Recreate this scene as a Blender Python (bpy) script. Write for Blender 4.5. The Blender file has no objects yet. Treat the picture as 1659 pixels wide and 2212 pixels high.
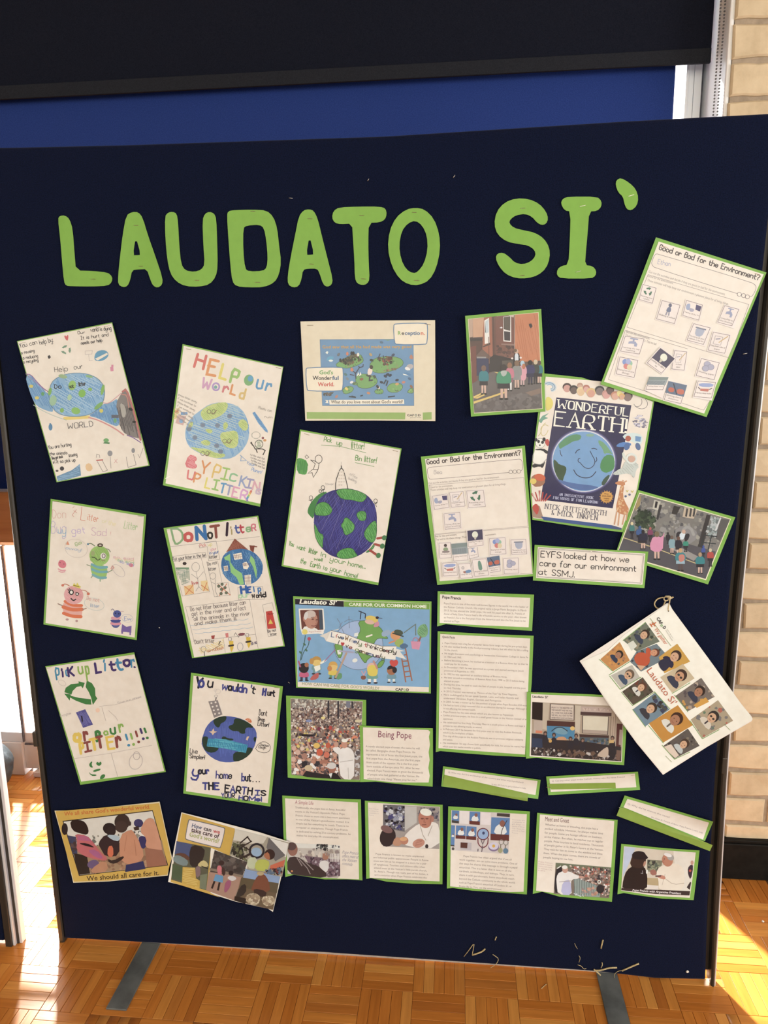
import bpy, bmesh, math, random
import numpy as np
from mathutils import Vector, Matrix
from mathutils.geometry import tessellate_polygon

# ------------------------------------------------------------------ camera, light, exposure
SC = bpy.context.scene
COL = SC.collection
W, H, FPX = 1659, 2212, 1576.373
CAM = np.array([1.05586529, -1.61114998, 1.50609216])
RC = np.array([[0.99527208, -0.00607557, 0.09693595],
               [0.09627267, 0.19373041, -0.97631967],
               [-0.01284774, 0.98103599, 0.19339938]])
cd = bpy.data.cameras.new('camera')
cam = bpy.data.objects.new('camera', cd)
COL.objects.link(cam)
cd.sensor_fit = 'HORIZONTAL'
cd.sensor_width = 36.0
cd.lens = FPX / W * 36.0
cd.clip_start = 0.02
M4 = Matrix(RC.tolist()).to_4x4()
M4.translation = Vector(CAM)
cam.matrix_world = M4
SC.camera = cam
SC.view_settings.view_transform = 'Standard'
SC.view_settings.look = 'None'
SC.view_settings.exposure = 0.0
SC.view_settings.gamma = 1.0
SC.view_settings.use_curve_mapping = False

wd = bpy.data.worlds.new('daylight')
SC.world = wd
wd.use_nodes = True
bg = wd.node_tree.nodes['Background']
bg.inputs[0].default_value = (0.93, 0.97, 1.0, 1)
bg.inputs[1].default_value = 7.0

def lamp(name, kind, energy, color, loc=(0, 0, 0), aim=None, **kw):
    l = bpy.data.lights.new(name, kind)
    l.energy = energy
    l.color = color
    for k, v in kw.items():
        setattr(l, k, v)
    o = bpy.data.objects.new(name, l)
    COL.objects.link(o)
    o.location = loc
    if aim is not None:
        o.rotation_euler = (Vector(aim) - Vector(loc)).to_track_quat('-Z', 'Y').to_euler()
    return o

lamp('sun', 'SUN', 24.0, (1.0, 0.93, 0.80), (0, 6, 6), (0.5 * 6, 0.0, 6 - 0.95 * 6), angle=0.05)
# added fill lamps with no window built for them: behind the camera and along the right-hand side
lamp('hall_fill_light', 'AREA', 185, (1.0, 0.94, 0.79), (0.6, -5.2, 2.0), (0.8, 0, 1.0), shape='RECTANGLE', size=7.0, size_y=1.8)
lamp('side_fill_light', 'AREA', 95, (1.0, 0.99, 0.98), (4.6, -1.6, 1.4), (1.4, 0, 0.7), shape='RECTANGLE', size=2.4, size_y=1.9)

# ------------------------------------------------------------------ pixel <-> space
# at(): the point where the sight line of a photograph pixel meets a plane of the room (the board face is y=0, the floor z=0)
def rays(px, py):
    px = np.asarray(px, float)
    py = np.asarray(py, float)
    v = np.stack([(px - W / 2) / FPX, -(py - H / 2) / FPX, -np.ones_like(px)], -1)
    return v @ RC.T

def at(px, py, axis, val):
    d = rays(px, py)
    k = (np.asarray(val, float) - CAM[axis]) / d[..., axis]
    return CAM + d * np.asarray(k)[..., None]

def proj(p):
    q = (np.asarray(p, float) - CAM) @ RC
    return np.array([-q[0] / q[2] * FPX + W / 2, q[1] / q[2] * FPX + H / 2])

# ------------------------------------------------------------------ colours and materials
def lin(c):
    c = np.asarray(c, float) / 255.0
    return np.where(c <= 0.04045, c / 12.92, ((c + 0.055) / 1.055) ** 2.4)

PAPER = (229, 212, 190)          # how white paper reads under the hall's warm light
def refl(c, white=PAPER):
    ALB = 0.78 if white is PAPER else 0.92  # higher albedo carries the stronger light on the hanging booklet
    c = np.asarray(c, float)
    g = c @ (0.3, 0.59, 0.11)
    d = np.abs(c - np.asarray(white)).max() > 26
    c = (g + (c - g) * 0.8) * 0.97 if d else c       # printed and crayon inks are duller than pure hues
    return np.clip(lin(c) / lin(white) * ALB, 0.002, 0.9)

def mat(name, color=(0.5, 0.5, 0.5), rough=0.6, metal=0.0, spec=0.5, **inp):
    m = bpy.data.materials.new(name)
    m.use_nodes = True
    b = m.node_tree.nodes['Principled BSDF']
    b.inputs['Base Color'].default_value = (*color, 1)
    b.inputs['Roughness'].default_value = rough
    b.inputs['Metallic'].default_value = metal
    b.inputs['Specular IOR Level'].default_value = spec
    for k, v in inp.items():
        b.inputs[k.replace('_', ' ')].default_value = v
    return m

def nd(m, typ, **kw):
    n = m.node_tree.nodes.new(typ)
    for k, v in kw.items():
        if k.startswith('i_'):
            n.inputs[k[2:].replace('_', ' ')].default_value = v
        else:
            setattr(n, k, v)
    return n

def lk(m, a, b):
    m.node_tree.links.new(a, b)

def ramp(m, fac, stops):
    r = nd(m, 'ShaderNodeValToRGB')
    e = r.color_ramp.elements
    while len(e) < len(stops):
        e.new(0.5)
    for x, (p, c) in zip(e, stops):
        x.position = p
        x.color = (*c, 1)
    lk(m, fac, r.inputs[0])
    return r.outputs[0]

def noisy(m, scale, stops, detail=4, bump=0.0, dist=0.002, stretch=None, coord='Object', rough=0.55):
    """noise-driven colour and relief on a principled material"""
    b = m.node_tree.nodes['Principled BSDF']
    tc = nd(m, 'ShaderNodeTexCoord')
    src = tc.outputs[coord]
    if stretch:
        mp = nd(m, 'ShaderNodeMapping')
        mp.inputs['Scale'].default_value = stretch
        lk(m, src, mp.inputs[0])
        src = mp.outputs[0]
    n = nd(m, 'ShaderNodeTexNoise', i_Scale=scale, i_Detail=detail, i_Roughness=rough)
    lk(m, src, n.inputs['Vector'])
    if stops:
        lk(m, ramp(m, n.outputs['Fac'], stops), b.inputs['Base Color'])
    if bump:
        bp = nd(m, 'ShaderNodeBump', i_Strength=bump, i_Distance=dist)
        lk(m, n.outputs['Fac'], bp.inputs['Height'])
        lk(m, bp.outputs[0], b.inputs['Normal'])
    return n

# printed and drawn paper: the ink sits in a colour attribute, the sheet has a faint cockle and a laminated gloss
def paper_mat(name, rough, spec):
    m = mat(name, rough=rough, spec=spec)
    b = m.node_tree.nodes['Principled BSDF']
    a = nd(m, 'ShaderNodeAttribute', attribute_name='Col')
    g = nd(m, 'ShaderNodeNewGeometry')
    fib = nd(m, 'ShaderNodeTexNoise', i_Scale=55.0, i_Detail=3.0)
    lk(m, g.outputs['Position'], fib.inputs['Vector'])
    mx = nd(m, 'ShaderNodeMix', data_type='RGBA', blend_type='MULTIPLY')
    mx.inputs['Factor'].default_value = 1.0
    lk(m, a.outputs['Color'], mx.inputs['A'])
    lk(m, ramp(m, fib.outputs['Fac'], [(0.3, (0.94, 0.93, 0.92)), (0.7, (1, 1, 1))]), mx.inputs['B'])
    lk(m, mx.outputs['Result'], b.inputs['Base Color'])
    n = nd(m, 'ShaderNodeTexNoise', i_Scale=7.0, i_Detail=1.5)
    lk(m, g.outputs['Position'], n.inputs['Vector'])
    bp = nd(m, 'ShaderNodeBump', i_Strength=0.55, i_Distance=0.012)
    lk(m, n.outputs['Fac'], bp.inputs['Height'])
    lk(m, bp.outputs[0], b.inputs['Normal'])
    return m

M_PAPER = paper_mat('drawn_paper', 0.36, 0.5)
M_CARD = paper_mat('green_card', 0.5, 0.4)
M_STEEL = mat('staple_steel', (0.62, 0.58, 0.52), 0.35, 1.0)
noisy(M_STEEL, 400, [(0.3, (0.5, 0.47, 0.43)), (0.7, (0.75, 0.71, 0.65))])

# ------------------------------------------------------------------ mesh helpers
def mk_mesh(name, v, f, col=None):
    me = bpy.data.meshes.new(name)
    v = np.asarray(v, np.float32)
    f = np.asarray(f, np.int32)
    me.vertices.add(len(v))
    me.vertices.foreach_set('co', v.ravel())
    n, k = f.shape
    me.loops.add(n * k)
    me.loops.foreach_set('vertex_index', f.ravel())
    me.polygons.add(n)
    me.polygons.foreach_set('loop_start', np.arange(0, n * k, k, dtype=np.int32))
    if col is not None:
        a = me.color_attributes.new('Col', 'FLOAT_COLOR', 'POINT')
        c4 = np.ones((len(v), 4), np.float32)
        c4[:, :3] = col
        a.data.foreach_set('color', c4.ravel())
    me.update(calc_edges=True)
    return me

def link(name, me, m=None, parent=None, loc=None):
    o = bpy.data.objects.new(name, me)
    COL.objects.link(o)
    if m is not None and me is not None and not me.materials:
        me.materials.append(m)
    if parent is not None:
        o.parent = parent
    if loc is not None:
        o.location = loc
    return o

def tag(o, label=None, cat=None, group=None, kind=None):
    for k, v in (('label', label), ('category', cat), ('group', group), ('kind', kind)):
        if v:
            o[k] = v
    return o

def bm_obj(name, bm, m, parent=None, loc=None, smooth=False):
    me = bpy.data.meshes.new(name)
    bmesh.ops.recalc_face_normals(bm, faces=bm.faces)
    bm.to_mesh(me)
    bm.free()
    if smooth:
        for p in me.polygons:
            p.use_smooth = True
    return link(name, me, m, parent, loc)

def bx(bm, x0, x1, y0, y1, z0, z1, bev=0.0, seg=2):
    r = bmesh.ops.create_cube(bm, size=1.0)
    vs = r['verts']
    for v in vs:
        v.co = Vector(((x0 + x1) / 2 + v.co.x * (x1 - x0), (y0 + y1) / 2 + v.co.y * (y1 - y0), (z0 + z1) / 2 + v.co.z * (z1 - z0)))
    if bev:
        es = list({e for v in vs for e in v.link_edges})
        bmesh.ops.bevel(bm, geom=es, offset=bev, segments=seg, affect='EDGES', profile=0.5)

def box(name, x0, x1, y0, y1, z0, z1, m, parent=None, bev=0.0, seg=2):
    """a box whose object origin is its centre; inside a parent the numbers are the parent's own space"""
    bm = bmesh.new()
    c = ((x0 + x1) / 2, (y0 + y1) / 2, (z0 + z1) / 2)
    bx(bm, x0 - c[0], x1 - c[0], y0 - c[1], y1 - c[1], z0 - c[2], z1 - c[2], bev, seg)
    return bm_obj(name, bm, m, parent, c)

def tube(bm, pts, r, n=6):
    pts = [Vector(p) for p in pts]
    rings = []
    for i, p in enumerate(pts):
        t = (pts[min(i + 1, len(pts) - 1)] - pts[max(i - 1, 0)]).normalized()
        u = t.orthogonal().normalized() if not rings else (up - t * up.dot(t)).normalized()
        up = u
        w = t.cross(u)
        rr = r[i] if isinstance(r, (list, tuple)) else r
        rings.append([bm.verts.new(p + (u * math.cos(2 * math.pi * k / n) + w * math.sin(2 * math.pi * k / n)) * rr) for k in range(n)])
    for a, b in zip(rings, rings[1:]):
        for k in range(n):
            bm.faces.new((a[k], a[(k + 1) % n], b[(k + 1) % n], b[k]))
    bm.faces.new(rings[0][::-1])
    bm.faces.new(rings[-1])

def empty(name, loc, label=None, cat=None, group=None):
    o = bpy.data.objects.new(name, None)
    COL.objects.link(o)
    o.empty_display_size = 0.05
    o.location = loc
    return tag(o, label, cat, group)

def chaikin(p, n=1, closed=False):
    p = np.asarray(p, float)
    for _ in range(n):
        if len(p) < 3:
            return p
        q = np.roll(p, -1, 0) if closed else p[1:]
        s = p if closed else p[:-1]
        o = np.empty((2 * len(s), 2))
        o[0::2] = s * 0.75 + q * 0.25
        o[1::2] = s * 0.25 + q * 0.75
        p = o if closed else np.vstack([p[:1], o[1:-1], p[-1:]])
    return p

# ------------------------------------------------------------------ lettering
STROKES = dict(l.split(':', 1) for l in '''a:46 37 17 06 04 13 33 45/47 43
b:0A 03/06 17 37 46 44 33 13 04
c:46 37 17 06 04 13 33 44
d:46 37 17 06 04 13 33 44/4A 43
e:05 45 46 37 17 06 04 13 33 44
f:3A 2A 19 13/07 27
g:46 37 17 06 04 13 33 44/47 41 30 10 01
h:0A 03/06 17 37 46 43
i:07 03/09 08
j:27 21 10 00/29 28
k:0A 03/37 05 33
l:0A 03
m:07 03/06 17 27 36 33/36 47 57 66 63
n:07 03/06 17 37 46 43
o:17 06 04 13 33 44 46 37 17
p:07 00/06 17 37 46 44 33 13 04
q:46 37 17 06 04 13 33 44/47 40
r:07 03/05 17 27 36
s:46 37 17 06 15 35 44 33 13 04
t:19 14 23 33/07 37
u:07 04 13 33 44/47 43
v:07 23 47
w:07 13 36 53 67
x:07 43/47 03
y:07 04 13 33 44/47 41 30 10 01
z:07 47 03 43
A:03 2A 43/16 36
B:03 0A 3A 49 48 37 07/37 46 44 33 03
C:49 3A 1A 09 04 13 33 44
D:0A 03 23 45 48 2A 0A
E:4A 0A 03 43/07 37
F:4A 0A 03/07 37
G:49 3A 1A 09 04 13 33 44 46 26
H:0A 03/4A 43/07 47
I:0A 4A/2A 23/03 43
J:4A 44 33 13 04
K:0A 03/4A 06/17 43
L:0A 03 43
M:03 0A/0A 35/35 6A/6A 63
N:03 0A/0A 43/43 4A
O:1A 09 04 13 33 44 49 3A 1A
P:03 0A 3A 49 47 36 06
Q:1A 09 04 13 33 44 49 3A 1A/25 42
R:03 0A 3A 49 47 36 06/26 43
S:49 3A 1A 09 08 17 36 45 44 33 13 04
T:0A 4A/2A 23
U:0A 04 13 33 44 4A
V:0A 23/23 4A
W:0A 13/13 37/37 53/53 6A
X:0A 43/4A 03
Y:0A 26/4A 26/26 23
Z:0A 4A 03 43
0:1A 09 04 13 33 44 49 3A 1A
1:09 2A 23
2:09 1A 3A 49 47 03 43
3:0A 4A 27 37 46 44 33 13 04
5:4A 0A 07 37 46 44 33 03
7:0A 4A 13
9:47 17 08 09 1A 3A 49 43
!:0A 05/04 03
?:09 1A 3A 49 48 26 25/24 23
.:03 04
,:04 12
':0A 08
-:06 26
::03 04/06 07
&:43 08 1A 29 04 13 23 46
(:1B 08 05 12
+:05 45/27 23'''.split('\n'))
STROKES[':'] = '03 04/06 07'
ROUND = set('OCDSGUJBPRQ&')

def stroke_text(s, serif=False):
    """list of (polyline, advance-space) in units of cap height; baseline 0"""
    out, x = [], 0.0
    for ch in s:
        if ch == ' ':
            x += 0.55
            continue
        d = STROKES.get(ch)
        if d is None:
            continue
        strokes = [[(int(p[0], 16), int(p[1], 16)) for p in st.split()] for st in d.split('/')]
        wd_ = max(p[0] for st in strokes for p in st)
        for st in strokes:
            p = np.array(st, float)
            p[:, 0] = p[:, 0] / 7.0 * 0.95 + x
            p[:, 1] = (p[:, 1] - 3) / 7.0
            sm = (ch in ROUND) if ch.isupper() or not ch.isalpha() else ch not in 'kvwxz'
            if sm and len(p) > 3:
                p = chaikin(p, 2 if serif else 1)
            out.append((ch, p))
        x += wd_ / 7.0 * 0.95 + (0.2 if wd_ else 0.24)
    return out, max(x - 0.2, 0.05)

_fc = {}
def font_text(s, bold):
    key = (s, bold)
    if key not in _fc:
        cu = bpy.data.curves.new('t', 'FONT')
        cu.body = s
        cu.size = 1.0
        cu.resolution_u = 2
        cu.offset = bold
        o = bpy.data.objects.new('t', cu)
        me = bpy.data.meshes.new_from_object(o)
        v = np.zeros(len(me.vertices) * 3, np.float32)
        me.vertices.foreach_get('co', v)
        me.calc_loop_triangles()
        t = np.zeros(len(me.loop_triangles) * 3, np.int32)
        me.loop_triangles.foreach_get('vertices', t)
        bpy.data.objects.remove(o)
        bpy.data.curves.remove(cu)
        bpy.data.meshes.remove(me)
        v = v.reshape(-1, 3)[:, :2].astype(float)
        _fc[key] = (v, t.reshape(-1, 3))
    return _fc[key]
CAPH = font_text('H', 0.0)[0][:, 1].max()

def ribbon(p, w, closed=False, caps=True):
    """a pen stroke as one mitred strip of triangles with rounded ends; w may be one width or one per segment"""
    p = np.asarray(p, float)
    keep = np.r_[True, np.hypot(*np.diff(p, axis=0).T) > 1e-6]
    p = p[keep]
    n = len(p)
    if n < 2:
        return np.zeros((0, 2)), np.zeros((0, 3), int)
    sg = np.roll(p, -1, 0) - p if closed else np.diff(p, axis=0)
    ns = len(sg)
    N = np.stack([-sg[:, 1], sg[:, 0]], 1) / np.maximum(np.hypot(*sg.T), 1e-9)[:, None]
    ww = np.full(ns, float(w)) if np.isscalar(w) else np.resize(np.asarray(w, float), ns)
    a = np.roll(np.arange(ns), 1) if closed else np.r_[0, np.arange(ns)]
    b = np.arange(ns) if closed else np.r_[np.arange(ns), ns - 1]
    T = N[a] + N[b]
    ln_ = np.hypot(*T.T)
    T = np.where((ln_ < 0.3)[:, None], N[b], T / np.maximum(ln_, 1e-9)[:, None])
    k = np.maximum((T * N[b]).sum(1), 0.55)
    hw = ((ww[a] + ww[b]) / 4 / k)[:, None]
    v = np.vstack([p + T * hw, p - T * hw])
    i = np.arange(ns)
    q = (i + 1) % n
    t = np.vstack([np.stack([i, i + n, q + n], 1), np.stack([i, q + n, q], 1)])
    if caps and not closed:
        for e, sgn, nn in ((0, -1, N[0]), (n - 1, 1, N[-1])):
            d = np.array([nn[1], -nn[0]]) * sgn
            r = ww[0 if e == 0 else -1] / 2
            f = len(v)
            v = np.vstack([v, [p[e] + (nn * math.cos(x) + d * math.sin(x)) * r for x in (0.8, 1.57, 2.34)]])
            t = np.vstack([t, [(e, f, f + 1), (e, f + 1, f + 2), (e, f + 2, e + n)]])
    return v, t

# ------------------------------------------------------------------ sheets of paper with artwork
STEP = 0.00008
RNG = random.Random(11)

class Art:
    """One sheet pinned to the board. Its artwork is written in the pixels of an enlarged crop of the photograph
    (crop corner ox, oy; enlargement s) and stands on the board's face, each colour a thin layer of ink."""
    def __init__(self, name, label, cat, fr, quad, order=0, lift=(0, 0, 0, 0), wave=0.0, group=None, white=PAPER, off=0.0):
        self.ox, self.oy, self.s = fr
        self.white = white
        self.base = 0.0008 + order * 0.0026 + off
        self.lift, self.wave = [k * 1.5 for k in lift], wave * 1.25
        self.q = np.array([self.P(p) for p in quad])          # TL TR BR BL in photo pixels
        d = self.q[1] - self.q[0]
        self.ang = math.atan2(d[1], d[0])
        self.rot = np.array([[math.cos(self.ang), math.sin(self.ang)], [-math.sin(self.ang), math.cos(self.ang)]])
        self.inv = self._inv()
        c = self.q.mean(0)
        o = at(c[0], c[1], 1, -self.base)
        self.root = empty(name, o, label, cat, group)
        self.o = o
        self.parts, self.cur, self.boxes, self.ph = {}, None, [], RNG.random() * 6

    def _inv(self):
        TL, TR, BR, BL = self.q
        A = np.array([TR - TL, BL - TL]).T
        return np.linalg.inv(A)

    def P(self, p):
        return np.array([self.ox + p[0] / self.s, self.oy + p[1] / self.s])

    def h(self, px):
        uv = np.clip((px - self.q[0]) @ self.inv.T, 0, 1)
        u, v = uv[:, 0], uv[:, 1]
        l = self.lift
        z = l[0] * ((1 - u) * (1 - v)) ** 2 + l[1] * (u * (1 - v)) ** 2 + l[2] * (u * v) ** 2 + l[3] * ((1 - u) * v) ** 2
        if self.wave:
            z = z + self.wave * (1 + np.sin(u * 4.2 + self.ph)) * 0.5 * (0.3 + 0.7 * v)
        return z

    def part(self, name):
        self.cur = name
        self.parts.setdefault(name, dict(v=[], t=[], c=[], l=[], n=0, solid=0))
        return self

    def add(self, v, t, color, raw=False, jit=0.0, level=None, gap=0, lo=0.0):
        v = np.asarray(v, float)
        t = np.asarray(t, int)
        if not len(t):
            return
        px = v if raw else v / self.s + np.array([self.ox, self.oy])
        # counter-clockwise towards the viewer
        a, b, c = px[t[:, 0]], px[t[:, 1]], px[t[:, 2]]
        cr = (b[:, 0] - a[:, 0]) * (c[:, 1] - a[:, 1]) - (b[:, 1] - a[:, 1]) * (c[:, 0] - a[:, 0])
        t = np.where((cr > 0)[:, None], t[:, [0, 2, 1]], t)
        r = px @ self.rot.T
        x0, y0 = r.min(0)
        x1, y1 = r.max(0)
        if level is None:
            level = 1
            for (bx0, by0, bx1, by1, lv) in self.boxes:
                if bx0 < x1 and bx1 > x0 and by0 < y1 and by1 > y0 and lv >= level:
                    level = lv + 1
            level += gap
        self.boxes.append((x0, y0, x1, y1, level))
        d = self.parts[self.cur]
        col = np.broadcast_to(refl(color, self.white) if np.ndim(color) == 1 else np.array([refl(k, self.white) for k in color]), (len(px), 3))
        d['v'].append(px)
        d['t'].append(t + d['n'])
        d['c'].append(col)
        d['l'].append(np.full(len(px), float(level)) + lo + (np.array([RNG.random() for _ in range(len(px) // jit)]).repeat(jit) * 0.8 if jit else 0))
        d['n'] += len(px)

    # --- marks, all in crop pixels
    def poly(self, pts, color, smooth=0):
        p = chaikin(pts, smooth, True) if smooth else np.asarray(pts, float)
        t = tessellate_polygon([[Vector((x, y, 0)) for x, y in p]])
        self.add(p, t, color)
        return p

    def rect(self, x0, y0, x1, y1, color):
        return self.poly([(x0, y0), (x1, y0), (x1, y1), (x0, y1)], color)

    def el(self, cx, cy, rx, ry=None, color=(0, 0, 0), rot=0.0, n=18):
        ry = rx if ry is None else ry
        a = np.arange(n) * 2 * math.pi / n
        x, y = np.cos(a) * rx, np.sin(a) * ry
        c, s_ = math.cos(rot), math.sin(rot)
        p = np.stack([cx + x * c - y * s_, cy + x * s_ + y * c], 1)
        self.add(p, [(0, i, i + 1) for i in range(1, n - 1)], color)
        return p

    def ring(self, cx, cy, rx, ry, w, color, rot=0.0, n=22, a0=0, a1=360):
        a = np.radians(np.linspace(a0, a1, n + 1))
        x, y = np.cos(a) * rx, np.sin(a) * ry
        c, s_ = math.cos(rot), math.sin(rot)
        q = np.stack([cx + x * c - y * s_, cy + x * s_ + y * c], 1)
        full = abs(a1 - a0) == 360
        self.add(*ribbon(q[:-1] if full else q, w, full), color)

    def ln(self, pts, w, color, closed=False, smooth=0):
        p = chaikin(pts, smooth, closed) if smooth else pts
        self.add(*ribbon(p, w, closed, caps=w / self.s > 1.0), color)

    def lns(self, many, w, color):
        vs, ts, n = [], [], 0
        for p in many:
            v, t = ribbon(p, w, False, False)
            if len(v):
                vs.append(v)
                ts.append(t + n)
                n += len(v)
        if vs:
            self.add(np.vstack(vs), np.vstack(ts), color)

    def hatch(self, poly, color, gap, ang, w, jit=0.3):
        """crayon or pencil strokes laid side by side inside an outline"""
        p = np.asarray(poly, float)
        a = math.radians(ang)
        R = np.array([[math.cos(a), math.sin(a)], [-math.sin(a), math.cos(a)]])
        q = p @ R.T
        y = q[:, 1].min() + gap / 2
        segs = []
        while y < q[:, 1].max():
            xs = []
            for i in range(len(q)):
                u, v = q[i], q[(i + 1) % len(q)]
                if (u[1] <= y) != (v[1] <= y):
                    xs.append(u[0] + (y - u[1]) / (v[1] - u[1]) * (v[0] - u[0]))
            xs.sort()
            for x0, x1 in zip(xs[::2], xs[1::2]):
                L = x1 - x0
                if L > 3:
                    b0 = x0 + L * RNG.random() * 0.35
                    b1 = x1 - L * RNG.random() * 0.35
                    k = (RNG.random() - 0.5) * gap * jit * 3
                    segs.append(np.array([(b0, y - k), (b1, y + k)]) @ R)
            y += gap * (0.7 + RNG.random() * 0.6)
        self.lns(segs, w, color)

    def speck(self, poly, colors, n, r, asp=1.0):
        """many small irregular dabs inside an outline: crowds, foliage, stone"""
        p = np.asarray(poly, float)
        x0, y0 = p.min(0)
        x1, y1 = p.max(0)
        V, T, C = [], [], []
        k = 0
        while k < n:
            x, y = x0 + RNG.random() * (x1 - x0), y0 + RNG.random() * (y1 - y0)
            ins = False
            for i in range(len(p)):
                a, b = p[i], p[(i + 1) % len(p)]
                if (a[1] > y) != (b[1] > y) and x < (b[0] - a[0]) * (y - a[1]) / (b[1] - a[1]) + a[0]:
                    ins = not ins
            if not ins:
                continue
            e = np.roll(p, -1, 0) - p
            w_ = np.array([x, y]) - p
            k_ = np.clip((w_ * e).sum(1) / (e * e).sum(1), 0, 1)[:, None]
            rr = min(r * (0.5 + RNG.random()), np.hypot(*(w_ - e * k_).T).min() + 1)
            c = RNG.choice(colors)
            j = len(V)
            for m in range(5):
                g = m * 1.2566 + RNG.random() * 0.6
                V.append((x + math.cos(g) * rr, y + math.sin(g) * rr * asp))
                C.append(c)
            T += [(j, j + 1, j + 2), (j, j + 2, j + 3), (j, j + 3, j + 4)]
            k += 1
        self.add(V, T, np.array(C), jit=5)

    def txt(self, s, x0, y0, x1, y1, h, color, kind='t', w=None, bold=0.0, ital=0.0, spread=None):
        """a line of writing from (x0,y0) to (x1,y1) along its foot, capitals h high; x1=None keeps natural width at slope y1"""
        if kind == 't':
            v, t = font_text(s, bold)
            if not len(v):
                return
            wid = v[:, 0].max()
            v = v / CAPH
            wid = wid / CAPH
        else:
            st, wid = stroke_text(s, kind == 's')
        d = np.array([x1 - x0, y1 - y0], float)
        L = np.hypot(*d)
        d /= L
        n = np.array([d[1], -d[0]])
        sx = L / wid
        def m(p):
            return np.array([x0, y0]) + np.outer(p[:, 0] * sx + p[:, 1] * h * ital, d) + np.outer(p[:, 1] * h, n)
        if kind == 't':
            self.add(m(v), t, color)
        else:
            w = w or h * 0.12
            vs, ts, cs, los, k = [], [], [], [], 0
            chars = [c for c in s if c != ' ' and c in STROKES]
            wob = np.random.RandomState(len(s) * 7 + int(h))
            ci, last = -1, None
            flat = []
            i = 0
            for c in s:
                if c == ' ' or c not in STROKES:
                    continue
                for _ in STROKES[c].split('/'):
                    flat.append(i)
                i += 1
            cols = color if isinstance(color, list) else [color]
            for si, ((ch, p), ci) in enumerate(zip(st, flat)):
                p = p.copy()
                if kind == 'h':
                    p += (wob.rand(*p.shape) - 0.5) * 0.07
                q = m(p)
                if kind == 's':
                    seg = np.diff(p, axis=0)
                    ws = []
                    for e in seg:
                        ve = abs(e[1]) / (abs(e[0]) + abs(e[1]) + 1e-9)
                        th = ve > 0.45 and not (e[0] * e[1] > 0 and ve < 0.9)
                        ws.append(w if th else w * 0.45)
                    if ch == 'O' or ch == 'C' or ch == 'S' or ch == 'D':
                        ws = [w * (0.5 + 0.6 * abs(e[1]) / np.hypot(*e)) for e in seg]
                    v, t = ribbon(q, ws, False, False)
                    sv = [v]
                    stt = [t]
                    kk = len(v)
                    for e, g in ((p[0], p[1] - p[0]), (p[-1], p[-1] - p[-2])):
                        if (abs(e[1]) < 0.02 or abs(e[1] - 1) < 0.02) and abs(g[1]) > abs(g[0]) * 0.7 and ch not in 'OCSGU!&' or (ch == 'U' and abs(e[1] - 1) < .02):
                            b = np.array([[e[0] - 0.14, e[1]], [e[0] + 0.14, e[1]]])
                        elif abs(g[1]) < 0.02 and ch in 'ETFL' and abs(e[0]) > 0:
                            sg = -0.2 if e[1] > 0.9 else 0.2
                            if ch in 'EFL' and e is not p[0] and e is not p[-1]:
                                continue
                            b = np.array([[e[0], e[1]], [e[0] + (0.02 if g[0] > 0 else -0.02), e[1] + sg]])
                        elif ch in 'CSG':
                            b = np.array([[e[0], e[1] - 0.1], [e[0], e[1] + 0.12]])
                        else:
                            continue
                        v2, t2 = ribbon(m(b), w * 0.5, False, False)
                        sv.append(v2)
                        stt.append(t2 + kk)
                        kk += len(v2)
                    ser = np.concatenate([np.full(len(u), 0.2 * (z > 0)) for z, u in enumerate(sv)])
                    v, t = np.vstack(sv), np.vstack(stt)
                else:
                    v, t = ribbon(q, w, False, w / self.s > 1.2)
                if not len(v):
                    continue
                vs.append(v)
                los.append(np.full(len(v), 0.45 * (si % 4)) + (ser if kind == 's' else 0.0))
                ts.append(t + k)
                c_ = cols[ci % len(cols)]
                cs.append(np.tile(np.array(c_, float), (len(v), 1)))
                k += len(v)
            if vs:
                self.add(np.vstack(vs), np.vstack(ts), np.vstack(cs), lo=np.concatenate(los))

    def para(self, lines, x0, y0, x1, y1, dx, dy, h, color, **kw):
        """lines of print; a trailing ~NN gives the share of the full measure that the line fills"""
        for i, s in enumerate(lines):
            f = 1.0
            if '~' in s:
                s, n = s.split('~')
                f = int(n) / 100
            ax, ay = x0 + dx * i, y0 + dy * i
            bx_, by_ = x1 + dx * i, y1 + dy * i
            self.txt(s, ax, ay, ax + (bx_ - ax) * f, ay + (by_ - ay) * f, h, color, **kw)

    def card(self, pts, color, name='backing_card', thick=0.0005, smooth=0):
        """a cut piece of card or paper with a real edge"""
        self.part(name)
        self.parts[name]['solid'] = thick
        p = chaikin(pts, smooth, True) if smooth else np.asarray(pts, float)
        t = tessellate_polygon([[Vector((x, y, 0)) for x, y in p]])
        self.add(p, t, color, gap=0 if 'backing' in name else 7)
        self.parts[name]['outline'] = p / self.s + np.array([self.ox, self.oy])
        self.parts[name]['lv'] = self.boxes[-1][4]
        return self

    def staple(self, x, y, ang=0.0, L=None):
        """wire staple through the sheet, drawn as a bent bar"""
        L = (L or 11 * self.s) / self.s
        x, y = self.P((x, y))
        a = math.radians(ang) + self.ang
        d = np.array([math.cos(a), math.sin(a)]) * L / 2
        pts = np.array([[x, y] - d, [x, y] + d])
        off = self.base + self.h(pts) + 0.0006
        w = at(pts[:, 0], pts[:, 1], 1, -off) - self.o
        bm = bmesh.new()
        e = (w[1] - w[0]) * 0.04
        tube(bm, [w[0] + (0, 0.0008, 0), w[0] + e, w[1] - e, w[1] + (0, 0.0008, 0)], 0.00055, 5)
        bm_obj('staple', bm, M_STEEL, self.root)

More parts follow.
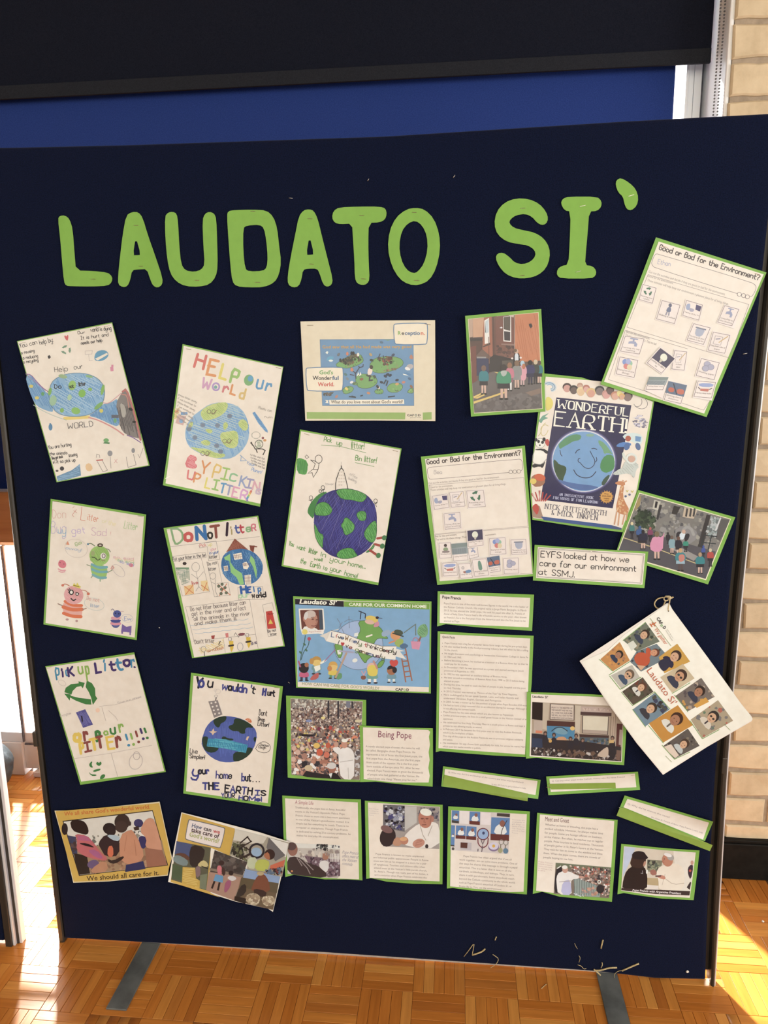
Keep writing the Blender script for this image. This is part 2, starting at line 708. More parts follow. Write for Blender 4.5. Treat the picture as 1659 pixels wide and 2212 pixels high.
    def build(self):
        done = {}
        for key in sorted(self.parts, key=lambda k: k.count('/')):
            d = self.parts[key]
            if not d['v']:
                continue
            px, t, c, l = np.vstack(d['v']), np.vstack(d['t']), np.vstack(d['c']), np.concatenate(d['l'])
            bent = any(self.lift) or self.wave
            if bent:
                LM = 13.0
                for _ in range(9):          # split every long edge in both triangles that share it
                    ed = np.sort(np.stack([t, np.roll(t, -1, 1)], 2).reshape(-1, 2), 1)
                    uq, inv = np.unique(ed, axis=0, return_inverse=True)
                    big = np.hypot(*(px[uq[:, 0]] - px[uq[:, 1]]).T) > 8.5
                    if not big.any():
                        break
                    ub = uq[big]
                    mid = np.full(len(uq), -1)
                    mid[big] = len(px) + np.arange(len(ub))
                    px, c, l = (np.concatenate([w, (w[ub[:, 0]] + w[ub[:, 1]]) / 2]) for w in (px, c, l))
                    m = mid[inv.ravel()].reshape(-1, 3)
                    n = (m >= 0).sum(1)
                    out = [t[n == 0]]
                    A, B = t[n == 3], m[n == 3]
                    out += [np.stack(w, 1) for w in ((A[:, 0], B[:, 0], B[:, 2]), (A[:, 1], B[:, 1], B[:, 0]), (A[:, 2], B[:, 2], B[:, 1]), (B[:, 0], B[:, 1], B[:, 2]))]
                    for k in range(3):
                        i, j = (k + 1) % 3, (k + 2) % 3
                        q = (n == 1) & (m[:, k] >= 0)
                        A, M = t[q], m[q][:, k]
                        out += [np.stack((A[:, k], M, A[:, j]), 1), np.stack((M, A[:, i], A[:, j]), 1)]
                        q = (n == 2) & (m[:, k] < 0)
                        A, M = t[q], m[q]
                        out += [np.stack(w, 1) for w in ((A[:, j], M[:, j], M[:, i]), (A[:, k], A[:, i], M[:, i]), (A[:, k], M[:, i], M[:, j]))]
                    t = np.vstack(out)
            off = self.base + l * STEP + (self.h(px) if bent else 0.0)
            v = at(px[:, 0], px[:, 1], 1, -off) - self.o
            if bent:
                e = 0.5
                gx, gy = ((self.h(px + np.array(q)) - self.h(px - np.array(q))) / (2 * e) * 1030 for q in ((e, 0), (0, e)))
                nrm = np.stack([gx * -1, -np.ones(len(px)), gy], 1)
                nrm /= np.linalg.norm(nrm, axis=1)[:, None]
            if d['solid']:
                th = d['solid']
                n = len(v)
                # boundary edges of the front face give the cut edge
                ed = np.vstack([t[:, [0, 1]], t[:, [1, 2]], t[:, [2, 0]]])
                ks = np.sort(ed, 1)
                _, idx, cnt = np.unique(ks, axis=0, return_index=True, return_counts=True)
                be = ed[idx[cnt == 1]]
                v = np.vstack([v, v + np.array([0, th, 0])])
                side = np.vstack([np.stack([be[:, 0], be[:, 0] + n, be[:, 1]], 1), np.stack([be[:, 1], be[:, 0] + n, be[:, 1] + n], 1)])
                t = np.vstack([t, t[:, ::-1] + n, side])
                c = np.vstack([c, c])
                if bent:
                    nrm = np.vstack([nrm, -nrm])
            name = key.split('/')[-1].split('#')[0]
            me = mk_mesh(name, v, t, c)
            if bent:
                me.polygons.foreach_set('use_smooth', np.ones(len(t), bool))
                me.normals_split_custom_set_from_vertices(nrm.tolist())
            par = self.root
            if '/' in key:
                par = done.get(key.rsplit('/', 1)[0], self.root)
            done[key] = link(name, me, M_CARD if 'backing' in key or 'flap' in key else M_PAPER, par)
        return self.root

GREEN = (122, 176, 56)
GREEND = (136, 160, 46)

# ================================================================== THE SETTING
WALL_Y, WIN_Y, REVEAL_X = 0.42, 0.78, 1.719

# ---- floor: mosaic parquet, squares of five fingers laid in turn
m_joint = mat('parquet_joint', (0.10, 0.042, 0.014), 0.5)
noisy(m_joint, 30, [(0.3, (0.08, 0.03, 0.01)), (0.7, (0.16, 0.07, 0.025))])
m_wood = mat('parquet_wood', rough=0.22, spec=0.5)
b_ = m_wood.node_tree.nodes['Principled BSDF']
oi = nd(m_wood, 'ShaderNodeObjectInfo')
gt = nd(m_wood, 'ShaderNodeAttribute', attribute_name='tone')
sm_ = nd(m_wood, 'ShaderNodeMath', operation='ADD')
lk(m_wood, oi.outputs['Random'], sm_.inputs[0])
lk(m_wood, gt.outputs['Fac'], sm_.inputs[1])
fr_ = nd(m_wood, 'ShaderNodeMath', operation='FRACT')
lk(m_wood, sm_.outputs[0], fr_.inputs[0])
tone = ramp(m_wood, fr_.outputs[0], [(0.0, (0.44, 0.155, 0.028)), (0.3, (0.50, 0.185, 0.036)), (0.62, (0.55, 0.225, 0.048)), (0.9, (0.64, 0.30, 0.075)), (1.0, (0.38, 0.125, 0.024))])
g_ = nd(m_wood, 'ShaderNodeTexCoord')
mp_ = nd(m_wood, 'ShaderNodeMapping')
mp_.inputs['Scale'].default_value = (9, 110, 40)
lk(m_wood, g_.outputs['Object'], mp_.inputs[0])
ad_ = nd(m_wood, 'ShaderNodeVectorMath', operation='ADD')
lk(m_wood, mp_.outputs[0], ad_.inputs[0])
mu_ = nd(m_wood, 'ShaderNodeMath', operation='MULTIPLY')
mu_.inputs[1].default_value = 57.0
lk(m_wood, fr_.outputs[0], mu_.inputs[0])
lk(m_wood, mu_.outputs[0], ad_.inputs[1])
gn_ = nd(m_wood, 'ShaderNodeTexNoise', i_Scale=1.0, i_Detail=5.0)
lk(m_wood, ad_.outputs[0], gn_.inputs['Vector'])
mx_ = nd(m_wood, 'ShaderNodeMix', data_type='RGBA', blend_type='MULTIPLY')
mx_.inputs['Factor'].default_value = 1.0
lk(m_wood, tone, mx_.inputs['A'])
lk(m_wood, ramp(m_wood, gn_.outputs['Fac'], [(0.25, (0.82, 0.78, 0.74)), (0.7, (1.08, 1.06, 1.02))]), mx_.inputs['B'])
lk(m_wood, mx_.outputs['Result'], b_.inputs['Base Color'])
bp_ = nd(m_wood, 'ShaderNodeBump', i_Strength=0.12, i_Distance=0.001)
lk(m_wood, gn_.outputs['Fac'], bp_.inputs['Height'])
lk(m_wood, bp_.outputs[0], b_.inputs['Normal'])

floor = box('floor', -4.0, 5.0, -6.0, WIN_Y + 0.075, -0.06, -0.0025, m_joint)
tag(floor, kind='structure')
SQ, FG = 0.1275, 5
def finger_mesh():
    bm = bmesh.new()
    bx(bm, -SQ / 2 + 0.0004, SQ / 2 - 0.0004, -SQ / FG / 2 + 0.00035, SQ / FG / 2 - 0.00035, -0.006, 0.0, 0.0006, 1)
    me = bpy.data.meshes.new('wood_block')
    bm.to_mesh(me)
    bm.free()
    me.materials.append(m_wood)
    a = me.attributes.new('tone', 'FLOAT', 'POINT')
    return me
FM = finger_mesh()
blocks = []
for i in range(-34, 30):
    for j in range(-14, 8):
        cx, cy = 0.322 + SQ * (i + 0.5), -0.08 + SQ * (j + 0.5)
        vert = (i + j) % 2 == 1
        for k in range(FG):
            o_ = (k - (FG - 1) / 2) * SQ / FG
            x, y = (cx + o_, cy) if vert else (cx, cy + o_)
            if y > WALL_Y - 0.03 and x > REVEAL_X or cy + SQ / 2 > WIN_Y + 0.07:
                continue
            p = proj((x, y, 0))
            vis = -30 < p[0] < W + 30 and p[1] < H + 30
            if vis and y > 0.03:
                hx = at(p[0], p[1], 1, 0.0)[0]
                vis = hx < -0.0 or hx > 1.69
            blocks.append((not vis, y, x, vert))
blocks.sort()
rb = random.Random(5)
n_vis = 0
rest_v, rest_t, rest_tone = [], [], []
fv = np.array([v.co for v in FM.vertices])
ft = [list(p.vertices) for p in FM.polygons]
ft = np.array([t for p in ft for t in ([p[0], p[i], p[i + 1]] for i in range(1, len(p) - 1))])
for inv, y, x, vert in blocks:
    if not inv and n_vis < 300:
        n_vis += 1
        o = link('wood_block', FM, None, floor)
        o.location = Vector((x, y, rb.uniform(-0.0004, 0.0))) - floor.location
        if vert:
            o.rotation_euler = (0, 0, math.pi / 2)
    else:
        q = fv[:, [1, 0, 2]] * (-1, 1, 1) if vert else fv
        rest_t.append(ft + len(rest_v) * len(fv))
        rest_v.append(q + (x, y, rb.uniform(-0.0004, 0.0)))
        rest_tone.append(np.full(len(fv), rb.random()))
me = mk_mesh('wood_block_field', np.vstack(rest_v) - np.array(floor.location), np.vstack(rest_t))
a = me.attributes.new('tone', 'FLOAT', 'POINT')
a.data.foreach_set('value', np.concatenate(rest_tone).astype(np.float32))
tag(link('wood_block_field', me, m_wood, floor), kind='stuff')

# ---- the rest of the hall (behind and beside the camera)
m_plaster = mat('cream_plaster', (0.66, 0.60, 0.50), 0.8)
noisy(m_plaster, 6, [(0.3, (0.62, 0.56, 0.46)), (0.7, (0.70, 0.64, 0.54))], bump=0.05)
tag(box('wall_left', -4.1, -4.0, -6.0, 1.2, 0, 3.1, m_plaster), kind='structure')
tag(box('wall_right', 5.0, 5.1, -6.0, 1.2, 0, 3.1, m_plaster), kind='structure')
tag(box('wall_front', -4.1, 5.1, -6.1, -6.0, 0, 3.1, m_plaster), kind='structure')
tag(box('ceiling', -4.1, 5.1, -6.1, 1.2, 3.1, 3.2, m_plaster), kind='structure')

# ---- brick pier on the right, white reveal, black skirting
m_mortar = mat('mortar', (0.36, 0.29, 0.22), 0.9)
noisy(m_mortar, 45, [(0.3, (0.29, 0.23, 0.17)), (0.7, (0.41, 0.33, 0.25))], bump=0.5, dist=0.004)
m_brick = mat('painted_brick', rough=0.75)
noisy(m_brick, 22, [(0.25, (0.52, 0.42, 0.28)), (0.5, (0.64, 0.53, 0.37)), (0.8, (0.72, 0.61, 0.44))], detail=6, bump=0.35, dist=0.004, coord='Object')
bo = m_brick.node_tree.nodes['Principled BSDF']
src = bo.inputs['Base Color'].links[0].from_socket
oi2 = nd(m_brick, 'ShaderNodeObjectInfo')
mx2 = nd(m_brick, 'ShaderNodeMix', data_type='RGBA', blend_type='MULTIPLY')
mx2.inputs['Factor'].default_value = 1.0
lk(m_brick, src, mx2.inputs['A'])
lk(m_brick, ramp(m_brick, oi2.outputs['Random'], [(0, (0.9, 0.88, 0.86)), (1, (1.06, 1.05, 1.04))]), mx2.inputs['B'])
lk(m_brick, mx2.outputs['Result'], bo.inputs['Base Color'])
wall_back = box('wall_back', REVEAL_X + 0.004, 5.0, WALL_Y + 0.004, 1.0, 0.0, 3.1, m_mortar)
tag(wall_back, kind='structure')
CO = 0.0857
def brick_mesh(L, seed):
    r_ = random.Random(seed)
    bm = bmesh.new()
    bx(bm, -L / 2, L / 2, -0.004, 0.05, -0.0365, 0.0365)
    es = [e for e in bm.edges if all(v.co.y < 0 for v in e.verts)]
    bmesh.ops.subdivide_edges(bm, edges=[e for e in bm.edges if abs(e.verts[0].co.x - e.verts[1].co.x) > L * 0.6], cuts=3)
    front = [e for e in bm.edges if all(v.co.y < 0 for v in e.verts) and sum(1 for f in e.link_faces if abs(f.normal.y) > 0.9) == 1]
    for v in bm.verts:
        if v.co.y < 0:
            v.co += Vector((r_.uniform(-0.002, 0.002), r_.uniform(-0.0015, 0.0015), r_.uniform(-0.0025, 0.0025)))
    bm.normal_update()
    bmesh.ops.bevel(bm, geom=front, offset=0.004, segments=1, affect='EDGES')
    me = bpy.data.meshes.new('brick')
    bmesh.ops.recalc_face_normals(bm, faces=bm.faces)
    bm.to_mesh(me)
    bm.free()
    me.materials.append(m_brick)
    return me
full = [brick_mesh(0.246, s) for s in range(5)]
closer = [brick_mesh(0.130, 20 + s) for s in range(3)]
rbk = random.Random(3)
for k in range(-1, 33):
    z = 0.172 + CO * k + CO / 2
    if z > 3.06 or z < 0.1:
        continue
    x = REVEAL_X
    first = True
    while x < 2.75:
        odd = (k + 20) % 2
        L = 0.130 if first and odd else 0.246
        me = rbk.choice(closer if L < 0.2 else full)
        o = link('brick', me, None, wall_back)
        o.location = Vector((x + L / 2 + 0.001, WALL_Y, z)) - wall_back.location
        o.rotation_euler = (0, rbk.uniform(-0.008, 0.008), 0)
        x += L + 0.011
        first = False
m_white = mat('white_gloss', (0.80, 0.80, 0.80), 0.3)
noisy(m_white, 9, [(0.3, (0.85, 0.89, 0.95)), (0.7, (0.89, 0.92, 0.96))])
rev = box('trim_1', REVEAL_X - 0.008, REVEAL_X + 0.004, WALL_Y + 0.006, WIN_Y + 0.06, 0.0, 3.1, m_white, bev=0.004)
tag(rev, kind='structure')
m_black = mat('black_skirting', (0.004, 0.004, 0.004), 0.6, spec=0.2)
noisy(m_black, 60, [(0.3, (0.003, 0.003, 0.003)), (0.75, (0.009, 0.0085, 0.008))], bump=0.15)
bm = bmesh.new()
bx(bm, -1.2, 1.4, -0.01, 0.012, -0.0635, 0.0535, 0.003)
bx(bm, -1.2, 1.4, -0.006, 0.012, 0.0535, 0.0635, 0.002)
tag(bm_obj('baseboard_back', bm, m_black, None, (3.1 - 0.0, WALL_Y - 0.012, 0.0635)), kind='structure')
bpy.data.objects['baseboard_back'].location.x = REVEAL_X + 1.2

# ---- window wall behind the boards
m_glass = bpy.data.materials.new('window_glass')
m_glass.use_nodes = True
nt = m_glass.node_tree
nt.nodes.clear()
out = nt.nodes.new('ShaderNodeOutputMaterial')
mixs = nt.nodes.new('ShaderNodeMixShader')
tr = nt.nodes.new('ShaderNodeBsdfTransparent')
gl = nt.nodes.new('ShaderNodeBsdfGlossy')
gl.inputs['Roughness'].default_value = 0.02
mixs.inputs[0].default_value = 0.06
nt.links.new(tr.outputs[0], mixs.inputs[1])
nt.links.new(gl.outputs[0], mixs.inputs[2])
nt.links.new(mixs.outputs[0], out.inputs[0])

m_ply = mat('varnished_ply', rough=0.35)
noisy(m_ply, 3.0, [(0.25, (0.68, 0.30, 0.10)), (0.5, (0.80, 0.40, 0.15)), (0.8, (0.88, 0.48, 0.20))], detail=6, bump=0.05, stretch=(1.2, 8, 14), coord='Object')
win = box('window_1', -4.0, 1.712, WIN_Y + 0.005, WIN_Y + 0.055, 0.90, 0.955, m_white, bev=0.004)   # transom
tag(win, kind='structure')
wl = Vector(win.location)
def wpart(name, x0, x1, y0, y1, z0, z1, m, bev=0.003):
    return box(name, x0 - wl.x, x1 - wl.x, y0 - wl.y, y1 - wl.y, z0 - wl.z, z1 - wl.z, m, win, bev)
m_grey = mat('window_gasket', (0.10, 0.10, 0.13), 0.6)
noisy(m_grey, 80, [(0.3, (0.08, 0.08, 0.10)), (0.7, (0.15, 0.15, 0.19))])
wpart('window_frame', -4.0, 1.712, WIN_Y + 0.005, WIN_Y + 0.055, 0.135, 0.175, m_white)
wpart('window_frame', -4.0, 1.712, WIN_Y + 0.005, WIN_Y + 0.055, 3.04, 3.1, m_white)
for x in (-3.1, -2.05, -1.0, 0.30, 1.15):
    wpart('window_frame', x - 0.02, x + 0.02, WIN_Y + 0.005, WIN_Y + 0.055, 0.175, 0.90, m_white)
# inner jamb beside the reveal: a strip of glass, then bead, stile, stile and dark gap
for x0, x1, y, m in ((1.658, 1.665, 0.575, m_white), (1.665, 1.681, 0.585, m_white), (1.6825, 1.702, 0.587, m_white), (1.702, 1.709, 0.60, m_grey)):
    wpart('window_jamb', x0, x1, y, 0.64, 1.0, 3.08, m, 0.001)
# the opening casement seen between the boards: frame edge and dark gasket line
wpart('window_frame', -0.556, -0.548, WIN_Y - 0.0, WIN_Y + 0.05, 0.175, 0.90, m_white)
wpart('window_gasket', -0.562, -0.556, WIN_Y - 0.003, WIN_Y + 0.05, 0.14, 0.90, m_grey, 0.001)
wpart('window_gasket', -0.556, -0.2, WIN_Y - 0.003, WIN_Y + 0.004, 0.128, 0.134, m_grey, 0.001)
wpart('window_pane', -3.99, 1.66, WIN_Y + 0.028, WIN_Y + 0.032, 0.17, 0.905, m_glass, 0)
wpart('window_pane', -3.99, 1.72, WIN_Y + 0.028, WIN_Y + 0.032, 0.95, 3.05, m_glass, 0)
# white sill box at floor level
tag(box('trim_2', -0.53, 1.70, WIN_Y - 0.012, WIN_Y + 0.06, 0.0, 0.022, m_white, bev=0.004), kind='structure')
tag(box('trim_3', -0.57, 1.70, WIN_Y + 0.012, WIN_Y + 0.06, 0.022, 0.135, m_white, bev=0.003), kind='structure')
tag(box('trim_4', -4.0, -0.57, WIN_Y + 0.0, WIN_Y + 0.06, 0.0, 0.135, m_white, bev=0.003), kind='structure')
# timber rail and outdoor paving
tag(box('trim_5', -4.0, 1.70, 0.545, WIN_Y + 0.004, 0.97, 1.135, m_ply, bev=0.003), kind='structure')
m_pave = mat('pale_paving', (0.75, 0.73, 0.70), 0.8)
noisy(m_pave, 3, [(0.3, (0.68, 0.66, 0.63)), (0.7, (0.8, 0.78, 0.75))])
tag(box('ground', -12, 12, WIN_Y + 0.08, 16, -0.15, -0.03, m_pave), kind='structure')

# blue infill panel above the rail
def fabric(name, c0, c1, sheen, tint=(0.35, 0.45, 0.9)):
    m = mat(name, c0, 0.95, spec=0.12)
    b = m.node_tree.nodes['Principled BSDF']
    b.inputs['Sheen Weight'].default_value = sheen
    b.inputs['Sheen Roughness'].default_value = 0.4
    b.inputs['Sheen Tint'].default_value = (*tint, 1)
    noisy(m, 420, [(0.32, c0), (0.68, c1)], detail=3, bump=0.5, dist=0.0012)
    return m
m_cobalt = fabric('blue_felt', (0.014, 0.034, 0.17), (0.026, 0.054, 0.24), 0.1)
m_navy = fabric('navy_felt', (0.0020, 0.0040, 0.0155), (0.0050, 0.0094, 0.036), 0.07)
panel = empty('blue_panel', (-1.15, 0.572, 1.138), 'royal blue fabric panel filling the window behind the display board, above the timber rail', 'panel')
bm = bmesh.new()
bx(bm, -2.85, 2.777, -0.012, 0.012, 0.0, 1.6, 0.006)
bm_obj('panel_fabric', bm, m_cobalt, panel)
m_alu = mat('brushed_aluminium', (0.8, 0.8, 0.86), 0.4, 0.35)
noisy(m_alu, 60, [(0.3, (0.72, 0.75, 0.84)), (0.7, (0.84, 0.87, 0.94))], stretch=(1, 1, 0.03))
bm = bmesh.new()
bx(bm, -2.85, 2.777, -0.014, 0.014, -0.006, 0.006, 0.002)
bm_obj('panel_trim', bm, m_alu, panel)

# roller blind: cloth, hem pocket with bar, roller, bead chain
m_blind = mat('charcoal_blind', (0.012, 0.012, 0.014), 0.9, spec=0.05)
noisy(m_blind, 500, [(0.3, (0.0062, 0.0076, 0.0145)), (0.7, (0.0118, 0.0138, 0.025))], bump=0.3, dist=0.001)
m_hem = mat('charcoal_hem', (0.022, 0.021, 0.020), 0.85, spec=0.08)
noisy(m_hem, 500, [(0.3, (0.013, 0.0148, 0.021)), (0.7, (0.022, 0.0245, 0.033))], bump=0.3, dist=0.001)
BY = 0.52
blind = empty('roller_blind', (0.0, BY, 3.0), 'charcoal roller blind hanging above the display board with flat hem bar', 'blind')
box('blind_cloth', -2.6, 1.7, -0.001, 0.001, -0.707, -0.02, m_blind, blind)
box('hem_bar', -2.6, 1.7, -0.006, 0.004, -0.738, -0.703, m_hem, blind, bev=0.002)
bm = bmesh.new()
tube(bm, [(-2.62, 0.02, 0.0), (1.702, 0.02, 0.0)], 0.03, 16)
bm_obj('roller', bm, m_hem, blind)
m_bead = mat('bead_grey', (0.10, 0.10, 0.11), 0.4)
noisy(m_bead, 90, [(0.3, (0.07, 0.07, 0.08)), (0.7, (0.14, 0.14, 0.15))])
bm = bmesh.new()
for (xa, ya, xb, yb) in ((1556, 0, 1543, 242), (1565, 0, 1552, 240)):
    pa, pb = at(xa, ya, 1, 0.445), at(xb, yb, 1, 0.445)
    x = (pa[0] + pb[0]) / 2
    z = 1.3
    while z < 2.98:
        r = bmesh.ops.create_icosphere(bm, subdivisions=1, radius=0.0027)
        bmesh.ops.translate(bm, verts=r['verts'], vec=(x, 0.445 - BY, z - 3.0))
        z += 0.0075
ch = bm_obj('bead_chain', bm, m_bead, blind)
ch['kind'] = 'stuff'

# ================================================================== DISPLAY BOARDS
m_post = mat('dark_bronze_post', (0.030, 0.026, 0.022), 0.42, spec=0.5)
noisy(m_post, 40, [(0.3, (0.022, 0.019, 0.016)), (0.7, (0.042, 0.036, 0.031))], stretch=(1, 1, 0.1), bump=0.05)
m_foot = mat('grey_steel_foot', (0.16, 0.18, 0.19), 0.5, 0.25)
noisy(m_foot, 14, [(0.3, (0.08, 0.09, 0.095)), (0.55, (0.15, 0.17, 0.18)), (0.8, (0.19, 0.21, 0.22))], detail=6, bump=0.1)
board = empty('display_board', (0.85, 0.012, 0.0), 'large freestanding navy felt display board covered with children\'s posters', 'display board')
BL_ = np.array(board.location)
m_trim = mat('pale_board_core', (0.45, 0.40, 0.38), 0.8)
noisy(m_trim, 60, [(0.3, (0.36, 0.32, 0.30)), (0.7, (0.52, 0.47, 0.45))])
# felt-covered panel: rounded edge, the top a little slack in the middle
prof = [(0.004, 0.006), (0.02, 0.0)]
xs = np.linspace(0.013, 1.672, 60)
def topz(x):
    return np.interp(x, [0, 0.07, 0.35, 0.907, 1.387, 1.658, 1.7], [1.990, 1.9866, 1.981, 1.9757, 1.984, 1.986, 1.986])
def xr(z):
    return np.interp(z, [0, 0.22, 0.51, 0.66, 0.81, 1.0, 1.12, 1.67, 1.98], [1.682, 1.672, 1.666, 1.664, 1.664, 1.664, 1.666, 1.676, 1.684])
def botz(x):
    return np.interp(x, [0, 0.725, 1.41, 1.56, 1.672], [0.008, 0.016, 0.013, 0.004, 0.010])
bm = bmesh.new()
NX, NZ = 60, 60
R_ = 0.012
def prof_y(d):     # rounded edge of the padded panel
    d = max(0.0, min(d, R_))
    return R_ - math.sqrt(max(R_ * R_ - (R_ - d) ** 2, 0))
us = np.concatenate([np.linspace(0, 0.008, 5)[:-1], np.linspace(0.008, 0.992, NX), np.linspace(0.992, 1, 5)[1:]])
grid = []
for w_ in us:
    row = []
    for u in us:
        z_lo, z_hi = 0.01, 1.986
        z = z_lo + w_ * (z_hi - z_lo)
        x0_, x1_ = 0.014, float(xr(z))
        x = x0_ + u * (x1_ - x0_)
        zz = float(botz(x)) + w_ * (float(topz(x)) - float(botz(x)))
        d = min((x - x0_), (x1_ - x), zz - float(botz(x)), float(topz(x)) - zz)
        row.append(bm.verts.new((x - BL_[0], prof_y(d) - BL_[1], zz)))
    grid.append(row)
for a, b in zip(grid, grid[1:]):
    for i in range(len(a) - 1):
        bm.faces.new((a[i], a[i + 1], b[i + 1], b[i]))
# back
edge = [grid[0][i] for i in range(len(us))] + [grid[j][-1] for j in range(1, len(us))] + [grid[-1][i] for i in range(len(us) - 2, -1, -1)] + [grid[j][0] for j in range(len(us) - 2, 0, -1)]
back = [bm.verts.new((v.co.x, 0.030 - BL_[1], v.co.z)) for v in edge]
for i in range(len(edge)):
    j = (i + 1) % len(edge)
    bm.faces.new((edge[j], edge[i], back[i], back[j]))
bm.faces.new(back[::-1])
pf = bm_obj('felt_panel', bm, m_navy, board, smooth=True)
box('bottom_trim', -0.835, 0.82, 0.0, 0.018, 0.0055, 0.03, m_trim, board, bev=0.001)
# posts: left one straight, right one bowing a little
def post(zs, xo, xi, y0, y1, parent, m, ox):
    bm = bmesh.new()
    rings = []
    for z, a, b in zip(zs, xo, xi):
        b_ = 0.003
        pts = [(a, y0 + b_), (a + b_, y0), (b - b_, y0), (b, y0 + b_), (b, y1), (a, y1)]
        rings.append([bm.verts.new((x - ox[0], y - ox[1], z)) for x, y in pts])
    for r0, r1 in zip(rings, rings[1:]):
        for k in range(6):
            bm.faces.new((r0[k], r0[(k + 1) % 6], r1[(k + 1) % 6], r1[k]))
    bm.faces.new(rings[0][::-1])
    bm.faces.new(rings[-1])
    return bm_obj('post', bm, m, parent)
zz_ = [0, 0.25, 0.55, 0.78, 1.02, 1.38, 1.56, 1.975]
post([0, 0.5, 1.0, 1.5, 1.975], [0.0] * 5, [0.0155, 0.0125, 0.0125, 0.014, 0.014], -0.001, 0.032, board, m_post, BL_)
xo_ = np.interp(zz_, [0, 0.54, 0.78, 1.02, 1.38, 1.56, 1.98], [1.7, 1.687, 1.684, 1.686, 1.691, 1.694, 1.699])
post(zz_, list(np.array([xr(z) for z in zz_]) + 0.0095), list(xo_), -0.004, 0.032, board, m_post, BL_)
post([0.03, 0.5, 1.0, 1.5, 1.97], [float(xr(z)) - 0.003 for z in (0.03, 0.5, 1.0, 1.5, 1.97)], [float(xr(z)) + 0.011 for z in (0.03, 0.5, 1.0, 1.5, 1.97)], 0.016, 0.03, board, m_post, BL_).name = 'gap_filler'  # dark filler added behind the gap to keep backlight from showing through
# bright edging strip down the outer side of the right-hand post
bm = bmesh.new()
for z0, z1, a, b in zip(zz_, zz_[1:], xo_, xo_[1:]):
    tube(bm, [(a + 0.001 - BL_[0], 0.0 - BL_[1], z0), (b + 0.001 - BL_[0], 0.0 - BL_[1], z1)], 0.0016, 6)
bm_obj('edge_strip', bm, m_alu, board)
# hinge joint half way down the posts
for x in (-0.002, 1.676):
    box('hinge', x - 0.003 - BL_[0], x + 0.008 - BL_[0], -0.005 - BL_[1], 0.02 - BL_[1], 0.575, 0.615, m_post, board, bev=0.002)
# flat steel feet
for x in (0.2525, 1.443):
    box('foot', x - 0.0255 - BL_[0], x + 0.0255 - BL_[0], -0.193 - BL_[1], 0.24 - BL_[1], 0.0, 0.0045, m_foot, board, bev=0.0012)
    box('foot_socket', x - 0.02 - BL_[0], x + 0.02 - BL_[0], 0.0335 - BL_[1], 0.05 - BL_[1], 0.0045, 0.16, m_foot, board, bev=0.002)

# second board at the left edge of the photograph: only its right-hand post and foot of the panel show
sb = empty('display_board', (-0.95, 0.0, 0.0), 'second navy display board at the left edge with grooved silver post', 'display board')
SBL = np.array(sb.location)
def sbox(name, x0, x1, y0, y1, z0, z1, m, bev=0.002):
    return box(name, x0 - SBL[0], x1 - SBL[0], y0 - SBL[1], y1 - SBL[1], z0, z1, m, sb, bev)
sbox('felt_panel', -1.80, -0.135, -0.026, 0.004, 0.014, 1.98, m_navy, 0.008)
sbox('post', -0.134, -0.1165, -0.028, 0.006, 0.0, 1.98, m_post)
sbox('silver_edge', -0.1165, -0.110, -0.022, 0.006, 0.0, 1.98, m_alu, 0.001)
sbox('groove', -0.110, -0.104, -0.014, 0.004, 0.0, 1.98, m_post, 0.0005)
sbox('silver_edge', -0.104, -0.096, -0.012, 0.006, 0.0, 1.98, m_alu, 0.001)
sbox('post', -1.82, -1.80, -0.028, 0.006, 0.0, 1.98, m_post)
for x in (-0.4, -1.55):
    sbox('foot', x - 0.025, x + 0.025, -0.22, 0.22, 0.0, 0.0045, m_foot, 0.001)

# dark bag slumped against the sill, cut by the left edge
m_bag = mat('slate_nylon', (0.06, 0.075, 0.085), 0.45)
noisy(m_bag, 14, [(0.3, (0.02, 0.026, 0.03)), (0.6, (0.05, 0.062, 0.07)), (0.8, (0.11, 0.125, 0.14))], bump=0.6, dist=0.02)
bag = empty('bag', (-0.645, 0.66, 0.0), 'dark slate cloth bag slumped on the floor below the window at the left edge', 'bag')
bm = bmesh.new()
bmesh.ops.create_icosphere(bm, subdivisions=4, radius=1.0)
from mathutils import noise as mnoise
for v in bm.verts:
    c = v.co.copy()
    z = c.z
    rad = 1.0 - 0.28 * max(z, 0) ** 2
    n = mnoise.noise(c * 2.3) * 0.10 + mnoise.noise(c * 6) * 0.05
    v.co = Vector((c.x * 0.105 * rad * (1 + n), c.y * 0.075 * rad * (1 + n), max(0.0, 0.10 + z * (0.125 if z > 0 else 0.10) * (1 + n * 0.5))))
bm_obj('bag_body', bm, m_bag, bag, smooth=True)
bm = bmesh.new()
tube(bm, [(-0.05, -0.02, 0.20), (-0.045, -0.035, 0.25), (0.0, -0.04, 0.27), (0.035, -0.035, 0.245), (0.04, -0.02, 0.19)], 0.007, 8)
bm_obj('bag_handle', bm, m_bag, bag, smooth=True)

# ================================================================== TITLE LETTERS
K = (42, 38, 42)
def letter(ch, label, fr, outer, hole=None, staples=(), fold=None, smooth=1):
    q = np.array(outer, float)
    x0, y0 = q.min(0)
    x1, y1 = q.max(0)
    a = Art('cutout_letter', label, 'letter', fr, [(x0, y0), (x1, y0), (x1, y1), (x0, y1)], 0, (0.002, 0.002, 0.001, 0.002), 0.0008, 'green title letters')
    a.part('card')
    p = chaikin(outer, smooth, True)
    loops = [[Vector((x, y, 0)) for x, y in p]]
    allp = p
    if hole is not None:
        hp = chaikin(hole, 1, True)
        loops.append([Vector((x, y, 0)) for x, y in hp])
        allp = np.vstack([p, hp])
    t = tessellate_polygon(loops)
    a.add(allp, t, (122, 174, 40))
    a.parts['card']['solid'] = 0.0006
    for s in staples:
        a.staple(*s)
    r = a.build()
    for c in r.children:
        if c.name.startswith('card'):
            c.data.materials[0] = M_CARD
    return r
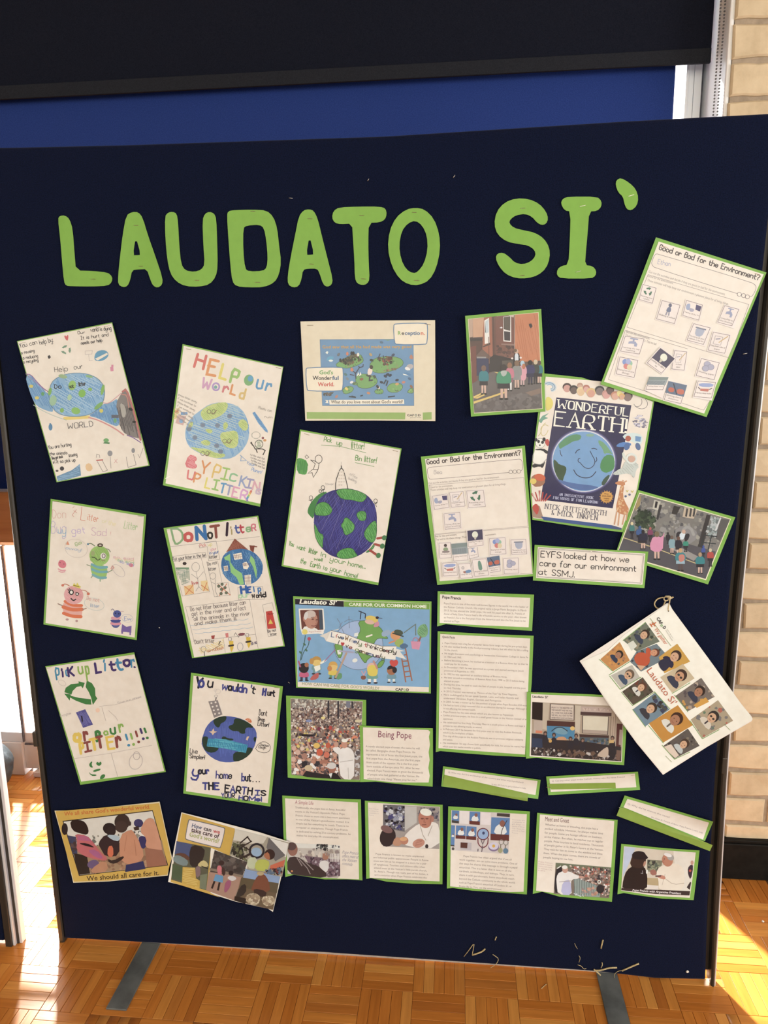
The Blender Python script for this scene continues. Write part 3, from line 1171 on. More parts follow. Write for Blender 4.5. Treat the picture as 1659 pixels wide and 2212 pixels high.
F1, F2 = (0, 0, 1.9988), (830, 0, 2.0012)
letter('L', 'green cut-out letter L at the left start of the title', F1,
       [(250, 945), (258, 932), (280, 930), (300, 945), (314, 990), (322, 1100), (328, 1168), (400, 1170), (465, 1176), (485, 1195), (483, 1218), (465, 1234), (400, 1237), (310, 1236), (285, 1234), (276, 1215), (268, 1130), (260, 1030)], None, [(402, 1205, 2, 20)])
letter('A', 'green cut-out letter A between the L and the U', F1,
       [(545, 930), (570, 915), (598, 916), (616, 940), (640, 1020), (672, 1110), (702, 1200), (700, 1230), (680, 1243), (660, 1233), (648, 1205), (634, 1162), (600, 1163), (570, 1166), (562, 1210), (550, 1236), (530, 1240), (510, 1228), (510, 1190), (518, 1110), (530, 1010)],
       [(586, 1022), (608, 1100), (592, 1102), (574, 1102)], [(587, 973, 2, 20), (608, 1149, 2, 18)])
letter('U', 'green cut-out letter U with folded dark tips', F1,
       [(712, 935), (725, 918), (745, 914), (763, 922), (769, 960), (774, 1060), (782, 1140), (800, 1168), (840, 1174), (870, 1164), (884, 1140), (878, 1060), (874, 950), (885, 922), (905, 914), (925, 922), (934, 945), (938, 1050), (940, 1150), (932, 1195), (905, 1228), (860, 1238), (800, 1236), (760, 1215), (735, 1180), (722, 1120), (714, 1030)], None, [(850, 1210, 5, 20)])
letter('D', 'green cut-out letter D in the title', F1,
       [(980, 930), (985, 912), (1010, 907), (1090, 905), (1150, 908), (1180, 935), (1197, 985), (1205, 1060), (1214, 1130), (1205, 1185), (1185, 1220), (1140, 1240), (1070, 1241), (1020, 1236), (1003, 1215), (995, 1150), (986, 1030)],
       [(1050, 985), (1065, 974), (1120, 970), (1140, 985), (1150, 1040), (1156, 1110), (1152, 1155), (1135, 1170), (1075, 1172), (1058, 1160), (1050, 1080)], [(1092, 912, 2, 20), (1112, 1219, 2, 22)])
letter('A', 'green cut-out letter A between the D and the T', F1,
       [(1290, 935), (1310, 908), (1335, 903), (1355, 910), (1372, 945), (1390, 1020), (1415, 1120), (1437, 1205), (1432, 1230), (1412, 1239), (1395, 1228), (1378, 1175), (1368, 1160), (1330, 1160), (1308, 1165), (1302, 1205), (1290, 1236), (1265, 1242), (1243, 1228), (1242, 1190), (1255, 1110), (1275, 1010)],
       [(1336, 1018), (1356, 1098), (1340, 1100), (1322, 1100)], [(1338, 944, 2, 20), (1345, 1140, 2, 18)])
letter('T', 'green cut-out letter T in the title', F1,
       [(1433, 940), (1440, 910), (1465, 895), (1550, 892), (1640, 892), (1665, 900), (1670, 925), (1662, 948), (1640, 960), (1592, 962), (1590, 1050), (1592, 1140), (1596, 1205), (1585, 1226), (1565, 1231), (1542, 1224), (1532, 1200), (1530, 1120), (1524, 1030), (1520, 965), (1470, 968), (1445, 962)], None, [(1562, 930, 2, 20), (1570, 1204, 2, 20)])
letter('O', 'green cut-out letter O at the end of the first title word', F2,
       [(95, 905), (135, 898), (175, 905), (215, 945), (238, 1010), (242, 1080), (225, 1160), (195, 1212), (150, 1233), (105, 1230), (65, 1205), (32, 1150), (15, 1075), (22, 1000), (50, 940)],
       [(135, 953), (165, 975), (185, 1020), (188, 1080), (172, 1140), (145, 1175), (125, 1182), (95, 1165), (72, 1120), (64, 1060), (75, 1000), (102, 965)], [(130, 918, 4, 18), (140, 1212, 2, 22)])
letter('S', 'green cut-out letter S starting the second title word', F2,
       [(475, 970), (485, 915), (520, 875), (570, 857), (625, 860), (670, 880), (700, 915), (709, 945), (700, 968), (680, 973), (660, 962), (640, 938), (610, 924), (570, 930), (545, 948), (540, 965), (560, 985), (600, 995), (650, 1005), (690, 1030), (714, 1070), (716, 1115), (700, 1160), (665, 1190), (620, 1203), (570, 1203), (525, 1185), (495, 1150), (481, 1115), (490, 1095), (515, 1092), (540, 1110), (565, 1136), (600, 1143), (635, 1130), (655, 1105), (650, 1080), (620, 1060), (580, 1055), (530, 1045), (490, 1015)], None, [(600, 900, -4, 22), (598, 1190, 2, 18)])
letter('I', 'green cut-out letter I with wide serif bars', F2,
       [(763, 880), (772, 858), (800, 850), (920, 850), (940, 870), (938, 895), (920, 912), (886, 914), (880, 1000), (872, 1085), (868, 1146), (900, 1150), (917, 1170), (914, 1192), (895, 1204), (765, 1204), (746, 1190), (748, 1165), (765, 1150), (796, 1144), (802, 1050), (806, 914), (780, 910)], None, [(858, 890, -14, 26), (838, 1174, -14, 24)])
letter("'", 'green cut-out apostrophe right of the letter I', F2,
       [(1000, 800), (1004, 778), (1024, 769), (1060, 790), (1088, 818), (1099, 855), (1092, 890), (1068, 910), (1048, 904), (1038, 880), (1032, 850), (1012, 832)], None, [(1068, 845, -16, 26)])

# ================================================================== CHILDREN'S DRAWINGS
def drawing(label, fr, back, sheet, lift=(0.003, 0.003, 0.006, 0.006), order=0, name='poster', cat='poster', wave=0.0014, group='children\'s posters', paper=PAPER, **kw):
    a = Art(name, label, cat, fr, back[:4] if len(back) == 4 else kw.pop('quad'), order, lift, wave, group, **kw)
    a.card(back, GREEN)
    a.card(sheet, paper, 'paper_sheet', 0.0002)
    a.part('drawing')
    return a

# --- 1 help our world: globe between two blue arms of sea
a = drawing('child\'s poster of a blue globe between blue sea bands, far left of top row', (20, 680, 5.184),
            [(85, 295), (1152, 84), (1572, 1690), (530, 1876)], [(94, 301), (1148, 96), (1558, 1684), (538, 1866)], (0.004, 0.006, 0.004, 0.006))
BLU, BL2, GRN = (122, 166, 196), (90, 142, 188), (124, 178, 70)
p = a.poly([(180, 690), (240, 670), (310, 745), (380, 835), (450, 900), (470, 1000), (500, 1090), (430, 1080), (300, 1020), (255, 930), (215, 820)], BLU, 1)
a.hatch(p, BL2, 16, 60, 9)
a.ln([(185, 662), (245, 672), (300, 740), (370, 815), (435, 862)], 9, (150, 96, 150), smooth=1)
a.lns([[(200 + 30 * i, 668 + 26 * i), (225 + 30 * i, 706 + 24 * i)] for i in range(7)], 6, (166, 120, 160))
for x, y in ((310, 930), (245, 800)):
    a.el(x, y, 24, 18, (214, 190, 80))
a.el(375, 885, 18, 22, (84, 156, 84))
p = a.poly([(1040, 1000), (1130, 990), (1220, 930), (1240, 1050), (1240, 1180), (1220, 1255), (1130, 1225), (1000, 1160), (880, 1130), (960, 1090)], BLU, 1)
a.hatch(p, BL2, 16, 70, 9)
a.el(1030, 1075, 22, 22, (216, 196, 70))
a.el(1185, 1185, 18, 26, (110, 170, 110))
p = a.poly([(1190, 1000), (1260, 870), (1300, 830), (1370, 980), (1440, 1200), (1480, 1390), (1420, 1380), (1300, 1340), (1240, 1260), (1225, 1120)], (134, 122, 112), 1)
a.hatch(p, (96, 86, 82), 14, 75, 9)
a.poly([(1240, 980), (1300, 1020), (1310, 1130), (1270, 1160), (1250, 1080)], (176, 164, 146), 1)
a.ln([(1270, 860), (1310, 830), (1370, 1000), (1420, 1180), (1470, 1400)], 22, (198, 110, 100), smooth=1)
a.ln([(1260, 890), (1320, 900), (1340, 1040)], 12, (206, 130, 110), smooth=1)
a.el(1360, 1058, 26, 16, (40, 38, 40), 0.5)
a.el(1400, 1200, 20, 13, (40, 38, 40))
a.rect(1145, 1120, 1225, 1155, (96, 96, 104))
a.ln([(1050, 985), (1110, 995), (1180, 940), (1250, 880)], 8, (222, 150, 150), smooth=1)
a.ln([(620, 1160), (760, 1155), (890, 1145)], 34, (238, 200, 92), smooth=1)
a.ln([(890, 1150), (1000, 1180), (1180, 1270), (1280, 1345)], 14, (226, 140, 130), smooth=1)
a.ln([(1320, 1350), (1380, 1370), (1470, 1430)], 10, (140, 100, 160), smooth=1)
a.ln([(270, 1010), (380, 1080), (520, 1140), (640, 1180)], 7, (180, 190, 170), smooth=1)
p = a.poly([(450, 850), (470, 760), (540, 700), (640, 662), (760, 650), (880, 662), (990, 710), (1055, 790), (1070, 880), (1050, 980), (980, 1070), (880, 1125), (760, 1140), (640, 1135), (530, 1100), (465, 1010), (445, 930)], (134, 176, 202), 1)
a.hatch(p, (96, 150, 196), 15, 65, 8)
a.hatch(p, (168, 196, 206), 24, 30, 8)
a.ln(p, 6, (90, 130, 150), True)
for x, y, rx, ry, c in ((705, 790, 42, 55, (146, 190, 84)), (815, 880, 40, 45, (122, 182, 62)), (905, 835, 22, 20, GRN), (455, 860, 18, 45, GRN), (745, 1075, 50, 38, (130, 186, 78)), (590, 1070, 22, 26, GRN), (1000, 1020, 60, 22, (118, 170, 80)), (600, 690, 50, 22, (150, 176, 120)), (895, 690, 42, 14, (130, 176, 110)), (1045, 840, 18, 60, GRN), (490, 960, 40, 60, (150, 186, 140)), (675, 925, 24, 34, (170, 200, 150))):
    a.el(x, y, rx, ry, c, -0.7 if rx > 55 else 0.2)
a.part('lettering')
a.txt('Help', 510, 645, 655, 628, 60, (90, 84, 80), 'h', 6)
a.txt('our', 728, 612, 822, 598, 55, (90, 84, 80), 'h', 6)
a.txt('Do', 508, 828, 582, 822, 46, K, 'h', 7)
a.txt('not', 672, 822, 722, 815, 40, K, 'h', 7)
a.txt('litter', 782, 800, 856, 788, 46, K, 'h', 7)
a.txt('WORLD', 655, 1278, 940, 1250, 62, (96, 88, 88), 'h', 6)
for s, x0, y0, x1, y1, h in (('You can', 120, 372, 312, 326, 50), ('help by:', 345, 338, 492, 300, 55), ('Our', 768, 216, 848, 208, 32), ('world is dying', 912, 190, 1142, 170, 48), ('It is hurt and', 800, 280, 1110, 238, 40), ('needs our help', 806, 335, 1040, 302, 38), ('o reusing', 135, 442, 284, 415, 36), ('o reducing', 155, 500, 322, 475, 36), ('o recycling', 160, 545, 326, 520, 34), ('You are hurting', 440, 1505, 695, 1468, 42), ('the animals', 456, 1575, 650, 1560, 38), ('littering', 672, 1596, 762, 1578, 40), ('They get stuck', 476, 1622, 600, 1600, 34), ('in it so pick up', 492, 1668, 740, 1640, 38)):
    a.txt(s, x0, y0, x1, y1, h, (64, 56, 58), 'h', 5.5)
a.part('drawing')
a.poly([(612, 240), (628, 228), (640, 246), (652, 222), (664, 236), (656, 290), (640, 288)], (220, 84, 84), 1)
for k in range(3):
    g = k * 2.1 - 1.9
    a.poly([(636 + math.cos(g + d) * r, 392 + math.sin(g + d) * r * 0.9) for d, r in ((-.75, 56), (0, 56), (.55, 60), (.35, 30), (-.3, 32), (-.7, 34))], (108, 146, 110))
a.poly([(950, 480), (970, 420), (1020, 395), (1080, 398), (1112, 430), (1108, 470), (1060, 510), (1000, 522), (960, 510)], (96, 158, 186), 1)
a.poly([(960, 492), (1095, 425), (1105, 445), (990, 512)], (232, 216, 192))
a.lns([[(850, 405), (930, 400), (926, 440), (852, 445), (850, 405)], [(890, 445), (895, 515), (935, 515)]], 4, (190, 170, 160))
a.poly([(430, 462), (452, 450), (466, 475), (446, 496), (434, 484)], K)
a.poly([(1130, 585), (1165, 580), (1168, 630), (1134, 632)], (226, 130, 150))
a.rect(1143, 560, 1166, 584, (226, 130, 150))
a.el(462, 1258, 22, 38, (78, 132, 168))
a.rect(450, 1215, 468, 1232, (78, 132, 168))
a.el(1085, 1405, 30, 22, (108, 170, 90))
a.poly([(1050, 1440), (1070, 1420), (1125, 1430), (1120, 1448)], (86, 140, 76))
p = a.poly([(530, 1810), (700, 1740), (790, 1672), (804, 1800), (640, 1848), (545, 1862)], (96, 140, 170))
a.hatch(p, (130, 170, 196), 16, 10, 8)
a.el(590, 1722, 24, 24, (40, 34, 44))
a.el(535, 1748, 16, 12, (80, 64, 66))
a.poly([(850, 1680), (900, 1655), (940, 1715), (910, 1755), (862, 1745)], (232, 182, 122), 1)
a.el(1128, 1552, 28, 32, (146, 140, 136))
a.el(1388, 1520, 20, 28, (146, 140, 136))
a.lns([[(975, 1600), (980, 1560), (1010, 1570), (1014, 1600)], [(985, 1640), (1050, 1760), (1100, 1740), (1040, 1630)], [(1130, 1590), (1140, 1720)], [(1310, 1590), (1330, 1710), (1420, 1680), (1390, 1560)], [(1440, 1560), (1460, 1600), (1500, 1490)]], 5, (140, 124, 116))
a.ln([(980, 1630), (1045, 1625)], 14, (206, 84, 76))
a.lns([[(1180, 1620), (1210, 1660)], [(1210, 1615), (1175, 1660)]], 5, (220, 150, 140))
a.staple(1100, 125, 0, 60)
a.staple(160, 312, 0, 55)
a.build()

# --- 2 help our world by picking up litter
a = drawing('child\'s crayon poster with rainbow capitals HELP and a pale globe, top of second column', (340, 730, 5.925),
            [(322, 78), (1612, 368), (1312, 2160), (70, 1885)], [(336, 100), (1604, 378), (1316, 2122), (104, 1862)], (0.004, 0.005, 0.006, 0.010))
p = a.poly([(560, 920), (660, 850), (800, 822), (960, 840), (1080, 910), (1150, 1030), (1180, 1180), (1160, 1330), (1080, 1450), (960, 1540), (820, 1555), (660, 1520), (500, 1460), (390, 1380), (350, 1250), (370, 1120), (440, 1010)], (142, 178, 200), 1)
a.hatch(p, (106, 156, 200), 18, 70, 10)
a.hatch(p, (176, 196, 190), 26, 20, 10)
LG, LG2 = (196, 204, 110), (168, 190, 92)
for pts in ([(555, 930), (660, 860), (800, 826), (900, 826), (900, 900), (840, 980), (720, 1040), (600, 1060), (555, 1000)], [(810, 1210), (900, 1200), (1000, 1180), (1040, 1250), (1030, 1380), (960, 1420), (870, 1390), (800, 1290)], [(1020, 1100), (1080, 1030), (1150, 1070), (1165, 1160), (1110, 1200)], [(600, 1170), (680, 1160), (715, 1205), (660, 1225)], [(840, 1080), (900, 1085), (905, 1140), (850, 1190)], [(550, 1320), (640, 1300), (690, 1350), (640, 1385), (570, 1360)], [(400, 1390), (520, 1410), (640, 1420), (760, 1480), (870, 1480), (860, 1530), (720, 1540), (560, 1480)], [(390, 1180), (400, 1100), (450, 1060), (460, 1120)]):
    q = a.poly(pts, LG, 1)
    a.hatch(q, LG2, 18, 40, 9)
for x, y in ((580, 1115), (480, 1275), (405, 1165), (770, 1120), (925, 1000), (760, 1380), (810, 1455)):
    a.el(x, y, 24, 22, (120, 130, 146))
    a.ring(x, y, 30, 28, 5, (110, 116, 130), n=10)
for x, y in ((690, 945), (890, 1320), (610, 1480)):
    a.ring(x - 30, y, 26, 26, 6, (104, 92, 78), n=10)
    a.ring(x + 30, y, 22, 30, 6, (104, 92, 78), n=10)
    a.ln([(x - 10, y + 10), (x + 20, y + 30), (x + 70, y - 20)], 7, (140, 96, 70))
p = a.poly([(1215, 960), (1245, 945), (1330, 1060), (1410, 1180), (1412, 1215), (1370, 1185), (1290, 1090)], (104, 160, 200))
a.hatch(p, (80, 130, 180), 14, 30, 6)
a.ring(1300, 1360, 50, 52, 8, (70, 72, 60))
a.hatch([(1250, 1310), (1340, 1310), (1350, 1400), (1260, 1410)], (150, 160, 120), 10, 20, 6)
a.lns([[(1190, 1340), (1230, 1380), (1250, 1420), (1340, 1420), (1380, 1440), (1350, 1500)], [(1220, 1380), (1200, 1330)], [(1260, 1420), (1280, 1470)]], 12, (60, 52, 50))
a.ring(1262, 1245, 50, 46, 5, (180, 170, 150))
a.ring(1262, 1245, 60, 40, 4, (180, 170, 150))
a.el(1350, 1280, 16, 16, (150, 70, 70))
a.el(1375, 1310, 20, 16, (216, 140, 70))
p = a.poly([(230, 1090), (260, 990), (370, 1000), (330, 1120)], (214, 166, 150))
a.el(305, 1065, 26, 26, (130, 170, 200))
a.rect(300, 950, 385, 985, (104, 150, 190))
a.hatch([(220, 900), (290, 890), (260, 1040), (205, 1040)], (232, 190, 90), 12, 70, 9)
a.hatch([(225, 920), (280, 920), (270, 960), (225, 960)], (210, 120, 90), 10, 70, 8)
a.ln([(1060, 1500), (1140, 1570), (1065, 1575), (1075, 1510)], 7, (120, 160, 196))
for i in range(7):
    a.txt('if we continue to' if i % 2 else 'throw litter away', 262 - 4 * i, 735 + 46 * i, 500 - 12 * i, 830 + 52 * i, 26, (176, 158, 140), 'h', 4)
for i in range(4):
    a.txt('turtles and fish', 1185 + 6 * i, 1500 + 36 * i, 1370, 1560 + 40 * i, 24, (150, 136, 124), 'h', 4)
a.txt('Plastic can', 1290, 905, 1460, 950, 34, (150, 136, 120), 'h', 4)
a.txt('ruin', 1370, 1020, 1470, 1030, 30, (150, 136, 120), 'h', 4)
a.txt('Your', 1140, 1610, 1240, 1650, 40, (130, 160, 200), 'h', 6)
a.txt('Planet!', 1200, 1700, 1330, 1740, 46, (130, 160, 200), 'h', 6)
a.part('lettering')
RD, OR, YE, GR, TL_, BU, PU, PK = (226, 98, 84), (232, 140, 74), (230, 206, 86), (150, 190, 90), (90, 160, 150), (84, 150, 190), (150, 120, 170), (226, 150, 160)
def big(ch, x, y, h, wdt, c, w=26, sl=0.23):
    a.txt(ch, x, y, x + wdt, y + wdt * sl, h, c, 'h', w)
for ch, x, y, h, wd2, c in (('H', 475, 372, 175, 105, RD), ('E', 630, 462, 190, 105, OR), ('L', 795, 515, 185, 80, YE), ('P', 935, 560, 165, 85, GR)):
    big(ch, x, y, h, wd2, c, 34)
a.el(1170, 540, 62, 72, (120, 174, 100), 0.2)
a.el(1190, 520, 34, 40, (90, 160, 190), 0.2)
for ch, x, y, h, wd2, c in (('U', 1265, 640, 110, 70, BU), ('r', 1385, 665, 150, 62, BU), ('W', 565, 630, 125, 100, (214, 150, 176)), ('r', 835, 690, 130, 60, (220, 110, 110)), ('L', 935, 715, 120, 55, OR), ('d', 1045, 770, 130, 58, (222, 180, 96))):
    big(ch, x, y, h, wd2, c, 26)
a.ring(750, 625, 42, 46, 22, (176, 140, 190))
a.el(745, 630, 22, 22, (110, 160, 150))
p = a.poly([(400, 1490), (490, 1510), (510, 1560), (470, 1590), (515, 1640), (480, 1680), (340, 1650)], (232, 110, 110), 1)
a.hatch(p, (242, 150, 146), 18, 30, 8)
for ch, x, y, h, wd2, c in (('Y', 540, 1720, 150, 100, OR), ('P', 705, 1780, 165, 80, (232, 186, 90)), ('I', 812, 1800, 140, 85, (160, 194, 90)), ('C', 925, 1822, 90, 75, (140, 190, 130)), ('K', 1045, 1890, 130, 70, (150, 160, 190)), ('I', 1130, 1910, 110, 80, (160, 150, 180)), ('N', 1215, 1940, 105, 80, (226, 160, 166)), ('G', 1262, 1990, 60, 50, (200, 170, 180)), ('U', 375, 1800, 105, 80, (232, 110, 104)), ('P', 465, 1840, 110, 65, OR), ('L', 605, 1915, 130, 60, YE), ('I', 700, 1930, 120, 70, GR), ('T', 795, 1975, 120, 60, BU), ('T', 870, 1995, 115, 70, (150, 150, 180)), ('E', 950, 2030, 125, 70, (230, 150, 170)), ('R', 1060, 2050, 110, 70, (220, 150, 190))):
    big(ch, x, y, h, wd2, c, 22)
for i, c in enumerate((RD, OR, YE, GR, BU)):
    a.ln([(1200 - 11 * i, 1960 + 20 * i), (1192 - 11 * i, 1978 + 20 * i)], 26, c)
a.el(1150, 2082, 14, 14, PU)
a.staple(400, 145, -2, 70)
a.staple(1550, 385, 4, 75)
a.staple(130, 1785, -40, 70)
a.build()

# --- 3 don't litter: bugs
a = drawing('child\'s poster of smiling striped bugs, red one largest, middle of left column', (80, 1070, 6.636),
            [(195, 50), (1565, 275), (1428, 2075), (92, 1850)], [(222, 84), (1534, 302), (1400, 2040), (122, 1830)], (0.004, 0.005, 0.007, 0.012), wave=0.002)
a.part('lettering')
for s, x0, y0, x1, y1, h, c in (('Don', 225, 330, 415, 320, 120, (226, 170, 150)), ("'t", 455, 250, 530, 310, 120, (220, 140, 120)), ('L', 620, 355, 690, 362, 190, (226, 120, 84)), ('itter', 720, 355, 870, 382, 100, (232, 128, 90)), ('or', 930, 390, 1000, 400, 60, (232, 214, 160)), ('the', 1020, 420, 1120, 440, 70, (236, 214, 150)), ('Litter', 1245, 470, 1430, 500, 110, (160, 196, 120)), ('Bug', 205, 545, 415, 545, 170, (190, 170, 196)), ('get', 500, 550, 690, 540, 100, (190, 160, 200)), ('Sad', 780, 570, 990, 585, 110, (212, 160, 176)), ('!', 1050, 570, 1062, 574, 50, (230, 160, 150))):
    a.txt(s, x0, y0, x1, y1, h, c, 'h', 7)
a.txt('uy', 300, 545, 410, 550, 100, (140, 180, 200), 'h', 8)
a.part('drawing')
def bug(head, hc, body, bc, stripes, sc):
    p = a.poly(body, bc, 1)
    for s in stripes:
        a.ln(s, 46 * bug_k, sc, smooth=2)
    return a.el(*head, hc, 0.1, 22)
bug_k = 1.0
p = a.poly([(770, 970), (1000, 1010), (1010, 1090), (985, 1200), (900, 1210), (800, 1160), (765, 1060)], (150, 190, 90), 2)
for s in ([(785, 990), (880, 1040), (1000, 1030)], [(790, 1060), (880, 1100), (1000, 1095)], [(800, 1140), (890, 1185), (985, 1180)]):
    a.ln(s, 36, (110, 170, 170), smooth=2)
p = a.el(895, 865, 145, 140, (156, 194, 92), 0.4, 24)
a.hatch(p, (140, 180, 80), 22, 60, 10)
a.el(800, 830, 30, 36, (160, 168, 100))
a.el(950, 870, 42, 46, (226, 214, 196))
a.ring(955, 868, 22, 28, 12, (130, 110, 110))
a.ln([(785, 885), (830, 890), (870, 935), (905, 910)], 12, (70, 76, 50), smooth=1)
a.ln([(925, 930), (975, 940)], 10, (150, 120, 90))
a.ln([(725, 700), (770, 685), (825, 725)], 12, (110, 130, 80), smooth=1)
a.el(730, 700, 16, 14, (90, 130, 150))
a.ln([(985, 765), (1030, 775), (1050, 810)], 12, (140, 140, 110), smooth=1)
a.ring(905, 715, 32, 18, 18, (86, 66, 50))
a.ln([(715, 995), (770, 1015)], 12, (140, 150, 110))
a.ln([(1015, 1105), (1080, 1070)], 12, (140, 150, 110))
a.ln([(800, 1150), (775, 1180)], 14, (150, 160, 120))
a.ln([(905, 1205), (905, 1230)], 18, (150, 170, 130))
a.ln([(1060, 1050), (1080, 1010), (1105, 1040), (1065, 1060)], 8, (226, 110, 90))
for i in range(4):
    a.txt('so sad', 1090 + 30 * i, 900 + 20 * i, 1380, 930 + 30 * i, 40, ((226, 160, 160), (230, 200, 140), (150, 190, 150), (170, 160, 200))[i], 'h', 6)
a.el(1345, 1000, 34, 26, (226, 120, 130), 0.4)
a.ring(1170, 1080, 110, 60, 5, (196, 176, 170), 0.8)
a.ring(560, 760, 165, 130, 4, (206, 184, 166), 0.3)
a.poly([(415, 705), (440, 655), (465, 712)], (232, 140, 96))
a.txt('Go', 560, 730, 640, 690, 50, (170, 190, 120), 'h', 9)
a.txt('away!', 410, 770, 640, 800, 40, (160, 180, 200), 'h', 5)
p = a.poly([(300, 970), (325, 925), (385, 930), (420, 975), (415, 1030), (365, 1050), (310, 1020)], (226, 112, 120), 1)
a.el(330, 965, 7, 7, (120, 60, 66))
a.el(385, 985, 7, 7, (120, 60, 66))
a.ln([(305, 1055), (350, 1080), (405, 1075)], 18, (230, 150, 150), smooth=1)
a.ln([(310, 1085), (350, 1105), (400, 1095)], 14, (230, 150, 150), smooth=1)
p = a.poly([(385, 1520), (640, 1570), (650, 1660), (640, 1750), (600, 1765), (400, 1720), (362, 1620)], (232, 160, 140), 1)
a.ln([(400, 1520), (500, 1580), (640, 1580)], 40, (232, 106, 60), smooth=2)
a.ln([(375, 1600), (500, 1645), (645, 1635)], 50, (232, 106, 60), smooth=2)
a.ln([(380, 1690), (500, 1735), (630, 1740)], 46, (232, 106, 60), smooth=2)
p = a.el(525, 1430, 140, 132, (232, 158, 150), 0.35, 24)
a.hatch(p, (226, 146, 138), 20, 40, 10)
a.el(490, 1388, 36, 40, (232, 220, 208))
a.ring(492, 1390, 28, 32, 15, (40, 34, 36))
a.lns([[(440, 1345), (462, 1372)], [(446, 1385), (466, 1398)], [(462, 1335), (478, 1358)]], 12, (40, 34, 36))
a.el(575, 1415, 26, 24, (232, 220, 208))
a.ring(575, 1415, 19, 19, 11, (40, 34, 36))
a.lns([[(552, 1388), (560, 1400)], [(602, 1400), (594, 1408)]], 9, (40, 34, 36))
a.ln([(488, 1480), (520, 1512), (555, 1490)], 16, (40, 34, 36), smooth=1)
a.poly([(510, 1300), (530, 1255), (560, 1290), (575, 1250), (600, 1290), (630, 1310), (610, 1335)], (226, 200, 70))
a.ln([(525, 1290), (600, 1310)], 10, (120, 100, 40))
a.ln([(365, 1290), (400, 1265), (460, 1295)], 12, (206, 110, 80), smooth=1)
a.el(368, 1290, 20, 18, (220, 110, 80))
a.ln([(640, 1358), (700, 1365), (735, 1410)], 10, (206, 110, 80), smooth=1)
a.el(735, 1412, 22, 20, (220, 110, 80))
a.ln([(300, 1555), (360, 1580)], 14, (160, 120, 100))
a.ln([(650, 1640), (705, 1620)], 14, (160, 120, 100))
a.el(432, 1780, 22, 16, (190, 140, 130))
a.el(568, 1800, 18, 18, (190, 140, 130))
a.ring(820, 1560, 145, 85, 5, (190, 196, 180), 0.25)
a.txt('Do not', 710, 1495, 890, 1530, 52, (230, 170, 150), 'h', 8)
a.txt('litter', 765, 1600, 890, 1610, 50, (170, 180, 190), 'h', 7)
a.el(1128, 1830, 66, 72, (80, 92, 150))
a.ln([(1065, 1835), (1120, 1850), (1190, 1840)], 34, (226, 140, 150), smooth=1)
a.ln([(1078, 1760), (1130, 1765), (1180, 1758)], 40, (226, 150, 150), smooth=1)
a.ln([(1065, 1795), (1130, 1808), (1188, 1795)], 26, (64, 70, 140), smooth=1)
a.el(1148, 1700, 58, 54, (72, 84, 150))
a.el(1125, 1690, 10, 9, (30, 30, 60))
a.el(1172, 1698, 10, 9, (30, 30, 60))
a.ln([(1062, 1645), (1085, 1628), (1110, 1655)], 8, (120, 100, 130))
a.ln([(1190, 1665), (1240, 1665)], 7, (200, 150, 150))
p = a.poly([(1220, 1845), (1280, 1885), (1355, 1870), (1350, 1970), (1280, 1960), (1205, 1955)], (122, 92, 160))
a.rect(1208, 1950, 1232, 1985, (122, 92, 160))
a.rect(1325, 1960, 1345, 2003, (122, 92, 160))
a.ring(1295, 1762, 82, 56, 4, (160, 160, 180), 0.2)
a.txt('Ew', 1250, 1790, 1350, 1790, 50, (140, 150, 190), 'h', 8)
a.staple(1480, 300, 0, 80)
a.staple(275, 85, -6, 80)
a.build()

# --- 4 do not litter: house globe
a = drawing('child\'s poster DO NOT litter with a blue globe under a red roof', (340, 1100, 5.925),
            [(78, 240), (1290, 82), (1632, 1755), (445, 1908)], [(118, 255), (1276, 98), (1614, 1745), (470, 1896)], (0.007, 0.005, 0.004, 0.003))
a.lns([[(160, 480), (1310, 350)], [(190, 605), (610, 550), (625, 615), (200, 670), (190, 605)], [(215, 690), (320, 1112), (668, 1055), (560, 620)], [(530, 460), (540, 495), (640, 480), (655, 660), (800, 640), (750, 405), (530, 440)], [(630, 670), (730, 1120), (770, 1118)], [(770, 660), (825, 930)], [(750, 1118), (935, 1100), (905, 935), (760, 950)], [(1030, 1000), (1345, 990), (1370, 1150), (1040, 1160), (1030, 1000)], [(360, 1250), (1180, 1150), (1290, 1790)], [(360, 1250), (470, 1690)], [(455, 1690), (1255, 1600)], [(845, 1650), (870, 1840)], [(1345, 1225), (1468, 1195), (1495, 1300)], [(1345, 1225), (1420, 1630), (1530, 1615)]], 4, (140, 128, 120))
p = a.poly([(820, 650), (850, 580), (930, 525), (1040, 500), (1150, 515), (1250, 560), (1330, 650), (1355, 740), (1330, 850), (1250, 940), (1150, 970), (1040, 970), (930, 930), (850, 850), (815, 750)], (58, 118, 170), 1)
a.hatch(p, (110, 156, 190), 17, 65, 7)
a.hatch(p, (50, 104, 160), 17, 100, 9)
a.poly([(850, 620), (930, 570), (935, 680), (990, 760), (1080, 820), (1110, 960), (1060, 970), (1010, 870), (940, 810), (920, 660), (870, 650)], (140, 200, 110))
a.poly([(1195, 590), (1240, 640), (1275, 800), (1265, 890), (1225, 740), (1180, 660)], (140, 200, 110))
for q in ([(970, 575), (1075, 555), (1090, 635), (985, 648)], [(848, 730), (900, 720), (905, 785), (855, 795)], [(1090, 690), (1140, 670), (1175, 730), (1150, 770), (1100, 760)], [(1115, 845), (1195, 835), (1200, 960), (1120, 965)]):
    a.poly(q, (232, 216, 190))
    (ax, ay), (bx2, by2), (cx2, cy2) = q[0], q[1], q[2]
    a.lns([[(ax + (bx2 - ax) * t_, ay), (ax + (bx2 - ax) * t_ + 8, cy2)] for t_ in (.2, .4, .6, .8)] + [[(ax, ay + (cy2 - ay) * t_), (cx2, by2 + (cy2 - by2) * t_)] for t_ in (.33, .66)], 5, (160, 120, 110))
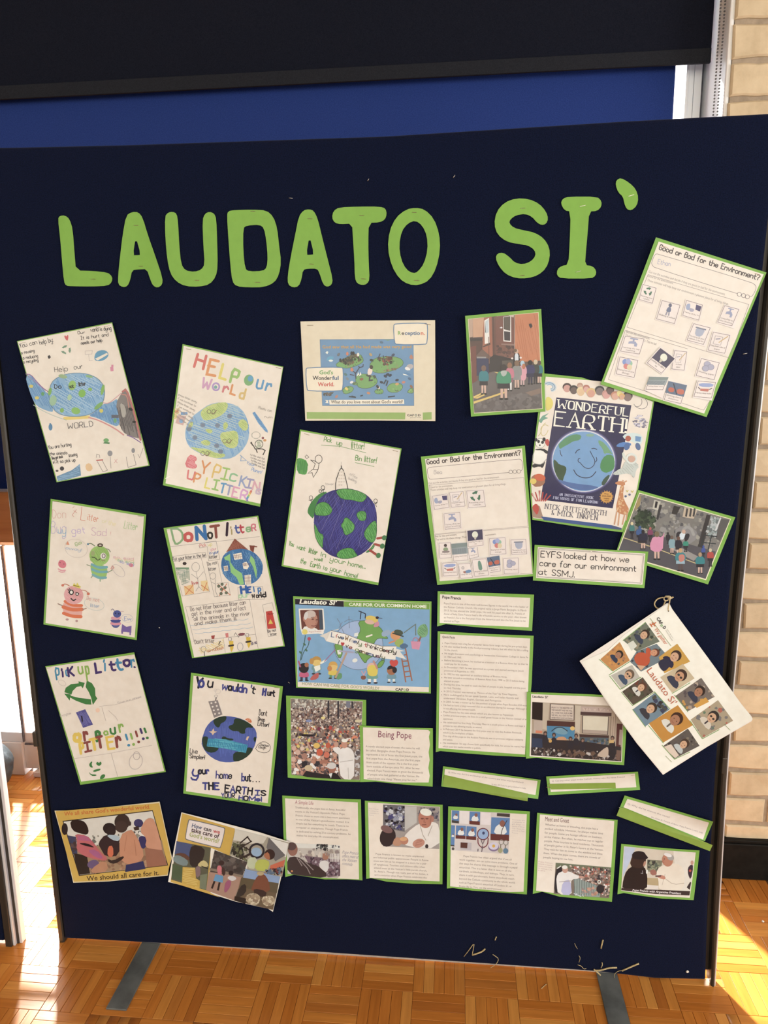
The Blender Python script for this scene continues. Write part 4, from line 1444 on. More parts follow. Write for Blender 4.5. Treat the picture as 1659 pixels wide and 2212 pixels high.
p = a.poly([(880, 550), (990, 375), (1165, 520), (1080, 505), (960, 520)], (150, 74, 54))
a.hatch(p, (176, 100, 76), 14, 60, 6)
a.poly([(1180, 465), (1245, 465), (1230, 555), (1190, 525)], (140, 66, 50))
a.ln([(1185, 470), (1270, 480)], 16, (140, 66, 50))
a.el(348, 695, 26, 20, (60, 46, 44))
a.rect(235, 745, 405, 770, (120, 150, 110))
p = [(240, 770), (405, 750), (425, 950), (300, 975)]
a.hatch(p, (110, 146, 110), 14, 85, 5)
a.hatch(p, (130, 150, 126), 18, -5, 5)
a.ring(490, 740, 50, 58, 5, (150, 140, 130))
a.lns([[(495, 800), (515, 890), (590, 800)], [(515, 890), (435, 830)], [(515, 890), (530, 990), (490, 1050)], [(530, 990), (580, 1045)], [(738, 895), (745, 960), (690, 930)], [(745, 960), (740, 1040), (770, 1110)]], 5, (150, 140, 130))
a.ring(710, 855, 38, 42, 5, (150, 140, 130))
a.poly([(340, 990), (460, 960), (470, 1080), (355, 1100)], (238, 190, 120))
a.poly([(555, 920), (640, 910), (660, 1050), (570, 1040)], (238, 200, 130))
a.lns([[(345, 985), (465, 1080)], [(460, 965), (360, 1095)], [(560, 970), (655, 1040)], [(635, 935), (590, 1050)], [(775, 960), (935, 1100)], [(890, 950), (790, 1110)]], 8, (226, 110, 60))
for x, y in ((785, 985), (828, 960), (865, 1005), (815, 1080), (882, 1070), (820, 1025)):
    a.el(x, y, 17, 17, (110, 120, 90))
    a.ring(x, y, 17, 17, 5, (70, 70, 60), n=10)
a.poly([(1388, 1310), (1468, 1298), (1522, 1525), (1408, 1532)], (214, 62, 52))
a.poly([(1420, 1470), (1445, 1405), (1480, 1465)], (226, 190, 70))
a.lns([[(1410 + 20 * i, 1350), (1425 + 20 * i, 1330)] for i in range(4)], 6, (120, 30, 30))
for i, y in enumerate((1490, 1545, 1595)):
    a.ln([(420 + 30 * i + j * 62, y - j * 7 + (10 if j % 2 else -6)) for j in range(13)], 5, (160, 180, 190), smooth=1)
a.poly([(688, 1620), (735, 1612), (728, 1658), (695, 1660)], (176, 64, 56))
a.poly([(868, 1590), (905, 1580), (912, 1640), (878, 1645)], (222, 120, 110))
a.el(1078, 1600, 44, 18, (140, 70, 76), -0.15)
a.lns([[(980, 1620), (1000, 1580), (1040, 1640), (1060, 1580)], [(700, 1700), (720, 1720)]], 6, (110, 90, 90))
for x, y in ((1165, 1690), (945, 1740)):
    a.poly([(x - 32, y - 50), (x + 26, y - 55), (x + 28, y + 40), (x + 5, y + 90), (x - 10, y + 60)], (226, 180, 50))
    a.ln([(x - 28, y + 10), (x + 26, y)], 22, (60, 50, 46))
    a.ring(x - 15, y - 78, 20, 24, 6, (130, 120, 116))
a.hatch([(490, 1760), (850, 1660), (860, 1800), (560, 1850)], (240, 206, 130), 20, 30, 10)
a.ln([(650, 1830), (820, 1730)], 7, (150, 110, 80))
a.ln([(785, 1730), (805, 1690)], 10, K)
a.ring(590, 1790, 32, 36, 6, (150, 140, 120))
a.ln([(600, 1830), (605, 1880)], 8, (90, 80, 76))
a.ring(1060, 1760, 36, 50, 8, (170, 160, 160))
a.part('lettering')
for ch, x, y, h, wd2, c, w in (('D', 205, 445, 195, 130, (134, 170, 110), 26), ('o', 360, 410, 165, 88, (214, 82, 74), 40), ('N', 510, 390, 155, 110, (50, 112, 170), 44), ('o', 652, 372, 120, 56, (50, 48, 44), 24), ('T', 700, 362, 140, 110, (150, 70, 56), 34), ('l', 900, 330, 150, 40, (52, 30, 50), 32), ('i', 958, 322, 110, 14, (176, 150, 90), 18), ('t', 1000, 305, 110, 50, (80, 96, 160), 22), ('t', 1060, 300, 110, 45, (206, 60, 70), 22), ('e', 1145, 290, 100, 52, (130, 176, 110), 18), ('R', 1212, 276, 82, 50, (222, 110, 120), 18)):
    a.txt(ch, x, y, x + wd2, y - wd2 * 0.13, h, c, 'h', w)
for ch, x, y, h, wd2, c, w in (('H', 1072, 1075, 80, 70, (48, 100, 170), 30), ('E', 1162, 1068, 70, 36, (40, 90, 170), 20), ('l', 1236, 1055, 60, 12, (60, 120, 180), 16), ('p', 1290, 1050, 70, 34, (60, 120, 180), 16), ('o', 1045, 1138, 70, 40, (170, 206, 150), 14), ('ur', 1095, 1130, 70, 80, (176, 210, 160), 12), ('w', 1215, 1135, 70, 30, K, 16), ('or', 1268, 1135, 62, 50, K, 12), ('ld', 1330, 1125, 60, 60, K, 16)):
    a.txt(ch, x, y, x + wd2, y - wd2 * 0.1, h, c, 'h', w)
for s, x0, y0, x1, y1, h in (('Do not litter because litter can', 425, 1305, 1130, 1215, 56), ('get in the river and affect', 440, 1365, 1135, 1285, 56), ('all the animals in the river', 470, 1430, 1185, 1355, 54), ('and make them ill.', 478, 1490, 1020, 1420, 52)):
    a.txt(s, x0, y0, x1, y1, h, (120, 104, 98), 'h', 6)
for s, x0, y0, x1, y1, h, c in (('Put your litter in the bin', 200, 660, 620, 605, 46, (100, 92, 90)), ('Do not', 645, 722, 765, 700, 44, (110, 100, 96)), ('litter', 660, 790, 755, 775, 44, (110, 100, 96)), ('Pick', 545, 485, 625, 472, 40, (226, 130, 120)), ('up', 650, 470, 700, 465, 46, (226, 206, 110)), ('your', 680, 530, 755, 520, 40, (230, 160, 160)), ('in your', 670, 580, 785, 560, 42, (96, 120, 170)), ('litter', 670, 635, 770, 620, 44, (70, 64, 70)), ('live', 445, 965, 520, 955, 46, (206, 60, 60)), ("Don't litter", 480, 1725, 730, 1705, 52, (130, 110, 100)), ('Do not', 1415, 1580, 1520, 1560, 38, (96, 84, 84)), ('litter', 1450, 1620, 1530, 1605, 36, (96, 84, 84)), ('no rubbish', 640, 1830, 850, 1790, 40, (214, 140, 90)), ('oh no', 1205, 1740, 1275, 1720, 50, (110, 90, 110))):
    a.txt(s, x0, y0, x1, y1, h, c, 'h', 6)
a.staple(1220, 118, 0, 60)
a.staple(155, 262, -4, 70)
a.build()

# --- 5 pick up litter or pour pitter
a = drawing('child\'s poster Pick up Litter with big green recycling arrows and purple bin', (80, 1400, 5.72),
            [(102, 225), (1200, 52), (1592, 1530), (535, 1690)], [(112, 238), (1202, 78), (1572, 1520), (545, 1650)], (0.004, 0.006, 0.010, 0.008), wave=0.002)
GD = (56, 128, 56)
a.poly([(338, 545), (355, 490), (420, 445), (515, 435), (512, 410), (590, 430), (565, 498), (545, 470), (490, 480), (440, 530), (425, 575)], GD)
a.poly([(615, 400), (680, 435), (718, 500), (722, 590), (745, 622), (690, 702), (665, 600), (665, 605), (640, 545), (600, 480)], GD)
a.poly([(336, 562), (410, 570), (420, 590), (520, 615), (665, 632), (672, 698), (600, 695), (480, 650), (408, 610), (405, 650)], GD)
p = a.poly([(480, 795), (595, 755), (692, 945), (570, 985)], (86, 80, 146))
a.hatch(p, (120, 116, 176), 13, 60, 7)
a.poly([(540, 830), (560, 840), (570, 900), (555, 925)], (40, 36, 60))
a.el(750, 768, 26, 28, (236, 196, 166))
a.lns([[(770, 720), (960, 700), (1290, 610)], [(800, 730), (850, 900)], [(880, 770), (970, 850), (1000, 900)], [(440, 1370), (900, 1300), (1420, 1200)], [(915, 1300), (1000, 1600)]], 4, (190, 168, 152))
a.ring(1220, 1400, 80, 100, 6, (190, 170, 160), 0.3)
a.ring(1230, 1330, 40, 50, 6, (180, 160, 150))
a.ring(310, 430, 50, 30, 4, (200, 180, 160), 0.5)
for q in ([(640, 1440), (665, 1405), (685, 1400), (672, 1440), (695, 1478), (660, 1475)], [(725, 1430), (745, 1402), (765, 1422), (785, 1398), (802, 1430), (765, 1462)], [(690, 1510), (780, 1485), (785, 1510), (700, 1535)], [(632, 1522), (668, 1560), (735, 1562), (730, 1580), (670, 1580)], [(772, 1620), (790, 1570), (830, 1555), (846, 1580), (815, 1618)]):
    a.poly(q, GD, 1)
a.part('lettering')
N5, B5, T5, G5, Y5, R5 = (68, 50, 110), (60, 140, 176), (60, 140, 170), (140, 180, 70), (236, 192, 70), (150, 66, 56)
for ch, x, y, h, wd2, c, w in (('P', 245, 390, 140, 42, T5, 20), ('i', 325, 355, 110, 14, N5, 24), ('c', 362, 345, 130, 26, B5, 18), ('K', 395, 352, 110, 60, N5, 26), ('u', 518, 318, 150, 50, G5, 20), ('p', 610, 325, 170, 36, G5, 20), ('L', 735, 305, 115, 55, N5, 30), ('i', 845, 275, 150, 14, B5, 22), ('t', 905, 280, 130, 60, N5, 28), ('t', 985, 272, 150, 70, B5, 30), ('o', 1078, 222, 120, 75, N5, 32), ('r', 1170, 232, 150, 42, B5, 20), ('.', 1205, 238, 30, 8, N5, 22),
                              ('o', 468, 1155, 150, 70, Y5, 44), ('r', 590, 1138, 170, 44, R5, 30), ('p', 735, 1100, 120, 45, GD, 34), ('o', 832, 1076, 80, 44, G5, 20), ('u', 915, 1062, 120, 56, GD, 24), ('r', 1022, 1040, 155, 50, G5, 22), ('P', 540, 1300, 130, 40, Y5, 32), ('I', 600, 1280, 110, 70, R5, 26), ('T', 665, 1258, 130, 90, Y5, 34), ('T', 750, 1230, 130, 65, R5, 32), ('E', 880, 1250, 150, 80, Y5, 28), ('r', 990, 1220, 200, 50, R5, 32)):
    a.txt(ch, x, y, x + wd2, y - wd2 * 0.15, h, c, 'h', w)
for x, y, c, h in ((1115, 1150, B5, 80), (1175, 1140, G5, 80), (1238, 1110, R5, 80), (1295, 1070, N5, 70), (1345, 1060, GD, 65)):
    a.ln([(x - 18, y - h), (x, y - 20)], 26, c)
    a.el(x + 18, y + 50, 18, 17, c)
a.txt('Save our planet', 1000, 690, 1290, 610, 26, (196, 176, 160), 'h', 4)
a.txt('hope', 290, 850, 420, 815, 30, (190, 170, 156), 'h', 4)
a.staple(150, 245, 0, 60)
a.staple(1150, 95, 0, 60)
a.build()

# --- 6 you wouldn't hurt your home
a = drawing('child\'s felt-pen poster of a blue globe with dark green lands and turquoise band', (380, 1440, 6.9125),
            [(225, 90), (1598, 295), (1410, 2090), (110, 1895)], [(262, 135), (1550, 320), (1372, 2040), (150, 1860)], (0.005, 0.006, 0.008, 0.008), wave=0.002)
p = a.poly([(410, 1010), (450, 900), (540, 800), (680, 735), (850, 745), (1000, 785), (1120, 860), (1205, 960), (1205, 1090), (1160, 1230), (1060, 1340), (930, 1410), (780, 1435), (620, 1410), (480, 1320), (400, 1210), (380, 1110)], (74, 92, 166), 1)
a.hatch(p, (86, 106, 182), 20, 85, 10)
DG = (30, 58, 44)
for q in ([(550, 800), (620, 760), (740, 732), (760, 760), (735, 820), (665, 850), (660, 890), (630, 915), (580, 880)], [(870, 775), (940, 770), (1100, 840), (1170, 920), (1060, 905), (1030, 950), (1040, 1000), (970, 1005), (930, 960), (850, 965), (785, 920), (790, 880), (860, 865)], [(385, 1060), (440, 1035), (490, 1060), (470, 1180), (560, 1190), (650, 1210), (600, 1275), (500, 1290), (410, 1230)], [(860, 1290), (950, 1260), (1070, 1200), (1165, 1220), (1090, 1330), (960, 1410), (860, 1420), (850, 1350)], [(680, 1060), (720, 1035), (770, 1070), (860, 1075), (855, 1105), (690, 1100)], [(1155, 1060), (1200, 1045), (1195, 1110), (1170, 1130)]):
    a.poly(q, DG, 1)
p = a.poly([(478, 1075), (740, 1085), (1075, 1170), (1045, 1290), (740, 1225), (460, 1190)], (52, 150, 176))
a.hatch(p, (90, 180, 190), 20, 5, 10)
a.hatch(p, (40, 120, 160), 30, 80, 8)
for q in ([(490, 970), (535, 965), (560, 920), (575, 965), (620, 970), (575, 990), (550, 1025), (530, 990)], [(1045, 1090), (1060, 1045), (1095, 1040), (1070, 1105)]):
    a.poly(q, (226, 186, 146))
p = a.poly([(485, 520), (625, 500), (695, 715), (570, 765)], (142, 128, 120))
for i in range(4):
    for j in range(2):
        a.el(530 + 62 * j + 18 * i, 545 + 54 * i - 12 * j, 15, 14, (222, 208, 190), n=10)
a.ln([(595, 500), (602, 460)], 14, (90, 84, 84))
a.ring(600, 440, 26, 18, 5, (170, 158, 150))
a.ring(625, 370, 40, 34, 4, (190, 176, 164))
a.ring(590, 350, 22, 18, 4, (200, 186, 172))
a.poly([(1025, 790), (1080, 765), (1120, 790), (1138, 835), (1095, 840), (1060, 805)], (226, 110, 60), 1)
a.ring(1085, 795, 20, 14, 6, (236, 180, 140), n=10)
a.ln([(1190, 1225), (1230, 1150), (1320, 1112), (1410, 1170), (1410, 1250), (1340, 1292), (1230, 1270), (1190, 1225)], 7, K, smooth=1)
a.part('lettering')
NB, DB = (26, 34, 46), (60, 66, 140)
def words(s, x, y, x1, y1, h, cols, w):
    a.txt(s, x, y, x1, y1, h, cols, 'h', w)
words('Y', 290, 305, 380, 320, 145, NB, 34)
a.ring(378, 255, 36, 50, 34, DB)
words('u', 470, 300, 540, 312, 150, NB, 24)
words('wouldn', 690, 335, 1050, 390, 110, [DB, NB, DB, NB, DB, DB], 26)
words("'t", 1105, 385, 1170, 402, 110, [DB, NB], 20)
words('H', 1295, 425, 1335, 430, 95, DB, 28)
words('urt', 1370, 430, 1470, 440, 95, NB, 20)
words('y', 240, 1620, 330, 1640, 150, DB, 26)
words('our', 335, 1602, 490, 1600, 100, [NB, NB, DB], 22)
words('home', 600, 1670, 830, 1675, 110, [DB, NB, DB, NB], 16)
words('but', 985, 1705, 1115, 1708, 115, [DB, NB, NB], 20)
for x in (1150, 1200, 1245):
    a.el(x, 1718, 9, 9, K, n=10)
words('THE', 405, 1835, 640, 1838, 100, [DB, NB, DB], 26)
words('EARTH', 730, 1870, 1130, 1915, 100, [NB, DB, NB, DB, NB], 22)
words('IS', 1185, 1918, 1335, 1925, 70, [DB, NB], 20)
words('YOUR', 680, 1955, 875, 1958, 66, [DB, NB, DB, NB], 14)
words('HOMe!', 940, 1992, 1280, 2010, 62, [DB, NB, DB, DB, DB], 18)
for s, x0, y0, x1, y1, h in (('Dont', 1240, 725, 1360, 735, 85), ('Drop', 1225, 810, 1325, 822, 62), ('Litter!', 1220, 880, 1385, 900, 60), ('Live', 208, 1290, 320, 1300, 70), ('Simpler!', 205, 1365, 430, 1385, 60)):
    a.txt(s, x0, y0, x1, y1, h, K, 'h', 9)
a.txt('Chicken', 1255, 1182, 1385, 1200, 36, K, 'h', 6)
a.txt('Cough', 1230, 1215, 1340, 1230, 36, K, 'h', 6)
a.staple(320, 140, 0, 80)
a.staple(1500, 315, 2, 80)
a.build()

# --- 7 pick up litter, bin litter: big indigo globe
a = drawing('child\'s felt-pen poster of a large indigo globe with green lands, board centre', (600, 920, 5.925),
            [(285, 45), (1585, 290), (1285, 2040), (48, 1795)], [(298, 68), (1570, 305), (1290, 2005), (72, 1780)], (0.003, 0.004, 0.008, 0.006), wave=0.0016)
G7, G8, I7 = (78, 158, 62), (58, 132, 56), (48, 42, 118)
p = a.poly([(245, 430), (275, 405), (390, 450), (375, 610), (340, 628), (245, 605)], G7, 1)
a.hatch(p, G8, 16, 80, 9)
p = a.poly([(470, 920), (560, 850), (640, 840), (600, 930), (480, 1010), (462, 1200), (400, 1140), (378, 1100), (400, 1020)], G8, 1)
p = a.poly([(470, 1080), (500, 980), (570, 890), (680, 830), (800, 805), (920, 800), (1050, 835), (1150, 890), (1220, 970), (1262, 1080), (1270, 1200), (1260, 1350), (1230, 1480), (1160, 1580), (1040, 1665), (900, 1700), (760, 1690), (640, 1640), (540, 1540), (480, 1420), (460, 1270)], I7, 1)
a.hatch(p, (66, 62, 146), 15, 75, 8)
a.hatch(p, (84, 80, 160), 30, 130, 6)
a.hatch(p, (140, 130, 176), 110, 110, 3)
for q in ([(740, 820), (880, 800), (1030, 830), (1150, 890), (1110, 960), (1060, 980), (960, 950), (830, 940), (770, 890)], [(470, 1140), (480, 1020), (560, 970), (640, 985), (700, 1060), (690, 1110), (640, 1150), (540, 1150)], [(1005, 1120), (1060, 1085), (1135, 1100), (1130, 1210), (1060, 1220), (1020, 1180)], [(850, 1180), (890, 1170), (940, 1220), (990, 1270), (970, 1350), (890, 1400), (850, 1390), (835, 1320), (805, 1270), (840, 1230)], [(1215, 1220), (1265, 1215), (1268, 1380), (1240, 1480), (1190, 1500), (1110, 1430), (1105, 1360), (1150, 1290)], [(745, 1660), (780, 1600), (870, 1560), (960, 1565), (1000, 1630), (1030, 1665), (920, 1700), (800, 1700)], [(465, 1240), (500, 1300), (530, 1370), (590, 1395), (575, 1500), (580, 1575), (520, 1510), (475, 1400)], [(1120, 1620), (1200, 1560), (1240, 1490), (1235, 1560), (1160, 1620)]):
    q = a.poly(q, G7, 1)
    a.hatch(q, (104, 180, 84), 18, 70, 8)
    a.hatch(q, G8, 26, 60, 8)
    a.ln(q, 5, (38, 70, 60), True)
for (x0, y0), (x1, y1) in (((1275, 1440), (1345, 1428)), ((1245, 1515), (1320, 1535)), ((1180, 1590), (1270, 1655))):
    a.ln([(x0, y0), (x1, y1)], 30, (176, 62, 50))
    a.el(x1 + 18, y1 + 4, 30, 34, (62, 124, 66), 0.4, 12)
a.ring(523, 425, 45, 52, 7, K)
a.ln([(420, 435), (480, 485), (455, 555), (515, 560), (530, 475)], 7, K)
a.ln([(420, 435), (490, 455)], 7, K)
a.ln([(450, 555), (385, 608), (440, 598), (455, 660), (505, 580), (515, 558)], 7, K)
a.ln([(348, 395), (370, 372), (398, 400), (370, 420), (348, 395)], 6, (90, 84, 80))
a.ln([(740, 825), (740, 710), (790, 570), (815, 535), (845, 575), (880, 720), (900, 810)], 9, K, smooth=1)
a.ln([(813, 510), (817, 540)], 11, K)
a.ln([(815, 460), (812, 505)], 4, (180, 164, 150))
for i in range(14):
    a.rect(780 + 30 * (i % 3), 580 + 42 * (i // 3), 795 + 30 * (i % 3), 598 + 42 * (i // 3), (206, 188, 168))
for x, y in ((578, 790), (425, 920), (1252, 960)):
    a.ring(x, y, 22, 26, 6, K, n=12)
    a.lns([[(x, y + 26), (x + 5, y + 60)], [(x - 30, y + 30), (x, y + 38), (x + 22, y + 20)], [(x + 5, y + 58), (x + 14, y + 75)]], 6, K)
a.ring(545, 835, 16, 20, 6, K, n=10)
a.part('lettering')
G9 = (90, 150, 60)
for s, x0, y0, x1, y1, h in (('Pick', 590, 195, 685, 212, 60), ('up', 752, 240, 820, 252, 60), ('litter!', 945, 285, 1105, 300, 88), ('Bin', 990, 440, 1070, 450, 66), ('litter!', 1108, 455, 1260, 478, 76), ('You', 140, 1530, 200, 1545, 60), ('want', 240, 1570, 345, 1600, 60), ('litter', 395, 1620, 500, 1650, 66), ('in', 550, 1665, 610, 1680, 60), ('well', 465, 1715, 570, 1735, 40), ('your', 665, 1725, 860, 1775, 64), ('home...', 895, 1785, 1120, 1830, 60), ('the', 285, 1750, 355, 1772, 62), ('Earth', 412, 1795, 540, 1828, 64), ('is', 580, 1838, 630, 1850, 56), ('your', 670, 1850, 805, 1890, 64), ('home!', 850, 1910, 1015, 1950, 62)):
    a.txt(s, x0, y0, x1, y1, h, G9, 'h', 8)
a.lns([[(555, 245), (800, 262), (1130, 345)], [(990, 470), (1235, 520)], [(942, 200), (945, 300)]], 6, G9)
a.txt('office', 920, 625, 1010, 680, 36, (190, 172, 156), 'h', 4)
a.txt('building', 900, 680, 1005, 725, 36, (190, 172, 156), 'h', 4)
a.txt('tower', 610, 755, 715, 760, 34, (196, 178, 160), 'h', 4)
a.staple(370, 108, 6, 75)
a.staple(1505, 320, 4, 75)
a.build()

# ================================================================== PRINTED SHEETS
def sheet(name, label, cat, fr, back, inner, lift=(0.003, 0.003, 0.006, 0.006), order=0, wave=0.0012, group=None, back_col=GREEN, paper=PAPER, quad=None, **kw):
    a = Art(name, label, cat, fr, quad or back[:4], order, lift, wave, group, **kw)
    a.card(back, back_col)
    if inner:
        a.card(inner, paper, 'paper_sheet', 0.0002)
    a.part('print')
    return a

SK1, SK2, SK3 = (92, 58, 44), (216, 168, 140), (176, 120, 96)
SKIN_D, HAIR_D = (62, 42, 36), (28, 24, 26)

def kid(a, x, y, h, top, bot, hair, legs=SK2, wide=1.0):
    """a child in a group photograph, seen from behind; feet at x,y"""
    w = h * 0.15 * wide
    for s in (-1, 1):
        a.poly([(x + s * w * 0.25 - w * .22, y - h * .36), (x + s * w * 0.25 + w * .22, y - h * .36), (x + s * w * .3 + w * .15, y - h * .02), (x + s * w * .3 - w * .15, y - h * .02)], legs)
        a.el(x + s * w * .34, y - h * .01, w * .3, h * .03, (36, 34, 36), n=8)
    a.poly([(x - w * .8, y - h * .52), (x + w * .8, y - h * .52), (x + w * .85, y - h * .3), (x - w * .85, y - h * .3)], bot)
    a.poly([(x - w * .5, y - h * .8), (x + w * .5, y - h * .8), (x + w * 1.0, y - h * .7), (x + w * 1.05, y - h * .48), (x + w * .8, y - h * .44), (x - w * .8, y - h * .44), (x - w * 1.05, y - h * .48), (x - w * 1.0, y - h * .7)], top, 1)
    a.el(x, y - h * .88, h * .085, h * .105, hair, n=12)

# --- yellow photograph sheet: we all share
YEL = (216, 166, 62)
a = sheet('photo_sheet', 'yellow-bordered print of children outdoors, words We should all care for it, bottom left corner', 'poster', (100, 1720, 5.925),
          [(105, 185), (300, 182), (700, 150), (1100, 105), (1450, 70), (1530, 440), (1610, 790), (1570, 905), (1555, 1015), (1200, 1050), (800, 1090), (345, 1108), (250, 700)], None, (0.004, 0.004, 0.010, 0.008), 0, 0.003,
          back_col=(228, 206, 160), quad=[(105, 185), (1450, 70), (1610, 1000), (345, 1108)])
a.poly([(118, 192), (1445, 88), (1600, 800), (1548, 1005), (800, 1080), (352, 1095)], YEL)
a.poly([(208, 316), (1362, 178), (1560, 886), (418, 1020)], (50, 38, 30))
a.poly([(222, 326), (1356, 190), (1548, 880), (428, 1008)], (214, 204, 186))
a.speck([(290, 520), (1300, 430), (1330, 640), (330, 700)], [(150, 140, 120), (110, 110, 96), (180, 170, 150), (90, 90, 84)], 90, 22)
a.poly([(330, 660), (1480, 560), (1545, 880), (430, 1005)], (170, 130, 90))
a.speck([(540, 780), (1540, 740), (1545, 880), (560, 1000)], [(150, 104, 74), (190, 140, 100), (176, 120, 84)], 90, 34)
a.el(236, 420, 40, 76, (40, 30, 34))
a.poly([(270, 500), (380, 520), (400, 760), (340, 740)], (60, 66, 96))
a.speck([(290, 560), (400, 540), (420, 720), (330, 720)], [(70, 50, 50), (100, 70, 66), (50, 60, 90)], 30, 22)
a.poly([(350, 730), (520, 760), (560, 990), (425, 1004), (380, 860)], (44, 32, 28))
a.poly([(300, 310), (420, 300), (500, 330), (545, 430), (530, 495), (440, 480), (330, 440)], (38, 26, 26), 1)
a.poly([(360, 480), (520, 500), (610, 600), (700, 720), (785, 790), (760, 830), (600, 800), (470, 760), (385, 690), (395, 560)], (206, 96, 96), 1)
a.poly([(400, 505), (520, 510), (580, 580), (400, 560)], (190, 90, 120))
a.poly([(520, 690), (640, 680), (740, 800), (640, 790)], (180, 90, 130), 1)
a.poly([(410, 600), (520, 600), (600, 640), (610, 660), (480, 630)], (30, 24, 28), 1)
a.el(600, 870, 76, 54, (110, 84, 120), -0.2)
a.poly([(560, 940), (760, 800), (800, 960), (600, 990)], (196, 130, 90), 1)
a.el(808, 415, 84, 74, (36, 28, 32), 0.2)
a.el(830, 450, 60, 60, (44, 34, 36))
a.poly([(660, 600), (760, 480), (930, 520), (940, 760), (760, 780), (690, 660)], (50, 34, 38), 1)
a.poly([(760, 490), (930, 500), (935, 580), (840, 560)], (176, 190, 190), 1)
a.poly([(790, 640), (855, 630), (860, 780), (780, 770)], (222, 104, 66), 1)
a.el(970, 330, 98, 104, (54, 40, 36), 0.15)
a.el(960, 390, 80, 76, (66, 48, 42), 0.1)
a.el(1068, 350, 18, 30, (60, 44, 40))
a.poly([(940, 500), (1080, 420), (1130, 470), (1230, 650), (1250, 800), (1100, 880), (980, 850), (935, 740)], (210, 136, 96), 1)
a.ln([(1030, 500), (1000, 700)], 8, (190, 116, 80))
a.ln([(1130, 560), (1150, 760)], 10, (190, 116, 80))
a.poly([(785, 800), (850, 830), (980, 760), (1000, 790), (880, 870), (800, 850)], (52, 38, 36), 1)
a.poly([(1020, 880), (1240, 830), (1270, 930), (1010, 970)], (40, 48, 96))
a.el(1180, 345, 60, 54, (56, 54, 100), 0.1)
a.poly([(1115, 400), (1180, 380), (1190, 430), (1130, 440)], SKIN_D)
a.poly([(1180, 510), (1290, 510), (1300, 620), (1230, 690), (1190, 590)], (50, 48, 100), 1)
a.poly([(1190, 450), (1290, 500), (1270, 520), (1180, 490)], (226, 216, 200))
a.poly([(1190, 450), (1260, 310), (1320, 275), (1390, 300), (1480, 640), (1480, 720), (1380, 690), (1260, 650), (1290, 540)], (214, 142, 104), 1)
a.poly([(1260, 660), (1480, 690), (1545, 880), (1290, 910)], (164, 100, 72))
a.part('lettering')
a.txt('We all share God\'s wonderful world.', 232, 250, 1330, 158, 50, (214, 96, 40), bold=0.012)
a.txt('We should all care for it.', 520, 1082, 1445, 1008, 58, (66, 44, 30), bold=0.012)
a.build()

# --- second yellow photo sheet
a = sheet('photo_sheet', 'tilted yellow photo collage print with rounded caption How can we take care', 'poster', (350, 1740, 5.72),
          [(240, 85), (700, 200), (1200, 330), (1575, 450), (1480, 860), (1370, 1315), (1310, 1275), (900, 1185), (500, 1060), (180, 970), (75, 945), (150, 520)], None, (0.003, 0.006, 0.010, 0.008), 2, 0.002,
          back_col=(232, 218, 196), quad=[(240, 85), (1575, 450), (1370, 1315), (75, 945)])
a.poly([(248, 95), (900, 285), (880, 620), (830, 620), (600, 520), (590, 900), (600, 1080), (715, 1135), (105, 945), (170, 520)], YEL)
a.poly([(180, 440), (605, 520), (545, 1048), (112, 915)], (92, 88, 64))
a.poly([(180, 440), (370, 480), (350, 640), (155, 600)], (72, 84, 122))
a.poly([(365, 480), (530, 520), (520, 640), (450, 760), (350, 760), (330, 620)], (48, 38, 36), 1)
a.poly([(140, 620), (250, 610), (330, 690), (300, 760), (140, 700)], (120, 134, 126), 1)
a.poly([(150, 600), (260, 580), (345, 640), (330, 690), (250, 630)], (104, 62, 44), 1)
a.poly([(130, 720), (270, 760), (250, 930), (115, 900)], (76, 92, 58))
a.poly([(255, 760), (410, 770), (420, 900), (470, 930), (465, 1020), (245, 960)], (206, 160, 60))
a.hatch([(255, 760), (410, 770), (420, 900), (470, 930), (465, 1020), (245, 960)], (226, 186, 90), 20, 10, 9)
a.poly([(430, 740), (500, 670), (560, 700), (575, 760), (480, 760)], (206, 180, 110), 1)
a.poly([(410, 760), (470, 740), (480, 860), (420, 900)], (136, 104, 100), 1)
a.poly([(470, 860), (560, 840), (545, 1040), (465, 1020)], (120, 124, 92))
a.ln([(490, 750), (565, 780)], 10, (40, 34, 36))
a.poly([(650, 552), (1055, 700), (885, 1172), (545, 1048)], (76, 64, 58))
a.speck([(650, 552), (1055, 700), (1010, 850), (600, 760)], [(60, 52, 48), (92, 80, 72), (70, 66, 60), (110, 96, 84)], 80, 30)
a.poly([(580, 820), (1000, 880), (885, 1172), (545, 1048)], (176, 130, 104))
a.poly([(590, 770), (990, 860), (985, 890), (585, 800)], (140, 116, 92))
a.el(735, 710, 34, 32, (60, 40, 38))
a.poly([(675, 745), (735, 740), (745, 850), (690, 860)], (216, 110, 112), 1)
a.poly([(740, 740), (790, 800), (770, 880), (735, 840)], (70, 46, 40), 1)
a.poly([(660, 850), (755, 870), (750, 955), (635, 930)], (96, 150, 186))
a.lns([[(650, 935), (615, 1025)], [(712, 950), (690, 1050)]], 24, (54, 38, 34))
a.el(852, 835, 30, 30, (50, 36, 34))
a.poly([(800, 890), (860, 860), (930, 900), (880, 935), (840, 925)], (206, 196, 186), 1)
a.poly([(790, 930), (855, 920), (850, 1000), (780, 1090), (765, 1040)], (170, 84, 110), 1)
a.poly([(905, 290), (1570, 460), (1485, 880), (1050, 790), (1060, 700), (835, 610)], (170, 156, 130))
a.poly([(905, 290), (1300, 390), (1250, 470), (1080, 470), (960, 440), (880, 430)], (206, 196, 176))
a.poly([(1310, 395), (1560, 470), (1530, 640), (1420, 540)], (224, 216, 200))
a.speck([(880, 430), (1050, 480), (1060, 700), (840, 610)], [(60, 56, 44), (90, 92, 60), (40, 40, 36), (110, 110, 70)], 90, 24)
